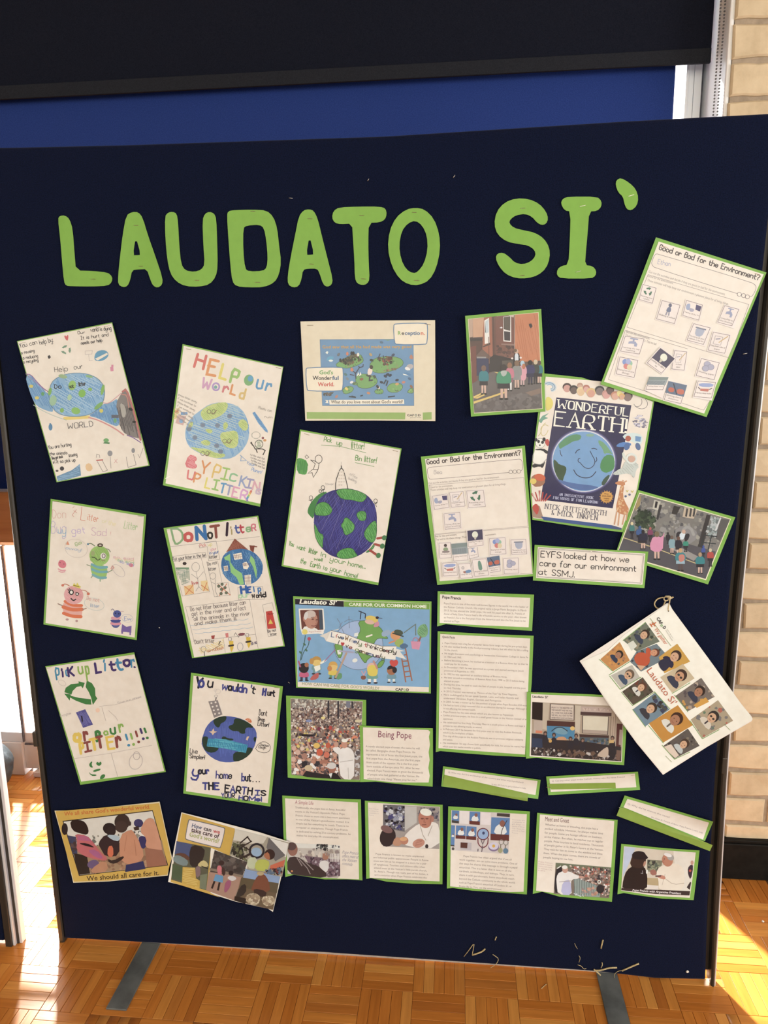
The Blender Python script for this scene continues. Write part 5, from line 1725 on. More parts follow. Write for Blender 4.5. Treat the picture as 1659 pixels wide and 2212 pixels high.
a.poly([(1320, 395), (1525, 615), (1400, 690), (1290, 520)], (110, 104, 100))
a.ring(1170, 560, 86, 84, 26, (40, 40, 46))
a.el(1168, 575, 66, 56, (150, 176, 196), 0.2)
a.lns([[(960, 470), (1065, 380)], [(1005, 500), (1110, 440)], [(1060, 395), (1100, 450)], [(970, 490), (1100, 560)], [(960, 660), (1090, 590)], [(1020, 640), (1100, 600)]], 16, (56, 44, 40))
a.el(1330, 605, 66, 66, (56, 38, 36), 0.4)
a.poly([(1255, 600), (1320, 570), (1340, 680), (1270, 650)], (180, 104, 66), 1)
a.poly([(1060, 640), (1180, 640), (1160, 790), (1050, 770)], (196, 196, 150), 1)
a.poly([(1160, 680), (1260, 660), (1340, 700), (1290, 820), (1140, 800)], (186, 186, 70), 1)
a.poly([(1340, 740), (1520, 670), (1500, 760), (1330, 790)], (214, 100, 66))
a.speck([(1270, 790), (1500, 750), (1480, 870), (1260, 840)], [(50, 40, 44), (90, 110, 130), (140, 60, 56), (70, 60, 60)], 40, 24)
a.poly([(1030, 785), (1460, 880), (1370, 1290), (890, 1175)], (110, 86, 60))
a.poly([(1030, 785), (1460, 880), (1440, 970), (1000, 890)], (136, 158, 190))
a.poly([(980, 890), (1440, 960), (1420, 1080), (950, 1010)], (96, 80, 54))
a.poly([(1110, 1000), (1180, 860), (1260, 840), (1320, 930), (1340, 1080), (1100, 1060)], (130, 70, 46), 1)
a.el(1215, 840, 44, 26, (190, 160, 110))
a.poly([(1130, 1020), (1300, 1060), (1270, 1140), (1140, 1100)], (60, 40, 36), 1)
a.poly([(960, 1000), (1040, 960), (1040, 1090), (900, 1160)], (54, 44, 38), 1)
for pts in ([(1060, 1090), (1160, 1080), (1220, 1130), (1190, 1230), (1090, 1230), (1020, 1160)], [(1220, 1130), (1350, 1110), (1400, 1150), (1380, 1230), (1260, 1250)]):
    q = a.poly(pts, (190, 164, 124), 1)
    a.speck(q, [(214, 190, 150), (170, 140, 104), (150, 120, 90)], 40, 18)
a.poly([(900, 1120), (1040, 1150), (1030, 1215), (890, 1175)], (40, 30, 26))
a.poly([(340, 165), (760, 265), (785, 290), (730, 520), (700, 530), (300, 430), (282, 400), (320, 185)], (110, 110, 110), 1)
a.poly([(348, 178), (755, 274), (775, 296), (722, 512), (700, 520), (306, 420), (292, 396), (330, 192)], (228, 212, 198), 1)
a.part('lettering')
a.txt('How', 362, 268, 490, 298, 50, (70, 90, 120), bold=0.02)
a.txt('can', 508, 302, 605, 326, 48, (50, 36, 40), bold=0.02)
a.txt('we', 630, 332, 712, 352, 46, (206, 60, 60), bold=0.02)
a.txt('take care of', 358, 322, 700, 408, 52, (66, 34, 40), bold=0.02)
a.txt("God's world?", 332, 378, 700, 468, 54, (176, 176, 96), bold=0.02)
a.build()

# --- God's wonderful world, plain white landscape sheet
a = sheet('poster', 'white landscape print of a blue sea with green animal islands', 'poster', (640, 680, 5.352),
          [(48, 78), (500, 68), (1605, 62), (1607, 600), (1608, 1230), (900, 1222), (105, 1225), (80, 700)], None, (0.002, 0.003, 0.008, 0.006), 0, 0.0012, back_col=(222, 204, 172), quad=[(48, 78), (1605, 62), (1608, 1230), (105, 1225)])
S1 = (98, 142, 176)
a.poly([(272, 285), (1355, 280), (1362, 1052), (300, 1052)], (70, 110, 150))
a.poly([(278, 290), (1350, 286), (1357, 1046), (304, 1046)], S1)
ISL = (112, 164, 82)
for pts in ([(440, 590), (520, 520), (640, 470), (740, 450), (780, 520), (760, 560), (640, 610), (560, 620)], [(840, 590), (900, 500), (1040, 480), (1180, 490), (1245, 540), (1220, 600), (1100, 650), (980, 680), (880, 660)], [(680, 720), (740, 680), (840, 690), (920, 720), (945, 780), (880, 840), (780, 855), (700, 830)], [(530, 860), (600, 820), (670, 840), (640, 900), (550, 920)], [(900, 880), (950, 850), (1010, 870), (1000, 915), (920, 915)], [(1040, 850), (1090, 790), (1200, 790), (1240, 830), (1190, 895), (1080, 900)], [(1280, 890), (1330, 840), (1355, 850), (1355, 908), (1300, 905)], [(640, 800), (680, 770), (715, 800), (690, 815)]):
    q = a.poly(pts, ISL, 1)
    a.ln(q, 5, (70, 100, 60), True)
    a.speck(q, [(86, 132, 70), (130, 176, 92), (80, 110, 70), (150, 140, 90)], 14, 9)
a.speck([(490, 540), (560, 500), (620, 450), (720, 450), (770, 500), (740, 540), (600, 590)], [(60, 66, 48), (96, 92, 60), (120, 90, 60), (50, 56, 46)], 70, 16)
a.speck([(920, 500), (1060, 470), (1110, 480), (1120, 580), (1010, 590)], [(96, 62, 46), (150, 70, 50), (60, 50, 46), (120, 90, 60)], 46, 15)
a.speck([(1000, 640), (1180, 600), (1170, 640), (1020, 660)], [(160, 110, 80), (120, 96, 70)], 20, 12)
for x, y, c in ((590, 450, (220, 120, 80)), (715, 460, (226, 216, 196)), (660, 445, (40, 36, 40)), (640, 445, (40, 36, 40))):
    a.el(x, y, 15, 22, c, n=10)
for x, y in ((510, 525), (545, 525), (570, 560)):
    a.el(x, y, 14, 22, (44, 44, 42), n=8)
a.poly([(820, 690), (830, 620), (870, 610), (885, 650), (860, 700)], (226, 200, 180), 1)
a.el(868, 605, 20, 24, (60, 44, 40))
a.ln([(850, 700), (845, 760), (880, 755)], 16, (60, 56, 66))
a.ln([(815, 700), (860, 715)], 18, (66, 60, 60))
a.lns([[(690, 740), (680, 670), (640, 640)], [(685, 680), (730, 610), (720, 590)], [(730, 610), (770, 600), (775, 570)], [(670, 700), (620, 690)], [(940, 520), (970, 450)], [(1005, 470), (1035, 580)]], 10, (60, 54, 74))
a.poly([(620, 640), (640, 600), (668, 640), (645, 660)], (214, 120, 80), 1)
for x in (715, 742):
    a.poly([(x - 18, 715), (x, 660), (x + 12, 690)], (230, 222, 210))
a.poly([(345, 530), (365, 480), (430, 480), (432, 510), (390, 535)], (90, 160, 186), 1)
a.el(400, 530, 26, 12, (222, 220, 214))
a.poly([(335, 440), (355, 420), (372, 430), (360, 455)], (222, 220, 214))
a.poly([(1260, 620), (1290, 570), (1350, 570), (1350, 620), (1300, 630)], (186, 170, 160), 1)
a.poly([(1250, 610), (1290, 600), (1330, 640), (1270, 645)], (226, 216, 204), 1)
a.poly([(1230, 670), (1290, 665), (1340, 700), (1280, 705)], (80, 130, 170), 1)
a.poly([(1230, 680), (1270, 690), (1300, 705), (1240, 695)], (226, 222, 214))
a.poly([(1300, 500), (1330, 450), (1352, 490), (1345, 520)], (190, 120, 90), 1)
a.speck([(310, 900), (440, 890), (400, 940), (310, 940)], [(60, 62, 60), (90, 80, 66), (110, 90, 70)], 26, 15)
for x, y, c in ((580, 855, (230, 190, 80)), (755, 745, (150, 84, 60)), (905, 715, (70, 80, 60)), (1165, 800, (214, 150, 80)), (1165, 755, (50, 50, 60)), (950, 840, (226, 200, 180)), (940, 830, (40, 40, 46)), (860, 460, (190, 150, 90)), (490, 460, (110, 110, 110)), (835, 905, (206, 130, 80)), (465, 945, (190, 120, 96)), (1240, 780, (206, 120, 90)), (985, 780, (40, 44, 60)), (1055, 690, (40, 50, 70)), (1030, 710, (40, 50, 70)), (1085, 700, (40, 50, 70)), (985, 318, (80, 110, 130)), (640, 780, (220, 210, 200)), (1330, 830, (150, 96, 60)), (870, 525, (50, 60, 56)), (1120, 465, (60, 70, 96)), (1310, 740, (70, 100, 130)), (570, 690, (80, 120, 110)), (590, 740, (120, 130, 130))):
    a.el(x, y, 22, 15, c, RNG.random() * 2 - 1, 9)
a.lns([[(610, 945), (690, 955)], [(640, 940), (680, 950)], [(1060, 950), (1140, 940)], [(740, 940), (770, 930)], [(1010, 800), (1040, 750)], [(1040, 820), (1060, 760)]], 14, (48, 52, 60))
a.poly([(1010, 288), (1100, 288), (1060, 300)], (110, 150, 90))
a.poly([(380, 985), (1245, 978), (1248, 1032), (385, 1038)], (232, 216, 190))
a.poly([(330, 985), (375, 990), (365, 1005), (375, 1022), (335, 1018), (350, 1000)], (232, 216, 190))
def tag_box(x0, y0, x1, y1, sk):
    p = [(x0, y0 + 6), (x1, y0 - sk), (x1 - 6, y1 - sk * .2), (x0 + 14, y1)]
    p = np.array(p, float)
    q = []
    for i in range(4):
        u, v, w = p[i - 1], p[i], p[(i + 1) % 4]
        q += [v + (u - v) / np.hypot(*(u - v)) * 24, v + (w - v) / np.hypot(*(w - v)) * 24]
    a.poly(q, (228, 210, 180), 1)
    a.ln(chaikin(q, 1, True), 9, (70, 116, 156), True)
tag_box(1122, 96, 1520, 345, 2)
tag_box(108, 604, 545, 882, 0)
a.poly([(120, 1125), (1262, 1130), (1258, 1210), (122, 1203)], (142, 172, 72))
a.poly([(1462, 1130), (1565, 1125), (1566, 1210), (1464, 1214)], (142, 172, 72))
a.part('lettering')
for s, x0, x1, c in (('R', 1172, 1210, (120, 170, 60)), ('e', 1216, 1247, (50, 40, 44)), ('ceptio', 1252, 1430, (50, 96, 140)), ('n.', 1436, 1488, (226, 84, 50))):
    a.txt(s, x0, 232, x1, 232, 42, c, bold=0.02)
for s, x0, x1, y, c in (("God's", 265, 425, 688, (100, 160, 70)), ('Wonder', 190, 410, 752, (50, 44, 50)), ('ful', 416, 490, 752, (50, 90, 130)), ('World.', 250, 438, 825, (222, 66, 54))):
    a.txt(s, x0, y, x1, y, 44, c, bold=0.022)
a.txt('God saw that all He had made was very good', 300, 388, 1330, 385, 34, (206, 150, 60), bold=0.022)
a.txt("What do you love most about God's world?", 402, 1024, 1232, 1022, 34, (80, 70, 60), bold=0.016)
a.txt('CAF', 1280, 1172, 1362, 1172, 22, K, bold=0.03)
a.ring(1383, 1161, 11, 11, 7, (110, 120, 100), n=10)
a.txt('D', 1405, 1172, 1438, 1172, 22, K, bold=0.03)
a.txt('Just one world', 1318, 1193, 1438, 1193, 11, (90, 84, 80))
a.staple(160, 122, 0, 70)
a.staple(1520, 110, 8, 70)
a.build()

# --- Laudato Si' care for our common home
a = sheet('poster', 'green-edged cartoon poster of children round a globe with a white banner', 'poster', (620, 1280, 5.184),
          [(68, 42), (700, 72), (1310, 92), (1618, 100), (1612, 700), (1610, 1130), (900, 1105), (400, 1075), (102, 1065), (85, 600)], [(90, 68), (700, 92), (1598, 120), (1588, 1115), (800, 1085), (120, 1055)], (0.003, 0.004, 0.010, 0.005), 0, 0.002, quad=[(68, 42), (1618, 100), (1610, 1130), (102, 1065)])
SKY = (124, 168, 198)
a.poly([(92, 130), (635, 158), (1598, 185), (1590, 1060), (800, 1035), (122, 1000)], SKY)
a.poly([(90, 70), (634, 96), (636, 160), (92, 132)], (40, 36, 48))
a.poly([(636, 98), (1596, 122), (1594, 190), (638, 158)], (120, 164, 60))
p = a.el(800, 590, 275, 275, (160, 180, 206), 0, 36)
a.ring(800, 590, 275, 275, 5, (90, 110, 130), n=40)
G3 = (112, 164, 70)
for pts in ([(790, 320), (900, 310), (1040, 380), (1100, 480), (1140, 520), (1050, 510), (1000, 520), (960, 600), (1000, 700), (905, 740), (880, 800), (830, 740), (780, 640), (780, 500), (830, 420)], [(530, 560), (620, 580), (625, 680), (590, 750), (545, 670)], [(1010, 820), (1040, 770), (1100, 750), (1070, 820), (1025, 850)]):
    q = a.poly(pts, G3, 1)
    a.ln(q, 5, (70, 100, 60), True)
a.ln([(890, 495), (950, 475)], 18, (226, 214, 190))
a.poly([(755, 455), (800, 445), (795, 490), (750, 492)], (220, 216, 206))
a.poly([(560, 645), (600, 640), (605, 690), (570, 695)], (226, 220, 206))
a.el(760, 760, 30, 22, (222, 218, 206), -0.3)
a.lns([[(700, 400), (692, 265)], [(600, 350), (560, 290)], [(640, 460), (590, 350)], [(640, 330), (690, 300), (740, 310)], [(580, 400), (620, 330)]], 6, (120, 130, 150))
a.lns([[(820, 300), (830, 210)], [(800, 205), (850, 225), (880, 240), (875, 290)]], 10, (50, 50, 66))
a.el(950, 300, 72, 40, (226, 190, 80), 0.25)
a.el(925, 330, 55, 26, (226, 176, 150), 0.2)
a.poly([(990, 330), (1030, 320), (1035, 380), (960, 390)], (214, 140, 150), 1)
a.el(1010, 282, 18, 16, (60, 44, 50))
a.ln([(1030, 285), (1065, 290)], 6, (60, 44, 50))
# framed portrait
a.poly([(130, 180), (408, 180), (425, 400), (400, 470), (350, 460), (170, 470), (145, 390)], (232, 220, 200))
a.poly([(146, 196), (395, 192), (408, 425), (300, 430), (165, 410)], (116, 60, 50))
a.poly([(355, 195), (395, 194), (406, 410), (365, 410)], (70, 80, 90))
a.poly([(170, 420), (200, 370), (330, 400), (350, 425), (340, 440)], (226, 218, 206), 1)
a.el(270, 310, 74, 96, (196, 132, 104), -0.1)
a.el(260, 245, 62, 46, (206, 180, 160), -0.1)
a.el(196, 295, 18, 32, (190, 120, 96))
a.el(212, 260, 22, 46, (206, 196, 184), 0.2)
for x, y in ((288, 298), (335, 305)):
    a.el(x, y, 15, 7, (110, 66, 56), n=10)
a.ln([(270, 280), (300, 275)], 7, (150, 100, 80))
a.ln([(322, 310), (338, 340), (318, 348)], 7, (170, 104, 84))
a.ln([(275, 372), (305, 378), (330, 362)], 10, (140, 70, 64), smooth=1)
a.el(200, 440, 30, 30, (232, 206, 90))
a.poly([(235, 430), (408, 415), (412, 455), (240, 465)], (232, 220, 204))
# flowers
a.ln([(205, 480), (195, 560), (165, 660), (150, 760)], 8, (60, 90, 80), smooth=2)
a.ln([(250, 520), (240, 600), (185, 660), (160, 750)], 8, (60, 90, 80), smooth=2)
a.el(248, 518, 20, 20, (196, 70, 90))
for x, y in ((150, 670), (215, 645), (195, 580)):
    a.el(x, y, 18, 11, (70, 110, 80), 0.8)
# children
def toon(x, y, hair, skin, dress, r, trousers):
    a.poly([(x - r * .9, y + r * .7), (x + r * .9, y + r * .7), (x + r * 1.1, y + r * 2.0), (x - r * 1.1, y + r * 2.0)], dress, 1)
    for s in (-1, 1):
        a.poly([(x + s * r * .5 - r * .25, y + r * 1.9), (x + s * r * .5 + r * .25, y + r * 1.9), (x + s * r * .5 + r * .25, y + r * 2.5), (x + s * r * .5 - r * .25, y + r * 2.5)], trousers)
        a.el(x + s * r * .6, y + r * 2.6, r * .4, r * .16, (50, 44, 54), n=10)
    a.el(x, y, r, r * 1.05, skin)
    a.poly([(x - r, y), (x - r * .8, y - r * .8), (x, y - r * 1.1), (x + r * .8, y - r * .8), (x + r, y), (x + r * .2, y - r * .4)], hair, 1)
toon(190, 845, (40, 34, 40), (50, 40, 44), (210, 90, 120), 54, (60, 60, 80))
a.el(185, 850, 52, 50, (40, 34, 40))
a.el(220, 810, 24, 26, (180, 104, 66))
a.ln([(150, 830), (130, 770)], 16, (190, 80, 110))
toon(330, 770, (196, 140, 60), (232, 190, 96), (110, 150, 150), 54, (110, 150, 150))
a.el(276, 770, 24, 34, (200, 140, 64))
a.poly([(300, 830), (370, 810), (375, 860), (320, 890)], (230, 224, 214))
a.ln([(380, 790), (430, 760)], 22, (230, 224, 214))
a.ln([(420, 770), (540, 640)], 10, (170, 110, 150))
a.poly([(245, 985), (290, 920), (360, 890), (350, 970)], (200, 92, 84), 1)
toon(515, 825, (220, 160, 70), (232, 186, 100), (226, 190, 70), 52, (96, 150, 90))
a.el(478, 850, 26, 30, (206, 130, 66))
a.poly([(540, 930), (610, 890), (620, 960), (560, 980)], (96, 150, 96), 1)
a.ln([(545, 950), (665, 680)], 20, (190, 150, 120))
a.ln([(590, 655), (740, 670)], 18, (170, 160, 176))
toon(955, 850, (232, 176, 150), (226, 190, 150), (110, 160, 140), 62, (226, 216, 200))
a.poly([(895, 840), (960, 800), (1020, 850), (1010, 930), (960, 940), (905, 925)], (226, 196, 70), 1)
a.ln([(1010, 850), (970, 770)], 20, (206, 140, 120))
a.poly([(825, 930), (885, 930), (880, 975), (830, 975)], (140, 80, 60), 1)
a.ln([(835, 880), (860, 925), (880, 880)], 10, (226, 150, 150))
toon(1170, 870, (40, 36, 44), (176, 104, 66), (110, 150, 160), 52, (220, 220, 220))
a.el(1205, 868, 26, 34, (40, 34, 40))
a.poly([(1145, 770), (1170, 750), (1195, 765), (1225, 748), (1248, 775), (1235, 815), (1195, 835), (1160, 815)], (222, 72, 62), 1)
# ladder, child with hat, tree in basket
a.lns([[(1285, 740), (1330, 1005)], [(1325, 620), (1400, 990)], [(1300, 830), (1360, 820)], [(1310, 890), (1375, 880)], [(1320, 945), (1390, 935)], [(1295, 770), (1350, 765)], [(1310, 700), (1340, 695)]], 14, (170, 96, 66))
a.el(1215, 480, 58, 52, (226, 150, 90), 0.3)
a.poly([(1190, 450), (1215, 410), (1290, 425), (1305, 470), (1250, 480)], (76, 86, 66), 1)
a.ln([(1185, 455), (1300, 490)], 14, (60, 66, 56))
a.poly([(1190, 560), (1260, 510), (1310, 530), (1290, 600), (1250, 620)], (156, 176, 80), 1)
a.ln([(1210, 540), (1145, 565)], 18, (226, 140, 90))
a.poly([(1250, 600), (1310, 560), (1370, 600), (1300, 640)], (80, 110, 140), 1)
a.poly([(1055, 440), (1130, 415), (1160, 430), (1150, 480), (1065, 500)], (150, 170, 186), 1)
a.lns([[(1310, 450), (1440, 355), (1442, 480)]], 10, (110, 120, 100))
q = a.poly([(1450, 450), (1480, 370), (1550, 345), (1582, 410), (1570, 490), (1500, 510)], (120, 170, 110), 1)
a.hatch(q, (90, 140, 90), 20, 40, 7)
a.lns([[(1450, 570), (1500, 490)], [(1470, 570), (1500, 500)]], 12, (150, 100, 80))
a.poly([(1385, 545), (1500, 550), (1480, 640), (1400, 630)], (222, 140, 160))
a.ring(1440, 545, 30, 40, 8, (200, 110, 130), a0=180, a1=360)
# banner
a.poly([(365, 485), (470, 440), (580, 405), (575, 420), (490, 430), (440, 548), (415, 505)], (216, 204, 186))
a.poly([(1225, 630), (1320, 655), (1265, 660), (1335, 748), (1215, 715)], (222, 212, 196))
a.poly([(490, 425), (640, 460), (860, 545), (1060, 600), (1225, 600), (1215, 752), (1050, 735), (850, 680), (650, 600), (440, 545)], (232, 220, 200))
a.ln([(490, 425), (640, 460), (860, 545), (1060, 600), (1225, 600)], 5, (120, 110, 100))
a.part('lettering')
a.txt('Laudato Si\'', 135, 122, 550, 138, 48, (236, 228, 216), bold=0.035, ital=0.2)
a.txt('CARE FOR OUR COMMON HOME', 692, 148, 1562, 174, 34, (232, 234, 200), bold=0.03)
for ch, x, y, h, c in (('L', 495, 495, 50, (50, 90, 140)), ('i', 545, 500, 42, (200, 60, 60)), ('v', 570, 510, 36, K), ('e', 602, 518, 38, (60, 84, 120)), ('W', 650, 530, 46, (150, 110, 70)), ('i', 700, 545, 40, K), ('s', 722, 552, 36, (200, 190, 180)), ('e', 745, 562, 42, (50, 80, 130)), ('l', 783, 578, 46, K), ('y', 803, 588, 40, (110, 130, 80)), ('t', 868, 608, 48, (206, 62, 60)), ('h', 895, 612, 46, (150, 130, 110)), ('i', 930, 622, 42, K), ('n', 950, 628, 38, (90, 60, 80)), ('k', 988, 638, 46, K), ('d', 1035, 652, 52, (110, 90, 50)), ('e', 1072, 660, 40, K), ('e', 1108, 664, 40, (130, 60, 60)), ('p', 1140, 668, 44, K), ('l', 1175, 672, 50, (80, 100, 60)), ('y', 1190, 676, 42, K), ('l', 570, 582, 48, (70, 60, 70)), ('v', 655, 612, 44, K), ('e', 695, 628, 44, (160, 66, 60)), ('g', 765, 655, 46, (110, 140, 70)), ('e', 805, 668, 42, K), ('n', 840, 680, 40, (150, 110, 60)), ('e', 880, 692, 40, K), ('r', 908, 700, 40, (60, 80, 120)), ('o', 925, 708, 42, (40, 90, 150)), ('u', 965, 718, 40, K), ('s', 1000, 725, 40, (120, 70, 90)), ('l', 1040, 732, 50, K), ('y', 1060, 738, 42, (90, 110, 70))):
    a.txt(ch, x, y, x + (10 if ch in 'il' else 30), y + 5, h, c, 'h', 8)
a.poly([(600, 570), (612, 552), (622, 562), (638, 556), (646, 575), (620, 604)], (206, 60, 60), 1)
a.txt('HOW CAN WE CARE FOR GOD\'S WORLD?', 165, 1035, 1030, 1090, 32, (160, 160, 110), bold=0.018)
a.txt('CAF', 1212, 1098, 1300, 1100, 26, K, bold=0.035)
a.ring(1318, 1090, 11, 11, 6, (130, 170, 90), n=10)
a.txt('D', 1336, 1102, 1366, 1102, 26, K, bold=0.035)
a.txt('Just one world', 1385, 1098, 1530, 1104, 14, (226, 190, 180))
a.txt('Pope Francis', 245, 448, 385, 440, 18, (196, 130, 130))
a.build()

# --- crowd photograph and Being Pope
a = sheet('photo_print', 'green-mounted photograph of a dense crowd with a man in white robes waving', 'photograph', (600, 1490, 4.74),
          [(85, 60), (500, 82), (905, 105), (905, 600), (880, 945), (640, 940), (160, 905), (102, 898)], [(130, 88), (870, 118), (838, 925), (140, 865)], (0.003, 0.003, 0.006, 0.006), 0, 0.0012, quad=[(85, 60), (905, 105), (890, 945), (102, 898)])
PH = [(132, 90), (868, 122), (836, 922), (600, 915), (142, 872)]
a.poly(PH, (140, 116, 100))
CR = [(196, 164, 140), (90, 74, 70), (220, 206, 190), (150, 110, 90), (60, 54, 58), (176, 150, 130), (120, 110, 110), (206, 180, 150), (100, 60, 54)]
a.speck([(132, 90), (868, 122), (862, 190), (136, 190)], [(196, 184, 160), (160, 150, 136), (120, 110, 100), (210, 200, 180)], 160, 12)
a.speck([(134, 180), (866, 170), (858, 380), (136, 400)], CR, 900, 9)
a.speck([(136, 370), (858, 360), (848, 620), (140, 640)], CR + [(206, 80, 60), (220, 190, 90), (230, 130, 90)], 620, 13)
a.speck([(138, 600), (650, 600), (640, 900), (142, 865)], [(70, 60, 60), (206, 150, 120), (100, 80, 76), (196, 130, 100), (226, 214, 200), (50, 46, 54), (176, 110, 84)], 330, 20)
a.speck([(780, 600), (846, 600), (838, 900), (790, 900)], [(90, 80, 80), (150, 120, 100), (200, 190, 180)], 50, 18)
for x0, y0, w in ((510, 110, 18), (610, 115, 18), (755, 120, 18)):
    a.rect(x0, y0, x0 + w, y0 + (180 if x0 != 755 else 70), (56, 54, 60))
a.poly([(700, 118), (745, 120), (742, 185), (700, 180)], (120, 120, 130))
a.el(398, 572, 34, 28, (232, 182, 80))
a.el(318, 318, 32, 14, (130, 140, 176))
a.el(465, 288, 22, 14, (230, 206, 120))
a.el(825, 320, 38, 16, (222, 200, 150))
for x, y, r, c in ((165, 600, 22, SK2), (205, 640, 26, SK2), (250, 600, 22, (226, 190, 160)), (275, 680, 30, SK3), (160, 710, 24, SK2), (500, 690, 28, (110, 70, 60)), (500, 665, 30, (222, 110, 80)), (690, 480, 20, (120, 90, 80)), (740, 450, 22, (150, 110, 90)), (430, 640, 34, (222, 90, 60)), (540, 390, 20, (196, 70, 60)), (420, 400, 18, (130, 50, 70)), (515, 570, 26, (206, 90, 60))):
    a.el(x, y, r, r * 1.1, c, n=12)
a.poly([(240, 740), (300, 730), (300, 790), (250, 800)], (40, 38, 44), 1)
a.ln([(250, 465), (355, 468)], 22, (34, 32, 38))
a.lns([[(190, 750), (235, 830)], [(300, 540), (350, 620)]], 18, (206, 150, 120))
a.poly([(255, 880), (290, 830), (380, 850), (520, 870), (640, 900), (650, 918), (300, 895)], (34, 32, 38))
a.el(315, 800, 42, 30, (206, 176, 130))
a.el(555, 800, 44, 52, (170, 100, 76))
a.el(552, 778, 48, 34, (206, 196, 184))
a.poly([(510, 912), (530, 850), (600, 850), (650, 918)], (30, 28, 34), 1)
a.poly([(520, 860), (560, 852), (545, 905)], (220, 216, 210))
W1 = (226, 216, 204)
a.poly([(555, 605), (600, 580), (650, 600), (640, 680), (600, 650)], W1, 1)
a.el(598, 560, 22, 30, (206, 150, 120))
a.poly([(620, 640), (660, 590), (740, 590), (785, 650), (785, 760), (780, 922), (650, 915), (625, 780)], W1, 1)
a.ln([(640, 740), (770, 720)], 8, (196, 184, 170))
a.ln([(720, 800), (725, 910)], 7, (196, 184, 170))
a.el(682, 555, 32, 44, (206, 140, 110))
a.el(684, 520, 32, 18, (230, 222, 212))
a.build()

a = sheet('text_sheet', 'printed sheet headed Being Pope with torn right edge, overlapping the crowd photograph', 'text sheet', (600, 1490, 4.74),
          [(838, 365), (1200, 385), (1588, 395), (1590, 700), (1586, 992), (1300, 972), (1000, 940), (845, 945), (848, 650)], [(872, 385), (1540, 412), (1560, 430), (1548, 480), (1558, 560), (1545, 640), (1555, 720), (1542, 800), (1556, 880), (1545, 950), (1200, 950), (880, 915)], (0.003, 0.004, 0.010, 0.006), 1, 0.002, quad=[(838, 365), (1588, 395), (1586, 992), (845, 945)], group='pope text sheets')
MG = (140, 50, 80)
TX = (130, 112, 104)
a.part('lettering')
a.txt('Being Pope', 1022, 485, 1368, 500, 66, MG)
a.para(['A newly elected pope chooses the name he will~96', 'be called. Bergoglio chose Pope Francis. He~88', 'represents a lot of firsts: the first Jesuit pope, the', 'first pope from the Americas, and the first pope~96', 'from south of the equator. He is the first pope~92', 'born outside of Europe since 741. After he was~94', 'elected, Pope Francis went to greet the thousands', 'of people who had gathered at the Vatican. He~93', 'asked them one thing: "Please pray for me."~88'], 900, 588, 1475, 612, 2, 41, 20, TX)
a.build()

# --- A Simple Life
a = sheet('text_sheet', 'printed sheet headed A Simple Life with photograph of an arm raised over a crowd', 'text sheet', (590, 1710, 4.484),
          [(88, 38), (450, 62), (850, 76), (858, 450), (865, 860), (720, 850), (500, 850), (200, 805), (118, 828), (100, 400)], [(115, 65), (820, 105), (832, 850), (620, 842), (140, 795)], (0.002, 0.003, 0.012, 0.012), 0, 0.003, quad=[(88, 38), (850, 76), (865, 860), (118, 828)], group='pope text sheets')
a.poly([(140, 495), (648, 520), (650, 815), (620, 842), (400, 828), (140, 795)], (196, 180, 160))
a.poly([(220, 500), (648, 520), (648, 560), (230, 545)], (214, 206, 190))
a.speck([(250, 540), (648, 555), (648, 640), (260, 640)], [(170, 150, 130), (206, 190, 170), (150, 130, 120)], 50, 16)
a.speck([(420, 505), (530, 510), (530, 575), (410, 570)], [(60, 60, 60), (90, 92, 84), (40, 40, 44)], 40, 14)
a.speck([(535, 515), (645, 520), (645, 550), (535, 545)], [(80, 80, 90), (226, 220, 210), (110, 110, 110)], 24, 10)
a.poly([(300, 620), (648, 660), (650, 815), (540, 830), (380, 760)], (120, 90, 96))
a.speck([(300, 625), (648, 660), (648, 820), (420, 800)], [(96, 66, 76), (140, 110, 116), (176, 160, 160), (70, 50, 60)], 150, 10)
for i in range(6):
    a.rect(556 + 15 * i, 600, 564 + 15 * i, 680, (222, 210, 196))
a.el(190, 560, 48, 64, (150, 96, 76))
a.el(180, 530, 44, 40, (90, 64, 60))
a.poly([(136, 640), (230, 625), (330, 690), (440, 720), (520, 780), (510, 838), (300, 818), (140, 795)], (62, 46, 44), 1)
a.lns([[(250, 650), (330, 740), (360, 800)], [(290, 660), (390, 760)], [(230, 640), (280, 720)]], 9, (150, 130, 120))
a.poly([(440, 720), (460, 670), (520, 665), (545, 700), (520, 790), (480, 760)], (214, 204, 192), 1)
a.poly([(476, 640), (480, 605), (500, 600), (512, 625), (540, 620), (530, 660), (490, 662)], (176, 116, 88), 1)
a.lns([[(490, 640), (482, 598)], [(500, 640), (500, 592)], [(512, 640), (520, 594)], [(522, 645), (538, 612)]], 9, (176, 116, 88))
a.el(182, 770, 10, 9, (214, 130, 70))
a.part('lettering')
a.txt('A Simple Life', 212, 118, 390, 130, 36, (176, 84, 100))
a.para(['Traditionally, the pope lives in fancy, beautiful~92', 'rooms in the Vatican\'s Apostolic Palace. Pope~91', 'Francis chose to move into a two-room apartment', 'in one of the Vatican\'s guesthouses instead. It is~98', 'simple but has everything he needs. There is no~97', 'computer or smartphone. Though Pope Francis~95', 'is dedicated to solving 21st-century problems, he', 'makes his everyday life uncomplicated.~78'], 212, 162, 738, 190, 2, 38.5, 18, TX)
for i, s in enumerate(('Pope Francis', 'offers mass at', 'the Vatican', 'rotunda')):
    a.txt(s, 665, 600 + 36 * i, (822, 822, 804, 764)[i], 612 + 36 * i, 30, (150, 140, 150), ital=0.3)
a.build()

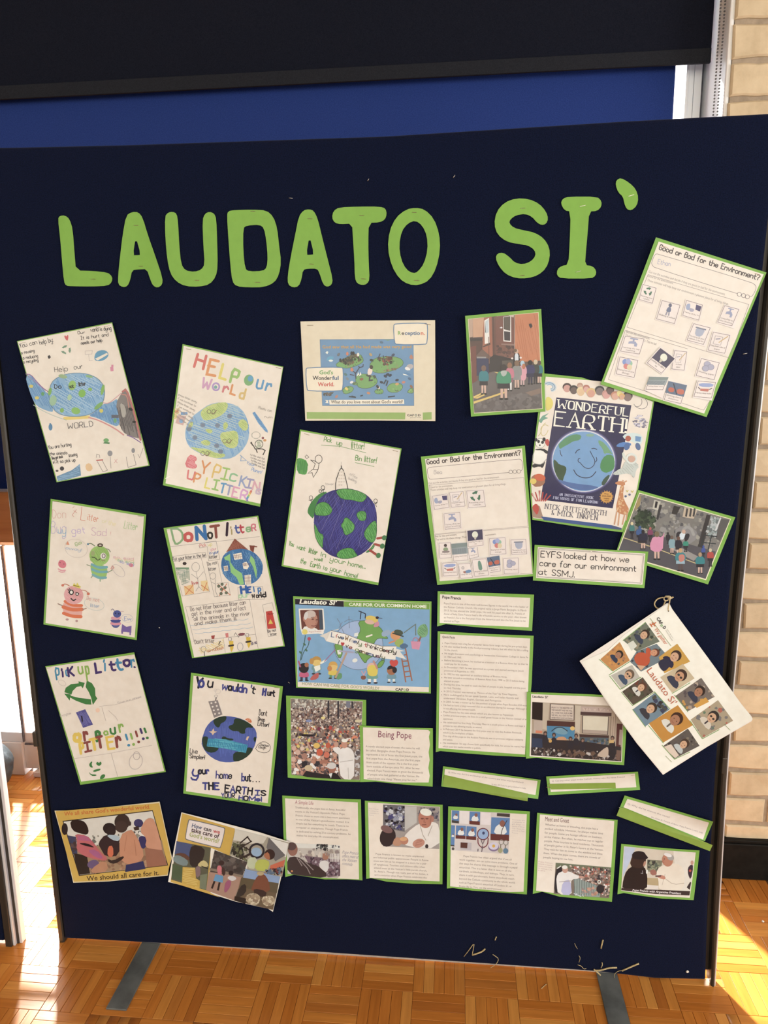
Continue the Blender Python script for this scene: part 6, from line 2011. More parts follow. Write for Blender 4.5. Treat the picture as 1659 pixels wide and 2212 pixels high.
# --- informal appearances
a = sheet('text_sheet', 'printed sheet with photograph of a man in white skullcap, hands clasped', 'text sheet', (590, 1710, 4.484),
          [(888, 88), (1250, 110), (1642, 128), (1645, 500), (1640, 898), (1350, 892), (1100, 872), (950, 838), (902, 845), (895, 450)], [(918, 105), (1616, 148), (1612, 870), (1450, 862), (935, 835)], (0.002, 0.004, 0.012, 0.008), 0, 0.003, quad=[(888, 88), (1642, 128), (1640, 898), (902, 845)], group='pope text sheets')
a.poly([(1065, 125), (1612, 150), (1610, 556), (1065, 530)], (166, 150, 136))
a.poly([(1065, 125), (1275, 135), (1275, 390), (1065, 350)], (110, 104, 104))
a.speck([(1068, 130), (1275, 140), (1272, 380), (1068, 345)], [(50, 50, 60), (30, 30, 40), (150, 150, 160), (70, 70, 120), (200, 196, 190)], 90, 17)
a.poly([(1275, 140), (1390, 145), (1390, 300), (1275, 380)], (196, 186, 170))
a.speck([(1400, 150), (1610, 158), (1608, 290), (1400, 260)], [(70, 70, 90), (100, 96, 110), (130, 120, 120), (50, 50, 60)], 50, 18)
a.poly([(1290, 400), (1420, 300), (1560, 290), (1612, 330), (1610, 552), (1290, 538), (1260, 460)], (226, 214, 198), 1)
a.ln([(1420, 310), (1450, 420), (1480, 470)], 6, (176, 160, 140))
a.ln([(1540, 330), (1500, 430)], 6, (176, 160, 140))
a.el(1472, 265, 66, 90, (196, 120, 92), -0.1)
a.el(1540, 265, 18, 30, (190, 120, 96))
a.el(1480, 200, 58, 34, (236, 230, 222), 0.2)
for x in (1445, 1490):
    a.el(x, 262, 16, 7, (130, 76, 60), n=10)
a.ln([(1466, 262), (1460, 295), (1476, 298)], 7, (166, 96, 74))
a.ln([(1445, 322), (1480, 320)], 9, (140, 80, 66))
a.ln([(1530, 240), (1520, 330)], 7, (170, 110, 90))
a.el(1110, 440, 76, 96, (50, 38, 40), 0.3)
a.el(1100, 365, 60, 34, (130, 90, 84), 0.4)
a.poly([(1150, 520), (1180, 440), (1250, 450), (1240, 530)], (196, 136, 100), 1)
a.el(1270, 475, 40, 38, (196, 124, 92))
a.el(1262, 460, 36, 20, (226, 160, 104))
a.el(1410, 500, 60, 42, (206, 136, 108), -0.3)
a.lns([[(1380, 500), (1440, 480)], [(1375, 520), (1440, 505)], [(1390, 480), (1450, 470)]], 7, (180, 110, 86))
a.el(1488, 530, 16, 20, (60, 50, 50))
a.part('lettering')
a.para(['Pope Francis', 'in a shop for', 'eyeglasses in', 'Rome~50'], 926, 168, 1020, 176, 1, 21, 10, (190, 176, 166))
a.para(['   Pope Francis is known to make unplanned~92', 'and informal public appearances. People in Rome', 'once saw him as he stopped in a store for a pair~96', 'of eyeglasses. Tourists and citizens alike often~93', 'attend mass at the Vatican\'s little parish church,~96', 'St. Anne\'s. Though not really part of his duties, it~98', 'isn\'t a surprise when Pope Francis celebrates the~95', 'service. He looks being close to the people.~86'], 968, 610, 1502, 640, 2, 34, 17, TX)
a.build()

# --- souvenirs sheet
a = sheet('text_sheet', 'printed sheet with a photo of rosaries and framed souvenirs, fourth in the bottom row', 'text sheet', (950, 1730, 4.254),
          [(78, 50), (450, 72), (828, 98), (815, 480), (800, 860), (600, 845), (300, 825), (120, 800), (65, 805), (70, 420)], [(105, 85), (800, 122), (770, 835), (640, 838), (95, 785)], (0.002, 0.004, 0.012, 0.010), 0, 0.003, quad=[(78, 50), (828, 98), (800, 860), (65, 805)], group='pope text sheets')
a.poly([(105, 85), (648, 115), (630, 490), (98, 452)], (206, 192, 180))
for q in ([(112, 88), (178, 92), (176, 208), (110, 200)], [(276, 98), (372, 103), (368, 222), (272, 215)], [(150, 226), (240, 230), (236, 352), (146, 346)], [(246, 232), (338, 238), (334, 360), (242, 354)], [(474, 150), (644, 158), (636, 370), (466, 360)], [(104, 222), (140, 226), (134, 420), (100, 415)]):
    q = np.array(q, float)
    a.poly(q, (90, 130, 176))
    c = q.mean(0)
    s = np.hypot(*(q[1] - q[0])) / 100
    a.poly([(c[0] - 38 * s, c[1] + 30 * s), (c[0] - 20 * s, c[1] - 25 * s), (c[0] + 25 * s, c[1] - 25 * s), (c[0] + 40 * s, c[1] + 30 * s)], (222, 216, 212), 1)
    a.el(c[0] + 12 * s, c[1] - 30 * s, 15 * s, 18 * s, (150, 90, 72), n=12)
    b = (q[2] + q[3]) / 2
    a.poly([q[3] + (0, -34 * s), q[2] + (0, -34 * s), q[2], q[3]], (110, 50, 44) if s > 0.9 else (70, 66, 60))
a.poly([(185, 92), (270, 97), (266, 214), (182, 208)], (226, 214, 204))
a.poly([(380, 105), (470, 110), (466, 222), (376, 218)], (224, 210, 200))
a.poly([(526, 112), (645, 118), (643, 150), (524, 140)], (70, 60, 56))
a.el(398, 305, 54, 52, (150, 176, 206))
a.ring(398, 305, 52, 52, 9, (120, 50, 60), n=26)
a.el(402, 296, 12, 14, (60, 70, 110))
a.ln([(350, 345), (352, 400), (395, 435), (440, 405), (445, 345)], 9, (130, 50, 60), smooth=1)
a.lns([[(380, 360), (395, 400), (410, 360)], [(395, 410), (385, 470)], [(380, 430), (400, 432)], [(352, 440), (350, 465)]], 8, (110, 90, 96))
a.poly([(190, 378), (292, 385), (290, 455), (188, 446)], (190, 176, 170))
a.poly([(192, 382), (255, 386), (252, 436), (190, 430)], (96, 54, 44))
a.el(495, 425, 50, 40, (140, 116, 146))
a.el(495, 415, 44, 34, (206, 196, 206))
a.el(495, 415, 14, 14, (226, 170, 60))
for x, y, c in ((565, 380, (200, 190, 170)), (608, 385, (200, 190, 170))):
    a.ring(x, y, 20, 22, 6, (150, 140, 120), n=14)
    a.ln([(x - 4, y + 22), (x - 6, y + 55)], 7, (120, 104, 80))
a.el(556, 455, 22, 25, (170, 160, 110))
a.el(606, 460, 24, 25, (96, 130, 150))
a.ln([(560, 320), (575, 260), (618, 180)], 6, (60, 54, 60))
a.el(122, 440, 12, 14, (80, 76, 70))
a.part('lettering')
a.para(['Souvenirs are', 'available in', 'gift shops on', 'outside of Vatican', 'City. Rosaries,', 'postcards, or Pope', 'Francis.~50'], 664, 178, 780, 186, -0.5, 20, 12, (190, 172, 164))
a.para(['     Pope Francis has often argued that if we all~90', 'work together, we can solve more problems. One of', 'the ways he shares this message is through a papal', 'encyclical. This is a letter that is sent to all the~90', 'cardinals, archbishops, and bishops. They, in turn,~95', 'share it with parishioners. Some encyclicals reach~95', 'beyond the Catholic community to the whole world,~97', 'such as Pope Francis\'s encyclical of Laudato Si\', or~91', 'Praise Be to You, on the environment.~74'], 180, 512, 712, 552, -0.5, 35, 17, TX)
a.build()

# --- Meet and Greet
a = sheet('text_sheet', 'printed sheet headed Meet and Greet, white-robed man at a barrier below', 'text sheet', (950, 1730, 4.254),
          [(895, 110), (1250, 145), (1635, 175), (1610, 560), (1582, 928), (1350, 905), (1100, 880), (940, 835), (855, 855), (875, 480)], [(920, 125), (1604, 185), (1556, 895), (1240, 872), (885, 825)], (0.002, 0.004, 0.012, 0.012), 0, 0.003, quad=[(895, 110), (1635, 175), (1582, 928), (855, 855)], group='pope text sheets')
a.poly([(1065, 568), (1575, 612), (1556, 895), (1240, 872), (1046, 855)], (130, 110, 92))
a.poly([(1065, 568), (1575, 612), (1573, 650), (1064, 610)], (110, 116, 84))
a.speck([(1180, 590), (1574, 620), (1560, 890), (1240, 760)], [(206, 166, 140), (120, 90, 76), (90, 70, 64), (226, 210, 196), (176, 120, 96), (60, 54, 56), (150, 130, 120), (190, 100, 80)], 420, 10)
a.poly([(1230, 700), (1480, 790), (1470, 885), (1240, 870)], (150, 160, 146))
a.lns([[(1240 + 22 * i, 700 + 8 * i), (1238 + 22 * i, 870)] for i in range(11)], 7, (110, 120, 110))
a.speck([(1290, 800), (1480, 780), (1470, 880), (1300, 870)], [(206, 150, 120), (190, 130, 100), (150, 130, 120)], 26, 13)
a.el(1475, 810, 36, 40, (46, 40, 44))
a.ring(1465, 745, 14, 14, 7, (230, 226, 220), n=10)
a.poly([(1064, 640), (1100, 590), (1130, 620), (1110, 840), (1048, 850)], (40, 38, 44), 1)
a.ln([(1080, 620), (1110, 600)], 10, (226, 220, 214))
a.poly([(1070, 700), (1100, 650), (1190, 645), (1250, 680), (1290, 690), (1280, 715), (1210, 720), (1205, 780), (1215, 868), (1085, 858), (1075, 780)], (226, 216, 212), 1)
a.poly([(1130, 740), (1200, 720), (1215, 868), (1110, 862)], (186, 180, 206), 1)
a.ln([(1100, 745), (1200, 735)], 7, (180, 164, 160))
a.el(1152, 630, 26, 34, (206, 150, 124))
a.el(1148, 610, 26, 18, (230, 220, 208))
a.el(1300, 700, 24, 12, (206, 150, 124))
a.lns([[(1230, 850), (1300, 880)], [(1260, 850), (1250, 870)], [(1320, 880), (1310, 860)]], 7, (206, 204, 200))
a.part('lettering')
a.txt('Meet and Greet', 965, 185, 1186, 202, 40, (110, 54, 60))
a.para(['Whether at home or traveling, the pope has a~89', 'packed schedule. However, he always makes time~98', 'for people. Some are foreign officials on business.~97', 'at the Vatican. But often, he reaches out to regular~99', 'people. Prize tourists to local residents. Thousands', 'of people gather in St. Peter\'s Square at the Vatican.', 'They wait for him to come to the window and bless~99', 'them. When the pope comes, there are crowds of~96', 'people hoping to see him.~50'], 968, 225, 1512, 272, -2.2, 37.5, 18, (120, 104, 100))
a.para(['Pope Francis', 'extends a hand in', 'meeting with crowds', 'to Vatican City', 'in 2014~50'], 905, 562, 1035, 580, -1, 20, 11, (200, 160, 150))
a.build()

# --- Pope Francis heading strip, Quick Facts sheet
a = sheet('text_sheet', 'wide printed strip headed Pope Francis, mounted above the Quick Facts sheet', 'text sheet', (920, 1270, 5.82),
          [(148, 42), (750, 62), (1360, 85), (1335, 540), (1000, 520), (600, 490), (250, 455), (142, 485)], [(178, 80), (1312, 125), (1292, 495), (700, 470), (172, 440)], (0.002, 0.004, 0.010, 0.008), 0, 0.003, quad=[(148, 42), (1360, 85), (1335, 540), (142, 485)], group='pope text sheets')
TX2 = (134, 112, 100)
a.part('lettering')
a.txt('Pope Francis', 203, 130, 440, 148, 34, (70, 56, 56), bold=0.03)
a.para(['Pope Francis is one of the most well-known figures in the world. He is the leader of', 'the Roman Catholic Church. His original name is Jorge Mario Bergoglio. In March~98', '2013, he was elected the 266th pope. He took his papal title after St. Francis of~96', 'Assisi of Italy. Saint Francis lived a life of humble service to the poor. Also known~98', 'as Francis I, he is the first pope from the Americas and also the first Jesuit to be~97', 'elected as Pope.~19'], 225, 205, 1285, 252, 0, 44, 23, TX2)
a.staple(215, 62, 0, 60)
a.build()

a = sheet('text_sheet', 'tall Quick Facts sheet of close bulleted print, fourth column', 'text sheet', (920, 1270, 5.82),
          [(148, 545), (750, 578), (1355, 602), (1330, 1200), (1280, 1700), (1255, 2125), (900, 2110), (500, 2080), (180, 2050), (124, 2065), (135, 1400)], [(180, 580), (1312, 635), (1280, 1400), (1245, 2095), (158, 2015)], (0.002, 0.003, 0.008, 0.006), 0, 0.0028, quad=[(148, 545), (1355, 602), (1255, 2125), (124, 2065)], group='pope text sheets')
a.part('lettering')
a.txt('Quick Facts', 205, 628, 365, 636, 26, (110, 90, 84), bold=0.02)
QF = [('+Pope Francis was a big fan of popular dance form tango during his pre-priest days.', 100), ('+He also worked briefly in the food-processing industry, but left when he felt a calling', 101), ('to the church.', 16), ('+He taught literature and psychology at Immaculate Conception College in Santa Fe', 101), ('in 1964 and 1965.', 21), ('+Before becoming a Jesuit, he worked as a bouncer in a Buenos Aires bar so that he', 101), ('could pay for his studies.', 29), ('+In December 1969, he was appointed as a priest and started serving as Jesuit', 96), ('provincial of Argentina in 1973.', 37), ('+In 1992 he was appointed an auxiliary bishop of Buenos Aires.', 76), ('+He later served as archbishop of Buenos Aires from 1998 to 2013 before being', 97), ('elected as pope.', 19), ('+During this time, he used to wash the feet of people in jails, hospital and the poor', 99), ('on Holy Thursday.', 21), ('+In 2013, Francis I was named as "Person of the Year" by Time Magazine.', 89), ('+He is multilingual as he can speak Spanish, Latin, and Italian fluently and', 90), ('understand Ukrainian, English, German, and Portuguese.', 70), ('+In 2005, he was a runner-up for the position of pope when Pope Benedict XVI won.', 101), ('+He had to have a lung removed due to an infection during his teenage. Although it', 101), ('is not affecting his current health.', 39), ('+Pope Francis has his own emojis which are also known as Popemojis.', 85), ('+Unlike previous popes, he lives in a small guest house in the Vatican instead of an', 101), ('apartment.', 12), ('+He celebrated his first Holy Thursday Mass in a youth prison in Rome and kept it', 99), ('private by not allowing media to attend.', 47), ('+In February 2019 he became the first pope ever to visit the Arabian Peninsula,', 95), ('which is the birthplace of Islam.', 37), ('This trip of the pope to the Arabian Peninsula was to promote religious solidarity', 97), ('and peace.', 12), ('+His motivation: his app shows faith specifically for kids, he wrote his name Mario', 101), ('which took him twelve months to publish.', 46)]
for i, (s, f) in enumerate(QF):
    x, y = 234 - 0.75 * i, 703 + 43.3 * i
    if s[0] == '+':
        s = s[1:]
        a.el(x - 26, y - 8, 5, 5, TX2, n=8)
    L = 1042 * f / 100
    a.txt(s, x, y, x + L, y + L * 0.048, 22, TX2)
a.staple(215, 570, 2, 60)
a.build()

# --- assembly hall photograph
a = sheet('photo_print', 'green-mounted photograph of a school hall assembly, right of the Quick Facts sheet', 'photograph', (1130, 1480, 6.144),
          [(50, 92), (400, 102), (900, 122), (1385, 150), (1370, 600), (1340, 1062), (900, 1030), (500, 1000), (180, 965), (38, 975), (45, 500)], [(105, 118), (1345, 170), (1308, 1022), (85, 945)], (0.003, 0.003, 0.008, 0.006), 1, 0.0014, quad=[(50, 92), (1385, 150), (1340, 1062), (38, 975)])
a.poly([(120, 222), (1180, 275), (1345, 290), (1300, 1012), (105, 930)], (176, 150, 120))
a.poly([(122, 224), (262, 232), (256, 470), (118, 450)], (34, 26, 28))
a.poly([(262, 234), (350, 240), (320, 600), (256, 580)], (196, 172, 140))
a.poly([(358, 246), (682, 262), (680, 470), (352, 458)], (80, 64, 60))
a.poly([(368, 252), (672, 268), (670, 462), (362, 450)], (206, 186, 164))
for i, s in enumerate(('PRAY TO THE MASTER OF', 'THE HARVEST AND WE WILL', 'ALL CARE FOR OUR HOME', 'WE WILL ALL GIVE TO THE', 'ONES WHO HAVE NOTHING')):
    a.txt(s, 376, 306 + 34 * i, 655, 318 + 34 * i, 20, (120, 100, 96), bold=0.02)
a.poly([(145, 465), (258, 472), (254, 640), (140, 632)], (190, 164, 140))
a.poly([(168, 600), (255, 606), (252, 640), (166, 634)], (222, 120, 80))
a.poly([(318, 470), (688, 488), (686, 556), (314, 540)], (80, 46, 40))
a.poly([(314, 540), (686, 556), (680, 720), (320, 700)], (70, 130, 160))
a.poly([(400, 600), (480, 560), (560, 580), (600, 640), (540, 660), (440, 640)], (110, 150, 160), 1)
a.ln([(380, 610), (440, 560), (520, 560), (590, 610)], 12, (50, 66, 80), smooth=1)
a.el(655, 575, 32, 28, (226, 176, 90))
a.poly([(440, 690), (560, 680), (590, 760), (450, 770)], (206, 140, 90), 1)
a.poly([(690, 270), (770, 276), (750, 640), (690, 610)], (200, 178, 146))
a.poly([(772, 282), (1175, 300), (1172, 390), (766, 370)], (190, 160, 140))
a.speck([(790, 300), (1150, 312), (1150, 350), (790, 340)], [(160, 120, 104), (206, 176, 150)], 24, 14)
a.poly([(762, 352), (1176, 370), (1174, 412), (760, 396)], (80, 56, 52))
a.poly([(785, 400), (1140, 416), (1125, 660), (780, 636)], (70, 54, 52))
a.poly([(795, 405), (1130, 420), (1116, 655), (790, 630)], (206, 192, 164))
a.poly([(790, 590), (1120, 606), (1116, 655), (788, 632)], (176, 150, 126))
a.poly([(745, 650), (1140, 668), (1138, 700), (750, 690)], (70, 46, 42))
a.poly([(1180, 300), (1240, 380), (1220, 800), (1150, 700)], (186, 156, 126))
a.lns([[(1170, 420), (1160, 680)], [(1200, 420), (1185, 680)], [(1228, 380), (1215, 720)]], 6, (130, 104, 86))
a.poly([(1244, 510), (1320, 515), (1290, 870), (1230, 860)], (90, 44, 40))
a.poly([(1280, 590), (1318, 595), (1300, 800), (1268, 790)], (170, 140, 120))
a.poly([(115, 640), (320, 660), (330, 860), (110, 860)], (44, 42, 52))
a.poly([(120, 700), (260, 710), (260, 860), (112, 850)], (44, 56, 80))
a.poly([(750, 690), (1140, 700), (1130, 800), (740, 800)], (80, 90, 90))
a.speck([(750, 700), (1140, 710), (1130, 880), (740, 870)], [(60, 74, 66), (110, 110, 90), (70, 90, 110), (50, 50, 50), (130, 110, 90)], 120, 18)
a.poly([(255, 720), (760, 740), (1140, 800), (1300, 820), (1300, 1010), (106, 930), (108, 830), (260, 840)], (46, 38, 40))
for x, y in ((295, 640), (410, 660), (630, 710), (705, 670), (790, 730), (1185, 700)):
    a.el(x, y, 26, 30, (70, 52, 46), n=12)
    a.poly([(x - 40, y + 130), (x - 34, y + 34), (x + 30, y + 34), (x + 42, y + 130)], (40, 38, 46), 1)
    a.el(x, y + 8, 15, 18, (150, 106, 84), n=10)
a.speck([(110, 820), (1120, 880), (1290, 930), (1290, 1005), (110, 925)], [(84, 62, 54), (50, 42, 42), (120, 96, 84), (66, 54, 50), (190, 176, 160), (40, 34, 36), (110, 80, 60)], 210, 22)
a.poly([(980, 920), (1100, 820), (1135, 830), (1130, 960), (1000, 950)], (196, 166, 136), 1)
a.poly([(1130, 760), (1220, 760), (1230, 980), (1140, 980)], (40, 34, 38), 1)
a.poly([(1135, 730), (1205, 725), (1205, 768), (1140, 770)], (206, 160, 90))
a.el(360, 740, 22, 24, (206, 150, 70))
a.poly([(1240, 860), (1300, 870), (1285, 1005), (1235, 990)], (120, 84, 66))
a.part('lettering')
a.txt("Laudato Si'", 122, 165, 328, 176, 30, (90, 76, 72), bold=0.03)
a.staple(160, 100, 2, 70)
a.build()

# --- the class photographs
a = sheet('photo_print', 'green-mounted photograph of children queueing in a red brick yard, top right of centre', 'photograph', (990, 660, 8.295),
          [(122, 185), (700, 130), (1485, 60), (1535, 1000), (1560, 1900), (900, 1940), (228, 1990), (170, 1000)], [(172, 240), (1438, 120), (1512, 1850), (280, 1935)], (0.002, 0.004, 0.003, 0.003), 2, 0.0008, quad=[(122, 185), (1485, 60), (1560, 1900), (228, 1990)], paper=(228, 214, 170))
a.poly([(182, 246), (1430, 128), (1502, 1842), (288, 1922)], (112, 84, 72))
a.poly([(182, 246), (260, 235), (258, 560), (205, 570)], (190, 150, 120))
a.poly([(260, 235), (460, 215), (440, 560), (262, 570)], (206, 150, 110))
a.poly([(460, 215), (610, 195), (620, 950), (430, 780), (440, 560)], (170, 96, 70))
a.poly([(600, 200), (690, 190), (690, 900), (620, 960)], (96, 62, 54))
a.poly([(660, 195), (1000, 165), (1010, 980), (680, 960)], (126, 74, 62))
a.speck([(680, 700), (1005, 690), (1010, 980), (690, 960)], [(100, 62, 54), (84, 56, 52), (130, 80, 64)], 60, 28)
a.poly([(1010, 165), (1430, 130), (1465, 1010), (1020, 1000)], (206, 118, 74))
a.hatch([(1010, 165), (1430, 130), (1465, 1010), (1020, 1000)], (196, 108, 66), 40, 80, 14)
a.ln([(1012, 170), (1010, 780)], 10, (190, 160, 140))
a.poly([(465, 270), (550, 220), (560, 670), (475, 690)], (226, 216, 200))
a.poly([(482, 275), (492, 480), (480, 490)], (70, 66, 66))
a.poly([(490, 280), (540, 250), (545, 480), (492, 500)], (190, 196, 190))
a.poly([(430, 740), (570, 660), (575, 700), (450, 745)], (76, 60, 54))
a.poly([(805, 200), (945, 185), (948, 655), (808, 640)], (226, 214, 200))
a.poly([(812, 205), (932, 192), (930, 455), (816, 425)], (90, 76, 66))
a.poly([(820, 460), (930, 470), (930, 632), (825, 625)], (60, 48, 54))
a.poly([(900, 175), (998, 168), (990, 215), (950, 200)], (206, 180, 150))
a.poly([(770, 680), (1005, 690), (1000, 720), (770, 705)], (150, 110, 94))
a.poly([(1265, 330), (1310, 320), (1330, 370), (1300, 410), (1270, 370)], (46, 38, 46))
a.lns([[(745, 400), (790, 395)], [(765, 380), (780, 410)]], 14, (220, 210, 206))
a.poly([(205, 580), (430, 585), (425, 630), (215, 640)], (60, 48, 48))
a.poly([(215, 640), (440, 630), (430, 780), (320, 900), (225, 1000)], (90, 60, 52))
a.poly([(215, 740), (320, 720), (330, 1380), (250, 1400)], (120, 62, 52))
a.poly([(325, 930), (540, 950), (550, 1230), (330, 1260)], (48, 50, 84))
a.poly([(330, 915), (500, 920), (500, 945), (330, 945)], (150, 140, 130))
a.poly([(540, 960), (640, 880), (1000, 960), (1000, 1200), (620, 1180), (550, 1200)], (48, 38, 42))
a.poly([(785, 990), (980, 980), (985, 1180), (790, 1180)], (86, 74, 64))
a.lns([[(545, 560), (555, 1040)], [(650, 210), (660, 860)]], 12, (130, 84, 70))
a.poly([(250, 1400), (540, 1220), (640, 1180), (1000, 1200), (1475, 1300), (1500, 1842), (288, 1922)], (104, 92, 86))
a.speck([(290, 1700), (1490, 1500), (1500, 1840), (300, 1915)], [(112, 100, 94), (96, 86, 80), (120, 108, 100)], 90, 46)
a.poly([(1200, 1560), (1470, 1480), (1475, 1570), (1310, 1620)], (134, 106, 88))
for q in ([(275, 1720), (860, 1530), (862, 1560), (280, 1760)], [(270, 1630), (420, 1560), (440, 1580), (280, 1660)], [(280, 1660), (480, 1580), (490, 1600), (340, 1670)], [(640, 1190), (740, 1200), (720, 1225)]):
    a.poly(q, (226, 184, 90))
# the teacher facing the class
a.poly([(980, 1010), (1000, 860), (1060, 840), (1100, 880), (1110, 1010)], (44, 40, 48), 1)
a.poly([(1010, 860), (1075, 850), (1080, 1010), (1015, 1010)], (206, 206, 204), 1)
a.el(1042, 820, 36, 40, (206, 160, 130))
a.el(1025, 805, 26, 30, (110, 80, 56))
a.el(965, 948, 20, 18, (226, 206, 190))
a.el(1118, 935, 20, 18, (226, 206, 190))
TEAL, BLK = (40, 122, 126), (44, 40, 46)
kid(a, 455, 1590, 530, TEAL, BLK, (120, 84, 66), SK2, 1.1)
kid(a, 1450, 1400, 420, TEAL, BLK, (90, 70, 60), SK2)
kid(a, 1385, 1400, 440, (60, 66, 60), BLK, (206, 180, 140), BLK)
kid(a, 1290, 1410, 440, (56, 54, 96), (44, 42, 70), (40, 34, 40), (44, 42, 70), 1.2)
kid(a, 1150, 1440, 460, (222, 150, 156), (222, 150, 156), (176, 196, 200), (206, 160, 150), 1.1)
a.poly([(1100, 1130), (1210, 1130), (1225, 1340), (1105, 1340)], (226, 150, 156), 1)
a.el(1172, 1090, 30, 50, (190, 110, 70))
kid(a, 1050, 1490, 520, (140, 136, 126), (140, 136, 126), (130, 96, 70), SK2, 1.1)
a.poly([(985, 1160), (1100, 1150), (1090, 1330), (990, 1330)], (136, 132, 124), 1)
kid(a, 920, 1530, 520, (206, 110, 124), (150, 90, 100), (150, 96, 66), (226, 216, 206))
kid(a, 815, 1680, 640, (56, 140, 96), BLK, (46, 36, 38), SK2, 1.35)
a.poly([(745, 1170), (880, 1160), (860, 1250), (790, 1280)], (176, 176, 160), 1)
a.staple(1400, 90, -4, 110)
a.build()

a = sheet('photo_print', 'tilted green-mounted photograph of pupils in front of a grey stone wall, right side', 'photograph', (1130, 1050, 3.53),
          [(878, 30), (1250, 135), (1618, 238), (1500, 530), (1410, 750), (1100, 655), (700, 530), (780, 300)], [(886, 50), (1585, 250), (1395, 718), (712, 520)], (0.002, 0.005, 0.004, 0.002), 1, 0.001, quad=[(878, 30), (1618, 238), (1410, 750), (700, 530)], paper=(228, 214, 176))
PQ = [(890, 58), (1578, 254), (1390, 708), (722, 512)]
a.poly(PQ, (126, 118, 106))
a.speck([(890, 58), (1578, 254), (1480, 480), (810, 330)], [(110, 104, 98), (150, 142, 130), (90, 86, 84), (130, 124, 110), (160, 150, 130)], 190, 16)
a.poly([(870, 110), (900, 70), (890, 150), (850, 190)], (170, 140, 80))
a.speck([(880, 170), (960, 180), (1020, 250), (1000, 340), (860, 310), (830, 250)], [(50, 66, 44), (70, 84, 56), (40, 52, 40)], 90, 16)
a.poly([(1000, 105), (1050, 118), (1030, 185), (985, 175)], (196, 186, 160))
a.poly([(1010, 115), (1028, 120), (1018, 168), (1002, 165)], (50, 46, 46))
a.poly([(1230, 160), (1330, 185), (1300, 250), (1215, 235)], (196, 170, 136))
for x in (1245, 1275, 1302):
    a.poly([(x, 168), (x + 14, 172), (x + 4, 235), (x - 10, 230)], (70, 64, 60))
a.poly([(1040, 140), (1060, 145), (1030, 260), (1015, 250)], (60, 56, 56))
a.poly([(1150, 150), (1200, 160), (1170, 220), (1130, 210)], (56, 50, 46))
a.poly([(1400, 215), (1430, 222), (1360, 510), (1320, 500)], (60, 54, 52))
a.speck([(1430, 225), (1530, 250), (1490, 400), (1380, 380)], [(150, 160, 150), (110, 116, 110), (180, 180, 170)], 60, 16)
a.poly([(1500, 250), (1576, 258), (1500, 420), (1470, 400)], (96, 90, 84))
a.ln([(1505, 245), (1470, 335)], 12, (206, 200, 190))
a.lns([[(1380, 370), (1340, 520)], [(1440, 370), (1400, 530)], [(1380, 375), (1480, 385)], [(1370, 430), (1470, 440)]], 8, (50, 56, 56))
a.poly([(800, 330), (1000, 370), (1470, 500), (1392, 706), (722, 512), (760, 420)], (84, 78, 80))
a.poly([(1160, 300), (1330, 320), (1310, 440), (1160, 440)], (140, 132, 124), 1)
a.ln([(1200, 380), (1235, 310), (1280, 320), (1300, 370)], 22, (160, 152, 140), smooth=1)
a.ln([(770, 395), (1000, 470), (1320, 590)], 7, (196, 170, 110))
a.poly([(1150, 440), (1340, 540), (1300, 570), (1130, 480)], (150, 140, 128))
a.poly([(1170, 350), (1210, 345), (1195, 400), (1165, 395)], (50, 46, 50), 1)
a.poly([(1240, 360), (1275, 365), (1255, 420), (1225, 410)], (50, 46, 50), 1)
a.poly([(1195, 355), (1240, 355), (1225, 410), (1190, 405)], (210, 214, 220), 1)
a.el(1225, 348, 14, 16, (206, 160, 130))
kid(a, 830, 400, 130, (60, 120, 110), BLK, (222, 196, 140), BLK)
kid(a, 890, 430, 130, (60, 90, 140), BLK, (60, 90, 140), BLK, 1.4)
kid(a, 915, 480, 150, (40, 40, 60), BLK, (40, 36, 40), SK2, 1.5)
kid(a, 970, 420, 110, (140, 60, 90), BLK, (190, 90, 80), BLK, 1.2)
kid(a, 1105, 440, 90, BLK, BLK, (40, 36, 40), BLK, 1.2)
kid(a, 1135, 515, 140, (130, 160, 160), (130, 160, 160), (110, 84, 70), SK2, 1.2)
kid(a, 1185, 530, 150, (44, 40, 50), BLK, (110, 76, 60), SK2, 1.2)
kid(a, 1240, 500, 100, (50, 140, 110), BLK, (60, 46, 44), BLK, 1.4)
kid(a, 1020, 560, 220, (222, 140, 160), (222, 140, 160), (120, 100, 70), SK2, 1.3)
a.poly([(985, 410), (1060, 390), (1080, 345), (1070, 400), (1065, 500), (975, 500), (965, 440)], (222, 136, 160), 1)
kid(a, 1200, 646, 176, (60, 130, 130), (150, 176, 180), (196, 150, 100), (90, 70, 66), 1.5)
a.poly([(1182, 525), (1230, 518), (1234, 565), (1192, 585)], (206, 120, 100), 1)
kid(a, 1375, 550, 100, (60, 80, 150), BLK, (60, 80, 150), BLK)
kid(a, 1350, 668, 165, (50, 130, 130), BLK, (176, 140, 100), SK2, 1.4)
kid(a, 1428, 612, 140, (190, 66, 54), BLK, (200, 180, 140), BLK, 1.2)
a.staple(905, 70, -30, 50)
a.build()

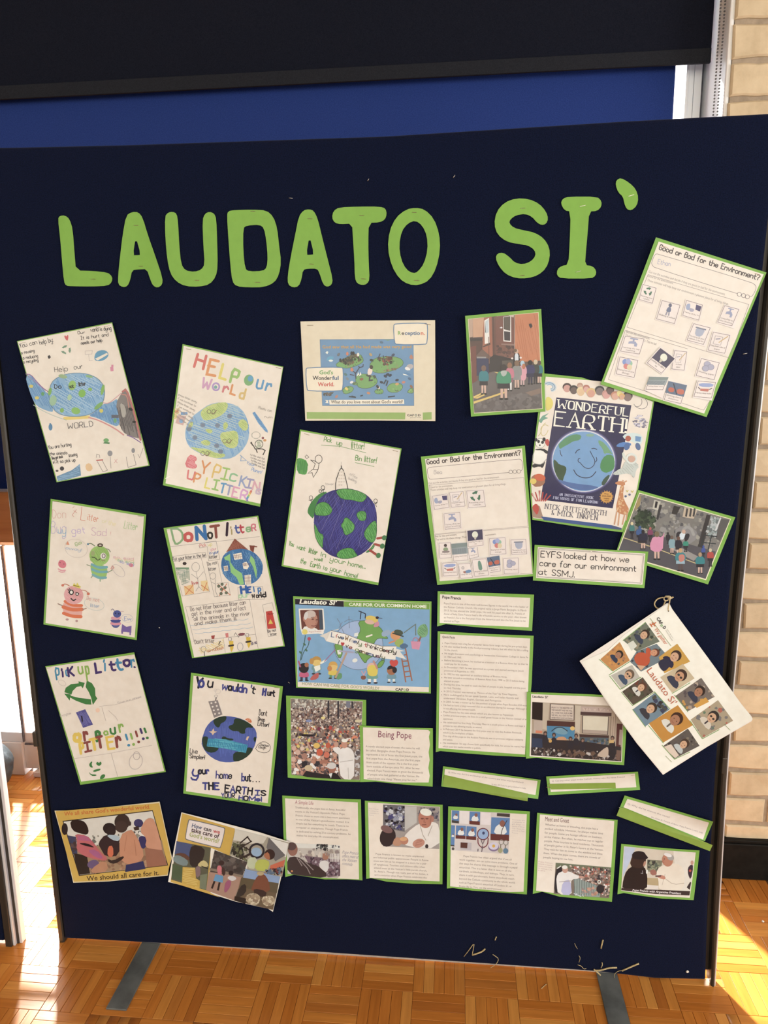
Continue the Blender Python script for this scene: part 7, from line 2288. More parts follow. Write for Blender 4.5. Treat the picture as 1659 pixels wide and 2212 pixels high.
a = sheet('caption_card', 'white caption card EYFS looked at how we care, framed in green', 'caption card', (1130, 1050, 3.53),
          [(88, 448), (500, 478), (955, 500), (925, 778), (500, 750), (75, 720)], [(112, 465), (932, 515), (910, 752), (98, 700)], (0.002, 0.002, 0.005, 0.003), 2, 0.001)
a.part('lettering')
a.ln([(120, 474), (922, 523), (900, 742), (106, 692)], 2.6, (80, 70, 72), True)
a.ln([(127, 480), (914, 528), (893, 735), (113, 688)], 1.4, (110, 100, 100), True)
CK = (44, 36, 42)
a.txt('EYFS', 134, 541, 288, 549, 46, CK, 'p', 5.2)
a.txt('looked at how we', 312, 550, 806, 582, 46, CK, 'p', 5.2)
a.txt('care for our environment', 126, 608, 860, 652, 46, CK, 'p', 5.2)
a.txt('at SSMJ.', 118, 672, 392, 697, 44, CK, 'p', 5.2)
a.build()

# --- Wonderful Earth book cover
a = sheet('book_cover_print', 'dark blue book cover print of a globe, white serif title Wonderful Earth', 'poster', (1130, 790, 5.53),
          [(255, 92), (700, 140), (1568, 415), (1480, 960), (1370, 1500), (1190, 1990), (700, 1930), (110, 1840), (75, 1400), (180, 560)], [(270, 130), (920, 185), (1550, 430), (1350, 1520), (1180, 1950), (120, 1820), (90, 1320), (205, 560)], (0.002, 0.003, 0.004, 0.003), 0, 0.0012, quad=[(255, 92), (1568, 270), (1190, 1990), (75, 1830)])
NV = (48, 44, 82)
a.poly([(398, 378), (1294, 472), (1150, 1300), (1070, 1704), (210, 1600), (290, 1050)], NV)
for r, c in ((400, (70, 66, 108)), (388, (110, 104, 146)), (380, (170, 164, 190)), (374, (222, 214, 222))):
    a.el(722, 1140, r, r * 0.975, c, 0.2, 48)
p = a.el(722, 1142, 368, 356, (116, 158, 196), 0.2, 48)
a.poly([(440, 920), (520, 850), (620, 815), (700, 830), (680, 890), (600, 900), (540, 940), (480, 970), (440, 1000), (420, 950)], (92, 146, 96), 1)
a.poly([(900, 880), (980, 930), (1050, 1030), (1075, 1060), (1000, 1040), (970, 1060), (950, 990), (900, 930)], (110, 160, 110), 1)
a.poly([(925, 1150), (980, 1070), (1060, 1060), (1095, 1120), (1090, 1230), (1050, 1260), (980, 1285), (920, 1240)], (76, 142, 78), 1)
a.poly([(360, 1110), (400, 1140), (430, 1180), (510, 1200), (520, 1250), (480, 1350), (470, 1410), (410, 1340), (370, 1240)], (62, 84, 54), 1)
a.poly([(930, 1410), (970, 1340), (1040, 1290), (1020, 1360), (960, 1440)], (60, 84, 64), 1)
a.el(800, 830, 50, 18, (130, 170, 140))
a.poly([(400, 1350), (560, 1400), (900, 1440), (880, 1470), (720, 1495), (560, 1460), (450, 1400)], (84, 110, 160), 1)
LN = (56, 56, 76)
a.ln([(625, 1045), (645, 1010), (675, 1002)], 9, LN, smooth=1)
a.ln([(820, 990), (850, 985), (880, 1000)], 9, LN, smooth=1)
a.ln([(800, 1020), (830, 1080), (860, 1130), (850, 1190), (790, 1235), (730, 1215), (690, 1170)], 8, LN, smooth=2)
a.ln([(690, 1165), (655, 1145), (660, 1110), (680, 1105)], 8, LN, smooth=1)
a.ln([(865, 1150), (882, 1130), (875, 1095)], 8, LN, smooth=1)
a.ln([(605, 1245), (640, 1310), (730, 1345), (820, 1330), (870, 1265)], 10, LN, smooth=2)
a.ln([(440, 1010), (450, 1060), (465, 1080)], 8, LN)
# faces along the top
for x, y, r, h, s in ((525, 265, 52, (80, 60, 56), (214, 150, 130)), (605, 290, 50, (60, 54, 54), (110, 90, 80)), (680, 245, 34, (190, 140, 110), (206, 160, 130)), (690, 310, 50, (230, 200, 140), (230, 184, 130)), (755, 275, 40, (190, 110, 90), (220, 160, 140)), (812, 325, 54, (226, 180, 110), (222, 150, 120)), (915, 300, 54, (60, 54, 58), (130, 110, 104)), (995, 345, 50, (206, 140, 120), (220, 150, 134)), (1040, 300, 46, (90, 66, 60), (110, 84, 78)), (1100, 360, 48, (206, 130, 96), (222, 160, 130)), (1150, 335, 30, (230, 206, 120), (230, 206, 120)), (1250, 370, 56, (60, 46, 46), (140, 110, 100)), (1180, 370, 34, (230, 170, 90), (220, 160, 120))):
    a.el(x, y - 10, r * 1.05, r * 0.95, h, n=14)
    a.el(x, y + 8, r * 0.85, r * 0.85, s, n=14)
a.poly([(265, 380), (320, 370), (362, 430), (350, 500), (300, 540), (268, 530)], (232, 206, 90), 1)
for k in range(4):
    a.ring(320, 250, 34 + 14 * k, 26 + 10 * k, 9, ((130, 170, 190), (176, 200, 206), (110, 150, 180), (200, 210, 206))[k], 0.3, 14, 200, 420)
a.ring(1400, 440, 90, 70, 5, (90, 84, 90), 0.5, 20, -70, 130)
a.ring(1360, 430, 60, 60, 5, (90, 84, 90), 0.5, 20, -60, 80)
a.speck([(1340, 570), (1440, 590), (1500, 680), (1470, 760), (1340, 740), (1300, 660)], [(150, 140, 150), (190, 180, 186), (120, 110, 124), (206, 196, 196)], 70, 20, 0.5)
a.poly([(185, 660), (230, 600), (310, 565), (260, 610), (300, 625), (240, 650), (215, 690)], (110, 160, 130))
a.ln([(180, 840), (215, 800), (210, 740), (260, 700), (300, 720)], 8, (200, 180, 110), smooth=1)
a.ring(260, 760, 40, 80, 8, (214, 190, 120), 0.3, 16, 0, 250)
# panda, fruit, volcano (left border)
a.poly([(115, 1160), (130, 1020), (190, 985), (270, 1030), (275, 1120), (220, 1180)], (232, 222, 206), 1)
a.poly([(140, 1000), (240, 985), (310, 1030), (280, 1060), (230, 1010), (150, 1010)], (46, 42, 46), 1)
a.poly([(110, 1170), (230, 1180), (270, 1130), (235, 1230), (200, 1200), (110, 1225)], (46, 42, 46), 1)
a.el(205, 925, 56, 56, (232, 222, 206))
a.ring(205, 925, 57, 57, 5, (150, 140, 130))
a.ln([(130, 1020), (112, 1090), (115, 1160), (170, 1178), (220, 1180), (275, 1120)], 6, (150, 140, 130), smooth=1)
for x, y, r in ((155, 885, 18), (250, 880, 20), (185, 905, 16), (232, 915, 17), (200, 950, 9)):
    a.el(x, y, r, r * 1.2, (46, 42, 46), n=12)
a.poly([(260, 900), (290, 865), (318, 910), (300, 970), (270, 940)], (206, 70, 60), 1)
a.poly([(85, 1340), (150, 1290), (240, 1310), (270, 1380), (230, 1440), (120, 1450)], (170, 110, 76), 1)
a.el(200, 1335, 68, 42, (222, 96, 56), 0.2)
a.el(120, 1380, 40, 34, (232, 196, 84))
a.lns([[(160 + 20 * i, 1620), (100 + 46 * i, 1490 + 18 * abs(i - 2))] for i in range(6)], 15, (196, 70, 60))
a.lns([[(110, 1520), (140, 1600)], [(210, 1490), (190, 1600)]], 12, (222, 170, 150))
a.poly([(110, 1690), (150, 1650), (200, 1680), (245, 1830), (110, 1810)], (170, 130, 104))
a.poly([(105, 1680), (160, 1640), (195, 1700), (170, 1790), (130, 1740)], (206, 70, 56), 1)
# car, astronaut, giraffe (right border)
a.poly([(1180, 860), (1220, 810), (1340, 800), (1420, 830), (1430, 900), (1390, 960), (1290, 900)], (206, 214, 210), 1)
a.poly([(1100, 960), (1170, 910), (1290, 920), (1290, 960), (1160, 975)], (84, 130, 190), 1)
a.el(1255, 870, 34, 34, (190, 90, 66))
a.poly([(1340, 840), (1410, 850), (1400, 910), (1340, 900)], (110, 150, 190))
a.el(1240, 965, 34, 46, (80, 110, 160), 0.4)
a.el(1372, 965, 30, 46, (90, 110, 150), -0.3)
q = a.poly([(1180, 1240), (1220, 1130), (1330, 1130), (1390, 1210), (1350, 1240), (1330, 1360), (1280, 1280), (1110, 1310), (1060, 1290), (1170, 1220)], (200, 200, 180), 1)
a.hatch(q, (176, 176, 160), 24, 40, 6)
a.ring(1295, 1110, 58, 54, 20, (214, 212, 196))
a.el(1295, 1115, 40, 40, (214, 160, 130))
a.poly([(1175, 1060), (1200, 1020), (1235, 1110), (1220, 1140)], (206, 204, 186), 1)
GF = (206, 126, 74)
a.poly([(1090, 1400), (1150, 1375), (1215, 1390), (1220, 1430), (1170, 1430), (1120, 1420)], GF, 1)
q = a.poly([(1165, 1420), (1210, 1420), (1190, 1560), (1230, 1650), (1270, 1720), (1240, 1790), (1130, 1760), (1105, 1700), (1140, 1560)], GF, 1)
a.speck(q, [(226, 170, 110), (230, 184, 130)], 46, 10)
a.lns([[(1120, 1740), (1090, 1900)], [(1150, 1760), (1135, 1910)], [(1215, 1770), (1185, 1900)], [(1245, 1760), (1230, 1850)], [(1205, 1395), (1240, 1375)], [(1190, 1390), (1195, 1365)]], 16, (214, 150, 104))
for x, y in ((1245, 1500), (1305, 1505)):
    a.lns([[(x - 14, y - 12), (x, y + 6), (x + 14, y - 14)]], 10, (214, 186, 90))
for x, y in ((1225, 1560), (1272, 1540)):
    a.el(x, y, 15, 14, (90, 100, 130), n=8)
a.poly([(212, 1800), (1060, 1905), (1070, 1950), (250, 1845)], (56, 84, 140))
a.poly([(1060, 1905), (1180, 1940), (1172, 1960), (1065, 1950)], (70, 84, 120))
a.el(996, 1568, 72, 68, (222, 152, 62))
a.lns([[(996 + math.cos(k) * 74, 1568 + math.sin(k) * 70), (996 + math.cos(k) * 84, 1568 + math.sin(k) * 80)] for k in np.arange(0, 6.28, 0.4)], 8, (222, 152, 62))
a.part('lettering')
WT = (236, 226, 206)
a.txt('WONDERFUL', 410, 500, 1258, 606, 96, WT, 's', 17)
a.txt('EARTH!', 372, 714, 1232, 806, 170, WT, 's', 27)
a.txt('AN INTERACTIVE BOOK', 430, 1550, 836, 1592, 28, (190, 184, 200), 's', 6)
a.txt('FOR HOURS OF FUN LEARNING', 360, 1590, 892, 1648, 30, (190, 184, 200), 's', 6)
a.txt('NICK BUTTERWORTH', 262, 1706, 988, 1790, 58, (104, 96, 104), 's', 9)
a.txt('& MICK INKPEN', 338, 1780, 884, 1846, 58, (104, 96, 104), 's', 9)
for i, s in enumerate(('Over', '350,000', 'copies', 'sold')):
    a.txt(s, 996 - (28, 56, 34, 24)[i], 1536 + 27 * i, 996 + (28, 56, 34, 24)[i], 1541 + 27 * i, 16, (120, 70, 40), bold=0.02)
a.build()

# ================================================================== WORKSHEETS WITH GLUED PICTURE CARDS
CG, CT = (150, 140, 150), (130, 110, 104)
def pc(a, n, pts, cap, pic, base=(228, 210, 194)):
    """one glued picture card with its printed frame, picture and caption; pic(o, u, v) draws in card units 0..1"""
    key = 'picture_card#%d' % n
    a.card(pts, base, key, 0.0003)
    p = np.array(pts[:4], float)
    o, u, v = p[0], p[1] - p[0], p[3] - p[0]
    a.part(key + '/print')
    def m(x, y):
        return o + u * x + v * y
    a.ln([m(.06, .05), m(.95, .05), m(.95, .94), m(.06, .94)], 4, (120, 96, 96), True)
    pic(m, np.hypot(*u), math.atan2(u[1], u[0]))
    k = len(cap)
    for i, s in enumerate(cap):
        w = min(0.8, 0.062 * len(s))
        yy = (0.74 if k == 1 else 0.72) + 0.13 * i
        q0, q1 = m(.5 - w / 2, yy), m(.5 + w / 2, yy)
        a.txt(s, q0[0], q0[1], q1[0], q1[1], np.hypot(*v) * 0.075, CT)

def p_tap(a, c=(156, 156, 176)):
    def f(m, s, r):
        a.poly([m(.3, .32), m(.42, .27), m(.6, .27), m(.72, .4), m(.72, .55), m(.6, .55), m(.58, .42), m(.42, .42), m(.3, .45)], c)
        a.poly([m(.46, .12), m(.54, .12), m(.54, .28), m(.46, .28)], c)
        a.ln([m(.34, .13), m(.66, .13)], s * .06, c)
    return f
def p_tv(a):
    def f(m, s, r):
        a.poly([m(.12, .25), m(.3, .15), m(.36, .45), m(.28, .6), m(.12, .5)], (160, 166, 186), 1)
        a.poly([m(.3, .42), m(.6, .4), m(.55, .6), m(.35, .6)], (170, 160, 170), 1)
        a.poly([m(.62, .12), m(.92, .15), m(.9, .45), m(.64, .42)], (80, 70, 110))
    return f
def p_recycle(a):
    def f(m, s, r):
        for k in range(3):
            g = k * 2.094 - 1.57 + r
            c = m(.5, .36)
            a.poly([c + np.array([math.cos(g + d), math.sin(g + d)]) * R * s for d, R in ((-.8, .26), (0, .28), (.45, .3), (.45, .13), (-.2, .15), (-.75, .15))], (70, 116, 84))
    return f
def p_walk(a):
    def f(m, s, r):
        c = m(.5, .17)
        a.el(c[0], c[1], s * .08, s * .1, (100, 100, 120), n=10)
        a.poly([m(.42, .26), m(.58, .26), m(.62, .5), m(.38, .5)], (110, 116, 140), 1)
        a.poly([m(.42, .5), m(.48, .5), m(.46, .66), m(.4, .66)], (150, 140, 150))
        a.poly([m(.52, .5), m(.58, .5), m(.6, .66), m(.54, .66)], (150, 140, 150))
    return f
def p_bin(a):
    def f(m, s, r):
        a.poly([m(.26, .18), m(.76, .18), m(.7, .62), m(.34, .62)], (170, 170, 180), 1)
        a.ln([m(.26, .2), m(.76, .2)], s * .07, (130, 130, 140))
    return f
def p_paper(a):
    def f(m, s, r):
        a.ln([m(.22, .2), m(.62, .2), m(.62, .6), m(.22, .6)], s * .03, (190, 170, 160), True)
        a.ln([m(.5, .48), m(.86, .12)], s * .05, (210, 170, 110))
        a.ln([m(.3, .35), m(.5, .3)], s * .05, (150, 140, 150))
    return f
def p_bulb(a):
    def f(m, s, r):
        a.poly([m(.06, .05), m(.95, .05), m(.95, .62), m(.06, .62)], (74, 66, 90))
        c = m(.5, .3)
        a.el(c[0], c[1], s * .18, s * .2, (222, 216, 190), n=14)
        a.poly([m(.42, .42), m(.58, .42), m(.54, .58), m(.46, .58)], (206, 190, 160))
    return f
def p_toys(a):
    def f(m, s, r):
        for x, y, c in ((.35, .25, (130, 150, 200)), (.6, .28, (150, 190, 150)), (.45, .46, (222, 120, 110)), (.62, .48, (226, 200, 150)), (.5, .2, (170, 170, 200))):
            q = m(x, y)
            a.el(q[0], q[1], s * .13, s * .14, c, n=10)
    return f
def p_balls(a):
    def f(m, s, r):
        for x, y in ((.42, .26), (.62, .36), (.4, .48)):
            q = m(x, y)
            a.el(q[0], q[1], s * .17, s * .15, (176, 168, 180), n=12)
            a.ring(q[0], q[1], s * .16, s * .14, s * .02, (150, 142, 156), n=12)
    return f
def p_trees(a):
    def f(m, s, r):
        a.poly([m(.0, .02), m(1, .02), m(1, .6), m(.0, .6)], (150, 156, 150))
        a.lns([[m(.06 * i + .04, .3), m(.06 * i + .02, .58)] for i in range(15)], s * .025, (110, 116, 120))
        a.poly([m(0, .02), m(1, .02), m(1, .22), m(0, .26)], (130, 140, 130))
    return f
def p_cars(a):
    def f(m, s, r):
        a.poly([m(0, .02), m(1, .02), m(1, .6), m(0, .6)], (96, 110, 130))
        a.poly([m(.1, .3), m(.4, .28), m(.44, .5), m(.12, .52)], (206, 96, 70), 1)
        a.poly([m(.55, .28), m(.95, .26), m(.95, .52), m(.58, .52)], (206, 100, 76), 1)
        a.ln([m(.3, .1), m(.6, .55)], s * .05, (60, 56, 66))
    return f
def p_bath(a):
    def f(m, s, r):
        a.poly([m(.1, .16), m(.9, .12), m(.84, .34), m(.2, .36)], (150, 160, 196), 1)
        a.poly([m(.28, .46), m(.72, .44), m(.7, .6), m(.3, .6)], (206, 110, 90))
        a.lns([[m(.15, .4), m(.28, .5)], [m(.85, .38), m(.74, .48)]], s * .04, (96, 80, 84))
    return f
def p_bottle(a):
    def f(m, s, r):
        a.poly([m(.44, .12), m(.54, .12), m(.62, .3), m(.62, .64), m(.38, .64), m(.38, .3)], (110, 146, 120), 1)
    return f
def p_kid(a):
    def f(m, s, r):
        c = m(.55, .2)
        a.el(c[0], c[1], s * .12, s * .12, (84, 66, 62), n=12)
        a.poly([m(.4, .32), m(.7, .32), m(.76, .5), m(.34, .5)], (140, 156, 110), 1)
        a.poly([m(.3, .5), m(.8, .5), m(.86, .64), m(.24, .64)], (150, 130, 120), 1)
    return f
def p_hand(a):
    def f(m, s, r):
        a.ring(*m(.35, .3), s * .09, s * .09, s * .03, (90, 90, 100), n=12)
        a.poly([m(.4, .5), m(.9, .42), m(.95, .62), m(.5, .66)], (110, 140, 170), 1)
        a.poly([m(.3, .52), m(.5, .5), m(.52, .64), m(.36, .64)], (176, 110, 90), 1)
    return f

def arc_frame(a, m0, pts, w, c):
    a.ln(pts, w, c, True)

# --- top right worksheet
a = sheet('worksheet', 'steeply tilted Good or Bad worksheet with glued picture cards, top right of the board', 'worksheet', (1280, 500, 4.377),
          [(600, 55), (1645, 388), (1078, 1755), (75, 1445)], [(625, 95), (1618, 405), (1055, 1722), (108, 1420)], (0.003, 0.006, 0.005, 0.004), 2, 0.0012, group='glued picture card worksheets')
a.part('lettering')
a.txt('Good or Bad for the Environment?', 628, 170, 1572, 462, 50, (74, 60, 62), 'p', 8.5)
a.ln([(590, 215), (620, 212), (1500, 480), (1545, 510), (1545, 545), (1525, 590), (1500, 620), (1370, 590), (590, 345), (560, 315), (560, 285)], 4, (120, 104, 106), True, 1)
for x, y in ((1388, 594), (1428, 606), (1465, 618)):
    a.el(x, y, 18, 18, PAPER, n=16)
    a.ring(x, y, 19, 19, 4, (120, 104, 106), n=18)
a.txt('Ethan', 615, 305, 735, 328, 44, (176, 170, 186), 'h', 4.5)
a.txt('Cut out the activities and decide if they are good or bad for the environment.', 528, 388, 1252, 605, 22, (150, 134, 126))
a.txt('Good for the environment.', 520, 428, 762, 500, 22, (150, 134, 126))
a.txt('These activities will help keep our environment a pleasant place for all living things.', 515, 468, 1285, 698, 22, (150, 134, 126))
a.lns([[(525, 408), (1478, 690), (1380, 960), (1310, 1150)], [(525, 408), (325, 905)], [(325, 905), (1080, 1135), (1310, 1200)], [(310, 935), (150, 1400)], [(310, 935), (900, 1110)], [(150, 1400), (660, 1560), (1050, 1690), (1110, 1600)]], 3.5, (150, 130, 124))
a.txt('Bad for the environment.', 315, 955, 540, 1022, 22, (150, 134, 126))
a.txt('Try not to do these things. They are bad', 308, 985, 600, 1075, 22, (150, 134, 126))
cards = [([(470, 490), (610, 530), (570, 690), (430, 650)], ['Recycling your', 'rubbish'], p_recycle(a)),
         ([(650, 640), (840, 690), (785, 885), (590, 835)], ['Walking to school'], p_walk(a)),
         ([(880, 640), (1050, 690), (1010, 850), (840, 800)], ['Turning off the TV'], p_tv(a)),
         ([(1245, 690), (1395, 730), (1340, 920), (1170, 865)], ['Turning off the tap', 'when brushing'], p_tap(a)),
         ([(950, 860), (1125, 905), (1065, 1090), (878, 1035)], ['Throwing all your', 'rubbish in the bin'], p_bin(a)),
         ([(1135, 940), (1310, 975), (1265, 1170), (1080, 1130)], ['Using both sides of', 'paper'], p_paper(a)),
         ([(300, 980), (500, 1010), (430, 1190), (250, 1140)], ['Leaving the tap', 'running'], p_tap(a)),
         ([(250, 1175), (440, 1212), (395, 1400), (210, 1355)], ['Buying lots of new', 'things'], p_toys(a)),
         ([(770, 1115), (900, 1130), (880, 1320), (740, 1310)], ['on both', 'paper'], p_paper(a)),
         ([(640, 1090), (790, 1200), (655, 1355), (500, 1245)], ['Leaving the lights', 'on'], p_bulb(a)),
         ([(1020, 1190), (1210, 1235), (1150, 1410), (965, 1370)], ['Wasting paper'], p_balls(a)),
         ([(540, 1370), (720, 1375), (665, 1580), (490, 1500)], ['Cutting down trees'], p_trees(a)),
         ([(720, 1410), (895, 1450), (840, 1635), (665, 1600)], ['Driving short', 'distances'], p_cars(a)),
         ([(990, 1405), (1175, 1420), (1130, 1600), (945, 1570)], ['Having deep baths'], p_bath(a))]
for n, (q, c, f) in enumerate(cards):
    pc(a, n, q, c, f)
a.staple(680, 145, -6, 60)
a.staple(1560, 405, 4, 60)
a.build()

# --- lower worksheet
a = sheet('worksheet', 'upright Good or Bad worksheet with glued picture cards, left of the book cover', 'worksheet', (900, 950, 6.381),
          [(58, 232), (700, 170), (1492, 80), (1560, 900), (1610, 1880), (900, 1940), (285, 2002), (160, 1100)], [(115, 265), (1452, 118), (1600, 1850), (318, 1950)], (0.003, 0.003, 0.006, 0.005), 1, 0.0014, quad=[(58, 232), (1492, 80), (1610, 1880), (285, 2002)], group='glued picture card worksheets')
a.part('lettering')
a.txt('Good or Bad for the Environment?', 145, 338, 1432, 210, 66, (74, 60, 58), 'p', 11.5)
a.ln([(160, 385), (220, 375), (1400, 265), (1450, 275), (1466, 380), (1450, 425), (1400, 440), (220, 545), (165, 540), (145, 420)], 5, (110, 92, 92), True, 1)
for x in (1297, 1353, 1408):
    a.el(x, 443 - (x - 1297) * 0.06, 24, 24, PAPER, n=16)
    a.ring(x, 443 - (x - 1297) * 0.06, 25, 25, 5, (100, 84, 84), n=20)
a.txt('Bea', 240, 472, 350, 470, 52, (176, 160, 150), 'h', 6)
a.txt('Cut out the activities and decide if they are good or bad for the environment.', 165, 612, 1140, 525, 26, (140, 120, 112))
a.txt('Good for the environment.', 188, 668, 498, 642, 26, (140, 120, 112))
a.txt('These activities will help keep our environment a pleasant place for all living things.', 190, 706, 1232, 620, 26, (140, 120, 112))
a.lns([[(170, 628), (1475, 520), (1535, 1190), (240, 1300)], [(175, 630), (245, 1280)], [(245, 1310), (1540, 1205), (1595, 1840)], [(250, 1310), (320, 1920)], [(900, 1880), (1590, 1840)]], 4, (150, 126, 118))
a.txt('Bad for the environment.', 258, 1345, 555, 1318, 26, (140, 120, 112))
a.txt('Try not to do these things. They', 262, 1388, 690, 1350, 26, (140, 120, 112))
a.txt('environment.', 945, 1328, 1095, 1308, 24, (140, 120, 112))
cards = [([(205, 770), (430, 735), (455, 950), (235, 975)], ['Turning off the TV'], p_tv(a)),
         ([(440, 720), (650, 700), (665, 925), (470, 945)], ['Using both sides of', 'paper'], p_paper(a)),
         ([(672, 695), (930, 680), (955, 915), (705, 950)], ['Recycling your', 'rubbish'], p_recycle(a)),
         ([(360, 1010), (605, 985), (628, 1230), (380, 1250)], ['Turning off the tap', 'when brushing'], p_tap(a)),
         ([(295, 1415), (475, 1405), (500, 1630), (310, 1648)], ['Wasting food'], p_kid(a)),
         ([(700, 1490), (840, 1460), (870, 1630), (720, 1650)], ['running tap'], p_tap(a)),
         ([(475, 1430), (695, 1410), (722, 1660), (500, 1690)], ['Cutting down trees'], p_trees(a)),
         ([(685, 1245), (915, 1222), (930, 1470), (700, 1490)], ['Leaving the lights', 'on'], p_bulb(a)),
         ([(990, 1350), (1230, 1335), (1250, 1585), (1005, 1600)], ['Buying lots of new', 'things'], p_toys(a)),
         ([(1285, 1370), (1515, 1360), (1545, 1580), (1300, 1595)], ['Throwing all your', 'rubbish in the bin'], p_bin(a)),
         ([(345, 1690), (560, 1680), (585, 1890), (360, 1890)], ['Having deep baths'], p_bath(a)),
         ([(565, 1705), (745, 1690), (805, 1905), (600, 1925)], ['using the car'], p_hand(a)),
         ([(960, 1620), (1140, 1590), (1165, 1820), (985, 1850)], ['Driving short', 'distances'], p_cars(a)),
         ([(750, 1645), (965, 1625), (1020, 1880), (790, 1900)], ['Buying bottled', 'drinks'], p_bottle(a)),
         ([(1185, 1625), (1410, 1615), (1430, 1850), (1195, 1860)], ['Wasting paper'], p_balls(a))]
for n, (q, c, f) in enumerate(cards):
    pc(a, n, q, c, f)
a.staple(1395, 150, -5, 80)
a.build()

# ================================================================== QUIZ STRIPS, PRESIDENT PHOTO
def strip(label, fr, back, inner, flap, lines, lift):
    a = sheet('quiz_strip', label, 'quiz strip', fr, back, inner, lift, 0, 0.002, group='quiz strips with green answer flaps')
    a.part('lettering')
    for s, x0, y0, x1, y1, h in lines:
        a.txt(s, x0, y0, x1, y1, h, (140, 124, 124))
    a.card(flap, GREEND, 'answer_flap', 0.0006)
    return a
a = strip('narrow green-edged quiz strip with diagonal green flap, left of the pair of strips', (940, 1640, 3.607),
          [(62, 55), (822, 162), (802, 310), (48, 212)], [(76, 76), (798, 170), (782, 278), (66, 190)], [(72, 122), (725, 270), (720, 328), (60, 208)],
          [('Q: Who was the first archbishop of the country and when was it published?', 100, 106, 688, 188, 11), ('It was 2013 and it got published in Italy', 440, 200, 706, 232, 11)], (0.002, 0.006, 0.010, 0.003))
a.staple(66, 160, 84, 50)
a.build()
a = strip('narrow green-edged quiz strip with short flat flap, right of the pair of strips', (940, 1640, 3.607),
          [(865, 135), (1580, 98), (1597, 240), (882, 280)], [(890, 152), (1556, 112), (1568, 218), (900, 256)], [(880, 192), (1405, 184), (1408, 228), (905, 236)],
          [('Q: Can any other pope in the Catholic history take the name Francis?', 908, 176, 1480, 142, 11)], (0.002, 0.008, 0.006, 0.003))
a.staple(888, 218, 3, 45)
a.staple(1540, 126, -2, 30)
a.build()
a = strip('tilted quiz strip with long olive flap sticking out, right of the bottom rows', (1310, 1700, 6.636),
          [(262, 122), (1530, 498), (1412, 775), (145, 412)], [(300, 170), (1470, 512), (1385, 755), (245, 290)], [(190, 300), (240, 295), (1522, 835), (1482, 920), (145, 412)],
          [('Q: Why did he choose this name?', 298, 250, 905, 446, 22), ('He chose St. Francis of Assisi, Pope Francis I, not I, only', 640, 440, 1380, 668, 22)], (0.003, 0.012, 0.008, 0.004))
a.staple(215, 305, 0, 70)
a.build()

a = sheet('photo_print', 'green-mounted photograph of a black-hatted woman talking with a white-robed man', 'photograph', (1310, 1700, 6.636),
          [(212, 815), (700, 865), (1000, 890), (1335, 910), (1295, 1270), (1250, 1622), (800, 1600), (400, 1545), (250, 1520), (158, 1538), (185, 1200)], [(250, 850), (800, 905), (1280, 940), (1235, 1300), (1195, 1590), (700, 1560), (210, 1485)], (0.002, 0.004, 0.009, 0.006), 0, 0.0014, quad=[(212, 815), (1335, 910), (1250, 1622), (158, 1538)])
a.poly([(258, 858), (1270, 945), (1188, 1552), (220, 1478)], (206, 190, 166))
a.poly([(258, 858), (420, 872), (300, 1150), (232, 1300)], (190, 196, 206))
a.poly([(960, 918), (1270, 945), (1200, 1500), (1010, 1490)], (222, 210, 190))
a.poly([(585, 1040), (800, 1055), (780, 1230), (580, 1210)], (130, 126, 96))
a.speck([(590, 1045), (795, 1060), (775, 1220), (590, 1205)], [(60, 60, 56), (150, 150, 110), (90, 100, 80)], 60, 20)
a.poly([(575, 1300), (760, 1310), (745, 1420), (575, 1400)], (190, 160, 110))
a.poly([(575, 1400), (745, 1415), (740, 1500), (570, 1490)], (222, 208, 190))
a.poly([(225, 1475), (240, 1330), (290, 1190), (400, 1120), (540, 1130), (590, 1260), (580, 1495)], (38, 28, 28), 1)
a.poly([(330, 1130), (370, 980), (460, 950), (570, 1020), (560, 1100), (540, 1150), (450, 1170)], (60, 40, 34), 1)
a.poly([(540, 1060), (572, 1070), (555, 1130), (520, 1140)], (190, 130, 100), 1)
a.poly([(365, 1020), (370, 950), (440, 915), (540, 930), (570, 980), (605, 1015), (560, 1040), (460, 1040)], (34, 30, 34), 1)
a.ln([(495, 1235), (520, 1240), (515, 1200)], 8, (150, 140, 136))
a.poly([(570, 1180), (600, 1190), (590, 1250), (565, 1240)], (226, 220, 206), 1)
a.poly([(620, 1190), (700, 1180), (730, 1260), (640, 1270)], (170, 104, 84), 1)
a.poly([(710, 1230), (760, 1140), (860, 1110), (1000, 1090), (1110, 1160), (1125, 1390), (1060, 1500), (750, 1490), (745, 1320)], (226, 210, 186), 1)
a.ln([(850, 1320), (960, 1400), (1110, 1380)], 10, (196, 176, 150), smooth=1)
a.ln([(840, 1250), (800, 1400)], 8, (200, 180, 156))
a.el(875, 1050, 78, 92, (196, 124, 92), -0.2)
a.el(920, 1010, 52, 42, (170, 160, 146), 0.5)
a.el(880, 975, 60, 26, (226, 216, 204), 0.3)
a.ln([(830, 1040), (800, 1075), (825, 1085)], 9, (176, 104, 80))
a.el(830, 1030, 12, 6, (110, 66, 56), n=8)
a.poly([(710, 1275), (800, 1260), (850, 1290), (840, 1330), (760, 1310)], (206, 130, 100), 1)
a.poly([(700, 1270), (790, 1265), (780, 1285), (705, 1290)], (96, 50, 50))
a.poly([(1165, 1160), (1210, 1110), (1250, 1130), (1210, 1340), (1170, 1260)], (60, 44, 56), 1)
a.el(1228, 1085, 22, 32, (206, 150, 120))
a.el(1200, 1200, 18, 18, (206, 80, 60), n=10)
a.poly([(1150, 1440), (1200, 1360), (1215, 1370), (1195, 1475)], (60, 46, 46))
a.poly([(218, 1448), (600, 1470), (1200, 1492), (1190, 1556), (700, 1534), (212, 1480)], (60, 42, 40))
a.part('lettering')
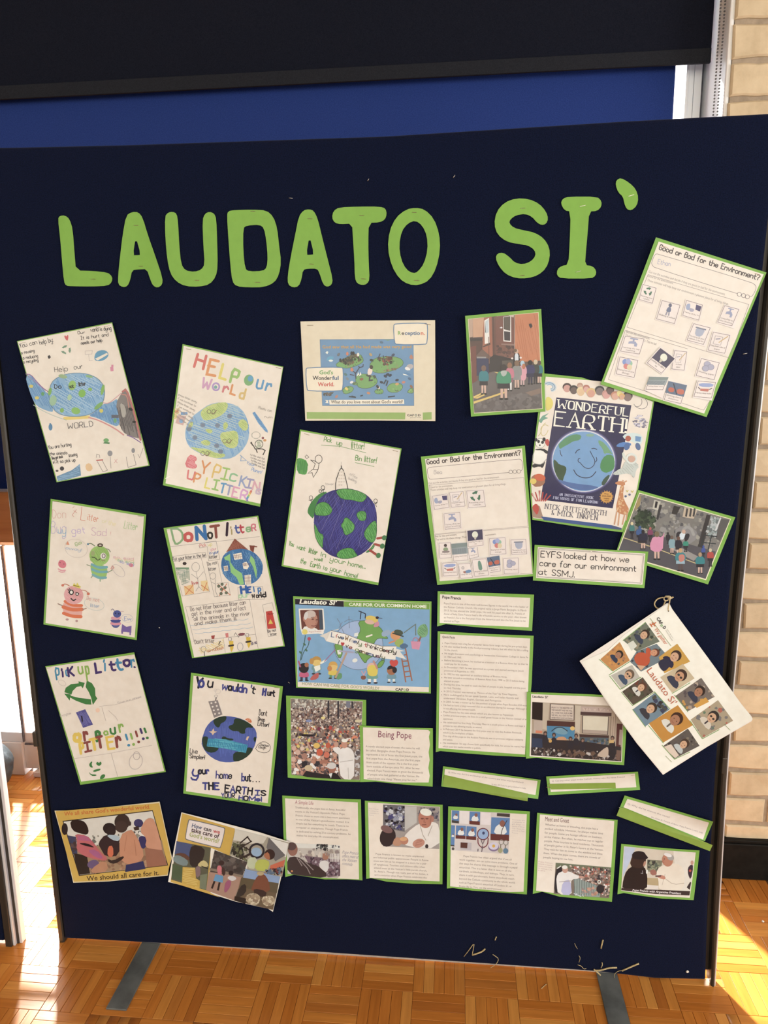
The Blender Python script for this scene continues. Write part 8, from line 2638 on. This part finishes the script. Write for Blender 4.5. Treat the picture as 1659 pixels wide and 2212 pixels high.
a.txt('Pope Francis with Argentine President', 370, 1492, 1068, 1540, 30, (226, 212, 200), bold=0.02, ital=0.15)
a.build()

# ================================================================== SHEETS HANGING ON TWINE
LIT_WHITE = (240, 246, 255)  # stronger, cooler light on the booklet is put into its paper colour
HF = (1240, 1270, 4.1475)
hq = [(50, 655), (855, 140), (1600, 1165), (797, 1675)]
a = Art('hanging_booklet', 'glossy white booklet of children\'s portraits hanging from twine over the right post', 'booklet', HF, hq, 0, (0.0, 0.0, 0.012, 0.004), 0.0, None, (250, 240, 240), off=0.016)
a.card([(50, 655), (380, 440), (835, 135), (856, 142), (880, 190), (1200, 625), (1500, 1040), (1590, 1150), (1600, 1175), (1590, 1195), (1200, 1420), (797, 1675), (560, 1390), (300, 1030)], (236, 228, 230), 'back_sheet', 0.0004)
a.card([(66, 662), (300, 560), (450, 420), (838, 140), (856, 150), (880, 195), (1200, 630), (1500, 1045), (1588, 1155), (1597, 1175), (1585, 1190), (1200, 1412), (800, 1665), (560, 1380), (310, 1030)], LIT_WHITE, 'front_sheet', 0.0004)
a.part('print')
pang = 0.94
ux, uy = np.array([math.cos(pang), math.sin(pang)]), np.array([-math.sin(pang), math.cos(pang)])
def portrait(q, bgc, skin, hair, shirt, cx, cy, r, tie=None, rot=0.55, glasses=False, extra=None):
    a.poly(q, bgc)
    if extra:
        a.speck(q, extra, 26, r * 0.35)
    c = np.array([cx, cy], float)
    d = np.array([-math.sin(rot + .35), math.cos(rot + .35)])      # from head towards body
    n = np.array([d[1], -d[0]])
    p = [c + d * r * .8 + n * r * .4, c + d * r * 1.2 + n * r * 1.2, c + d * r * 2.1 + n * r * 1.35, c + d * r * 2.1 - n * r * 1.35, c + d * r * 1.2 - n * r * 1.2, c + d * r * .8 - n * r * .4]
    x = np.array(q, float)
    lo, hi = x.min(0) + 4, x.max(0) - 4
    a.poly([np.clip(k, lo, hi) for k in p], shirt, 1)
    if tie:
        a.ln([c + d * r * 1.05, c + d * r * 1.7], r * .28, tie)
    h = c - d * r * .25
    a.el(h[0], h[1], r * 1.02, r * 1.05, hair, rot, 16)
    f = c + d * r * .15
    a.el(f[0], f[1], r * .78, r * .9, skin, rot, 16)
    for s in (-.32, .32):
        e = f + n * r * s - d * r * .1
        if glasses:
            a.el(e[0], e[1], r * .24, r * .2, (60, 54, 56), rot, 10)
        else:
            a.el(e[0], e[1], r * .1, r * .08, (70, 50, 44), rot, 8)
    m0 = f + d * r * .42
    a.ln([m0 - n * r * .25, m0 + d * r * .08, m0 + n * r * .25], r * .09, (160, 90, 80))
LGN = (200, 220, 170)
JUM = (54, 66, 96)
portrait([(640, 305), (768, 480), (560, 570), (440, 470)], (110, 120, 110), SK2, (60, 44, 40), JUM, 630, 420, 40, extra=[(60, 70, 60), (150, 140, 120), (80, 90, 110)])
a.poly([(480, 500), (530, 470), (565, 520), (515, 565)], (216, 220, 220))
portrait([(410, 485), (500, 650), (350, 745), (235, 640)], (206, 140, 80), SK3, (40, 34, 36), (44, 60, 96), 400, 600, 34, extra=[(222, 150, 80), (180, 120, 90), (100, 90, 90)])
portrait([(560, 570), (740, 500), (850, 620), (600, 750), (500, 660)], (110, 130, 150), (216, 150, 120), (110, 60, 50), (206, 84, 56), 720, 580, 36, rot=1.2, extra=[(70, 84, 70), (60, 70, 90), (130, 140, 140)])
a.el(610, 640, 72, 62, (206, 84, 56), 0.4)
a.poly([(560, 690), (640, 700), (600, 740)], (222, 170, 140))
portrait([(925, 500), (1040, 660), (810, 765), (760, 620)], (214, 160, 70), SK2, (60, 44, 42), (40, 44, 80), 905, 615, 48, extra=None)
a.poly([(750, 660), (830, 620), (870, 690), (810, 755), (770, 720)], (44, 48, 80), 1)
portrait([(520, 690), (590, 800), (430, 910), (330, 785)], (190, 186, 186), SK2, (110, 90, 80), (60, 84, 120), 490, 780, 42, glasses=True)
portrait([(975, 680), (1080, 810), (880, 940), (775, 800)], (206, 186, 160), (206, 150, 120), (66, 48, 46), (52, 60, 90), 950, 790, 52, glasses=True)
portrait([(615, 800), (712, 930), (530, 1050), (430, 930)], (90, 80, 74), SK2, (100, 60, 50), (216, 216, 220), 605, 890, 38, tie=(60, 60, 80), extra=[(60, 60, 50), (120, 60, 50), (80, 84, 70)])
portrait([(730, 935), (855, 1090), (640, 1240), (525, 1090)], (110, 140, 170), SK2, (60, 50, 48), (56, 60, 76), 690, 1080, 46, extra=None)
a.speck([(730, 935), (855, 1090), (790, 1130), (690, 990)], [(50, 54, 60), (80, 84, 80), (60, 70, 110)], 26, 18)
portrait([(930, 1050), (1065, 1230), (800, 1385), (670, 1215)], (206, 140, 60), SK3, (66, 40, 36), (220, 220, 224), 910, 1180, 56, tie=(110, 100, 96))
portrait([(1140, 805), (1260, 975), (1020, 1105), (905, 970)], (120, 110, 110), SK3, (50, 38, 38), (50, 60, 90), 1120, 930, 46, extra=[(206, 150, 80), (180, 160, 150), (90, 80, 90)])
a.poly([(1070, 1050), (1180, 980), (1210, 1020), (1100, 1075)], (222, 160, 70))
portrait([(1290, 1005), (1425, 1190), (1150, 1345), (1045, 1180)], (176, 160, 140), SK2, (50, 46, 50), (216, 206, 200), 1240, 1160, 50, tie=(60, 54, 70), glasses=True, extra=[(120, 120, 130), (96, 130, 110), (190, 100, 90)])
portrait([(1020, 1260), (1125, 1415), (900, 1530), (800, 1415)], (96, 90, 92), SK2, (70, 54, 50), (190, 200, 214), 985, 1400, 40, extra=[(60, 56, 60), (90, 84, 90), (130, 120, 110)])
a.poly([(800, 1425), (870, 1400), (940, 1500), (905, 1525)], (226, 206, 200))
for q in ([(225, 640), (345, 745)], [(315, 780), (500, 660)], [(320, 790), (415, 910)], [(420, 905), (600, 800)], [(425, 935), (525, 1055)], [(530, 1050), (720, 935)], [(525, 1090), (640, 1245)], [(880, 945), (1040, 850)], [(665, 1230), (800, 1390)], [(900, 960), (1020, 1110)], [(1040, 1190), (1150, 1352)], [(1150, 1352), (1300, 1270)], [(790, 1410), (900, 1535)], [(900, 1535), (1040, 1470)], [(720, 930), (860, 1085)], [(440, 470), (640, 310)]):
    a.ln(q, 6, (120, 170, 96))
a.lns([[(680, 270), (870, 520)], [(1345, 1220), (1400, 1275)], [(820, 1505), (875, 1560)]], 4, (150, 160, 110))
a.part('lettering')
a.txt('Laudato Si\'', 645, 740, 880, 1055, 58, (206, 96, 70))
a.txt('We gather', 715, 372, 815, 510, 34, (222, 104, 66), ital=0.2)
a.txt('CAF', 738, 272, 774, 330, 26, (50, 44, 50), bold=0.03)
a.ring(785, 337, 8, 8, 5, (110, 170, 90), n=10)
a.txt('D', 793, 352, 806, 372, 26, (50, 44, 50), bold=0.03)
a.txt('Catholic Agency for', 830, 370, 885, 455, 9, (150, 140, 140))
a.txt('Overseas Development', 818, 378, 880, 475, 9, (150, 140, 140))
a.lns([[(680, 320), (700, 350)], [(700, 310), (728, 345)], [(690, 335), (735, 310)]], 9, (222, 104, 66))
a.part('print')
a.el(846, 206, 7, 8, (90, 80, 80), n=12)
hb = a.build()

m_twine = mat('pale_twine', (0.55, 0.45, 0.27), 0.8)
noisy(m_twine, 300, [(0.3, (0.42, 0.33, 0.18)), (0.7, (0.70, 0.60, 0.40))], bump=0.4, dist=0.001)
TWF = (1390, 1270, 18.433)
def tw(pts, r, off, bm, o):
    p = chaikin(pts, 2)
    px = np.array([(TWF[0] + x / TWF[2], TWF[1] + y / TWF[2]) for x, y in p])
    offs = np.interp(np.linspace(0, 1, len(p)), np.linspace(0, 1, len(off)), off)
    tube(bm, at(px[:, 0], px[:, 1], 1, -offs) - o, r, 7)
o = at(1436, 1290, 1, -0.006)
te = empty('twine_tie', o, 'knotted loop of pale twine tying the hanging booklet to the board', 'twine')
bm = bmesh.new()
tw([(800, 380), (640, 400), (520, 470), (440, 580), (440, 690), (500, 780), (580, 825), (680, 810), (770, 740), (830, 640), (850, 560), (900, 480)], 0.0015, [0.004, 0.006, 0.006, 0.005], bm, o)
tw([(1000, 900), (985, 830), (1000, 740), (1020, 640), (1040, 540), (1050, 450), (990, 380), (900, 350), (820, 380), (810, 470), (870, 520), (960, 500), (1010, 430)], 0.0013, [0.0185, 0.0185, 0.019, 0.010, 0.007, 0.006], bm, o)
tw([(980, 440), (1060, 420), (1130, 390), (1190, 360)], 0.0018, [0.006, 0.006], bm, o)
tw([(860, 340), (950, 330), (1040, 330), (1090, 380)], 0.0016, [0.007, 0.006], bm, o)
bm_obj('twine', bm, m_twine, te, smooth=True)
bm = bmesh.new()
bmesh.ops.create_icosphere(bm, subdivisions=3, radius=0.004)
for v in bm.verts:
    v.co *= 1 + 0.3 * mnoise.noise(v.co * 400)
    v.co.y *= 0.7
bm_obj('knot', bm, m_twine, te, at(1446.5, 1291.5, 1, -0.007) - o, smooth=True)

# ================================================================== STRAY STAPLES, STRAW AND LINT
def scrap(name, label, cat, pts, r, m, group=None, off=0.0016, floor_=False):
    px = np.array(chaikin(pts, 1) if len(pts) > 2 else pts, float)
    w = at(px[:, 0], px[:, 1], 2, r + 0.0002) if floor_ else at(px[:, 0], px[:, 1], 1, -off)
    o = w.mean(0)
    bm = bmesh.new()
    tube(bm, w - o, r, 6)
    ob = bm_obj(name, bm, m, None, o, smooth=True)
    return tag(ob, label, cat, group)
for lab, p in (('lone staple in bare felt above the second letter A', [(624, 427.5), (632, 428.5)]), ('bent lone staple above the letter T', [(794, 391), (797, 386)]), ('bent lone staple above the letter O', [(979, 384), (983, 378)]), ('lone staple in felt right of the top right worksheet', [(1605, 765), (1614, 763)]), ('small lone staple left of the cartoon poster corner', [(622, 1473), (626, 1476)])):
    scrap('loose_staple', lab, 'staple', p, 0.0008, M_STEEL, 'loose staples in the felt')
m_straw = mat('dry_straw', (0.45, 0.36, 0.18), 0.7)
noisy(m_straw, 200, [(0.3, (0.36, 0.28, 0.13)), (0.7, (0.62, 0.52, 0.32))])
def zz(pts):
    return [(980 + x / 3.77, 1990 + y / 3.77) for x, y in pts]
for lab, p, r in (('thin zigzag straw wisp low on the felt, right of centre', [(84, 288), (125, 235), (168, 175), (160, 230), (150, 270), (165, 278)], 0.0009),
                  ('frayed twine end lying beside the zigzag wisp', [(150, 275), (195, 262), (235, 245), (256, 225)], 0.0019),
                  ('short straw speck above the frayed twine end', [(337, 155), (342, 140), (348, 126)], 0.0013),
                  ('hooked pale thread at the felt\'s bottom edge', [(318, 270), (345, 288), (366, 305), (355, 340), (325, 365), (296, 382)], 0.0008),
                  ('upright short straw high above the right foot', [(1200, 222), (1208, 185), (1216, 152)], 0.0017),
                  ('long curved straw across the top of the right foot', [(1150, 400), (1200, 400), (1260, 380), (1330, 378)], 0.0019),
                  ('thick straw stub crossing the curved straw', [(1142, 392), (1170, 415), (1196, 440)], 0.0019),
                  ('brown twist of twine rising right of the foot', [(1370, 404), (1420, 382), (1470, 360), (1508, 345)], 0.0019),
                  ('thin grey thread hanging by the right foot', [(1310, 462), (1308, 430), (1340, 405), (1372, 402)], 0.0007),
                  ('fine wavy thread above left of the right foot', [(985, 180), (995, 205), (1008, 225)], 0.0006),
                  ('reddish curled fibre left of the right foot', [(1010, 355), (1040, 365), (1060, 390), (1080, 385)], 0.0007),
                  ('tiny curl of fibre left of the right foot socket', [(1020, 280), (1032, 300), (1020, 335)], 0.0007),
                  ('small upright wisp over the curved straw', [(1200, 380), (1212, 355), (1208, 335)], 0.001)):
    scrap('straw_scrap', lab, 'straw', zz(p), r, m_straw, 'straw and twine scraps', 0.0026)
scrap('straw_scrap', 'pale sliver lying on the parquet left of the right foot', 'straw', zz([(715, 548), (735, 528), (755, 512)]), 0.0008, m_straw, 'straw and twine scraps', floor_=True)
m_lint = mat('white_lint', (0.75, 0.73, 0.70), 0.9)
noisy(m_lint, 200, [(0.3, (0.6, 0.58, 0.55)), (0.7, (0.85, 0.83, 0.8))])
def lint(lab, x, y, r, onfloor=False):
    p = at(x, y, 2, r * 0.6) if onfloor else at(x, y, 1, -0.002)
    bm = bmesh.new()
    bmesh.ops.create_icosphere(bm, subdivisions=2, radius=r)
    for v in bm.verts:
        v.co *= 1 + 0.5 * mnoise.noise(v.co * 600 + Vector((x, y, 0)))
        v.co.y *= 0.5 if not onfloor else 1
        v.co.z *= 0.6 if onfloor else 1
    tag(bm_obj('lint_tuft', bm, m_lint, None, p, smooth=True), lab, 'lint', 'bits of lint')
lint('tuft of white lint low on the felt near the right post', 1485, 2099, 0.0035)
lint('white lint speck on the parquet right of the post', 1648, 1990, 0.0035, True)
lint('faint lint speck left of the Do Not Litter poster', 344, 1356, 0.0014)
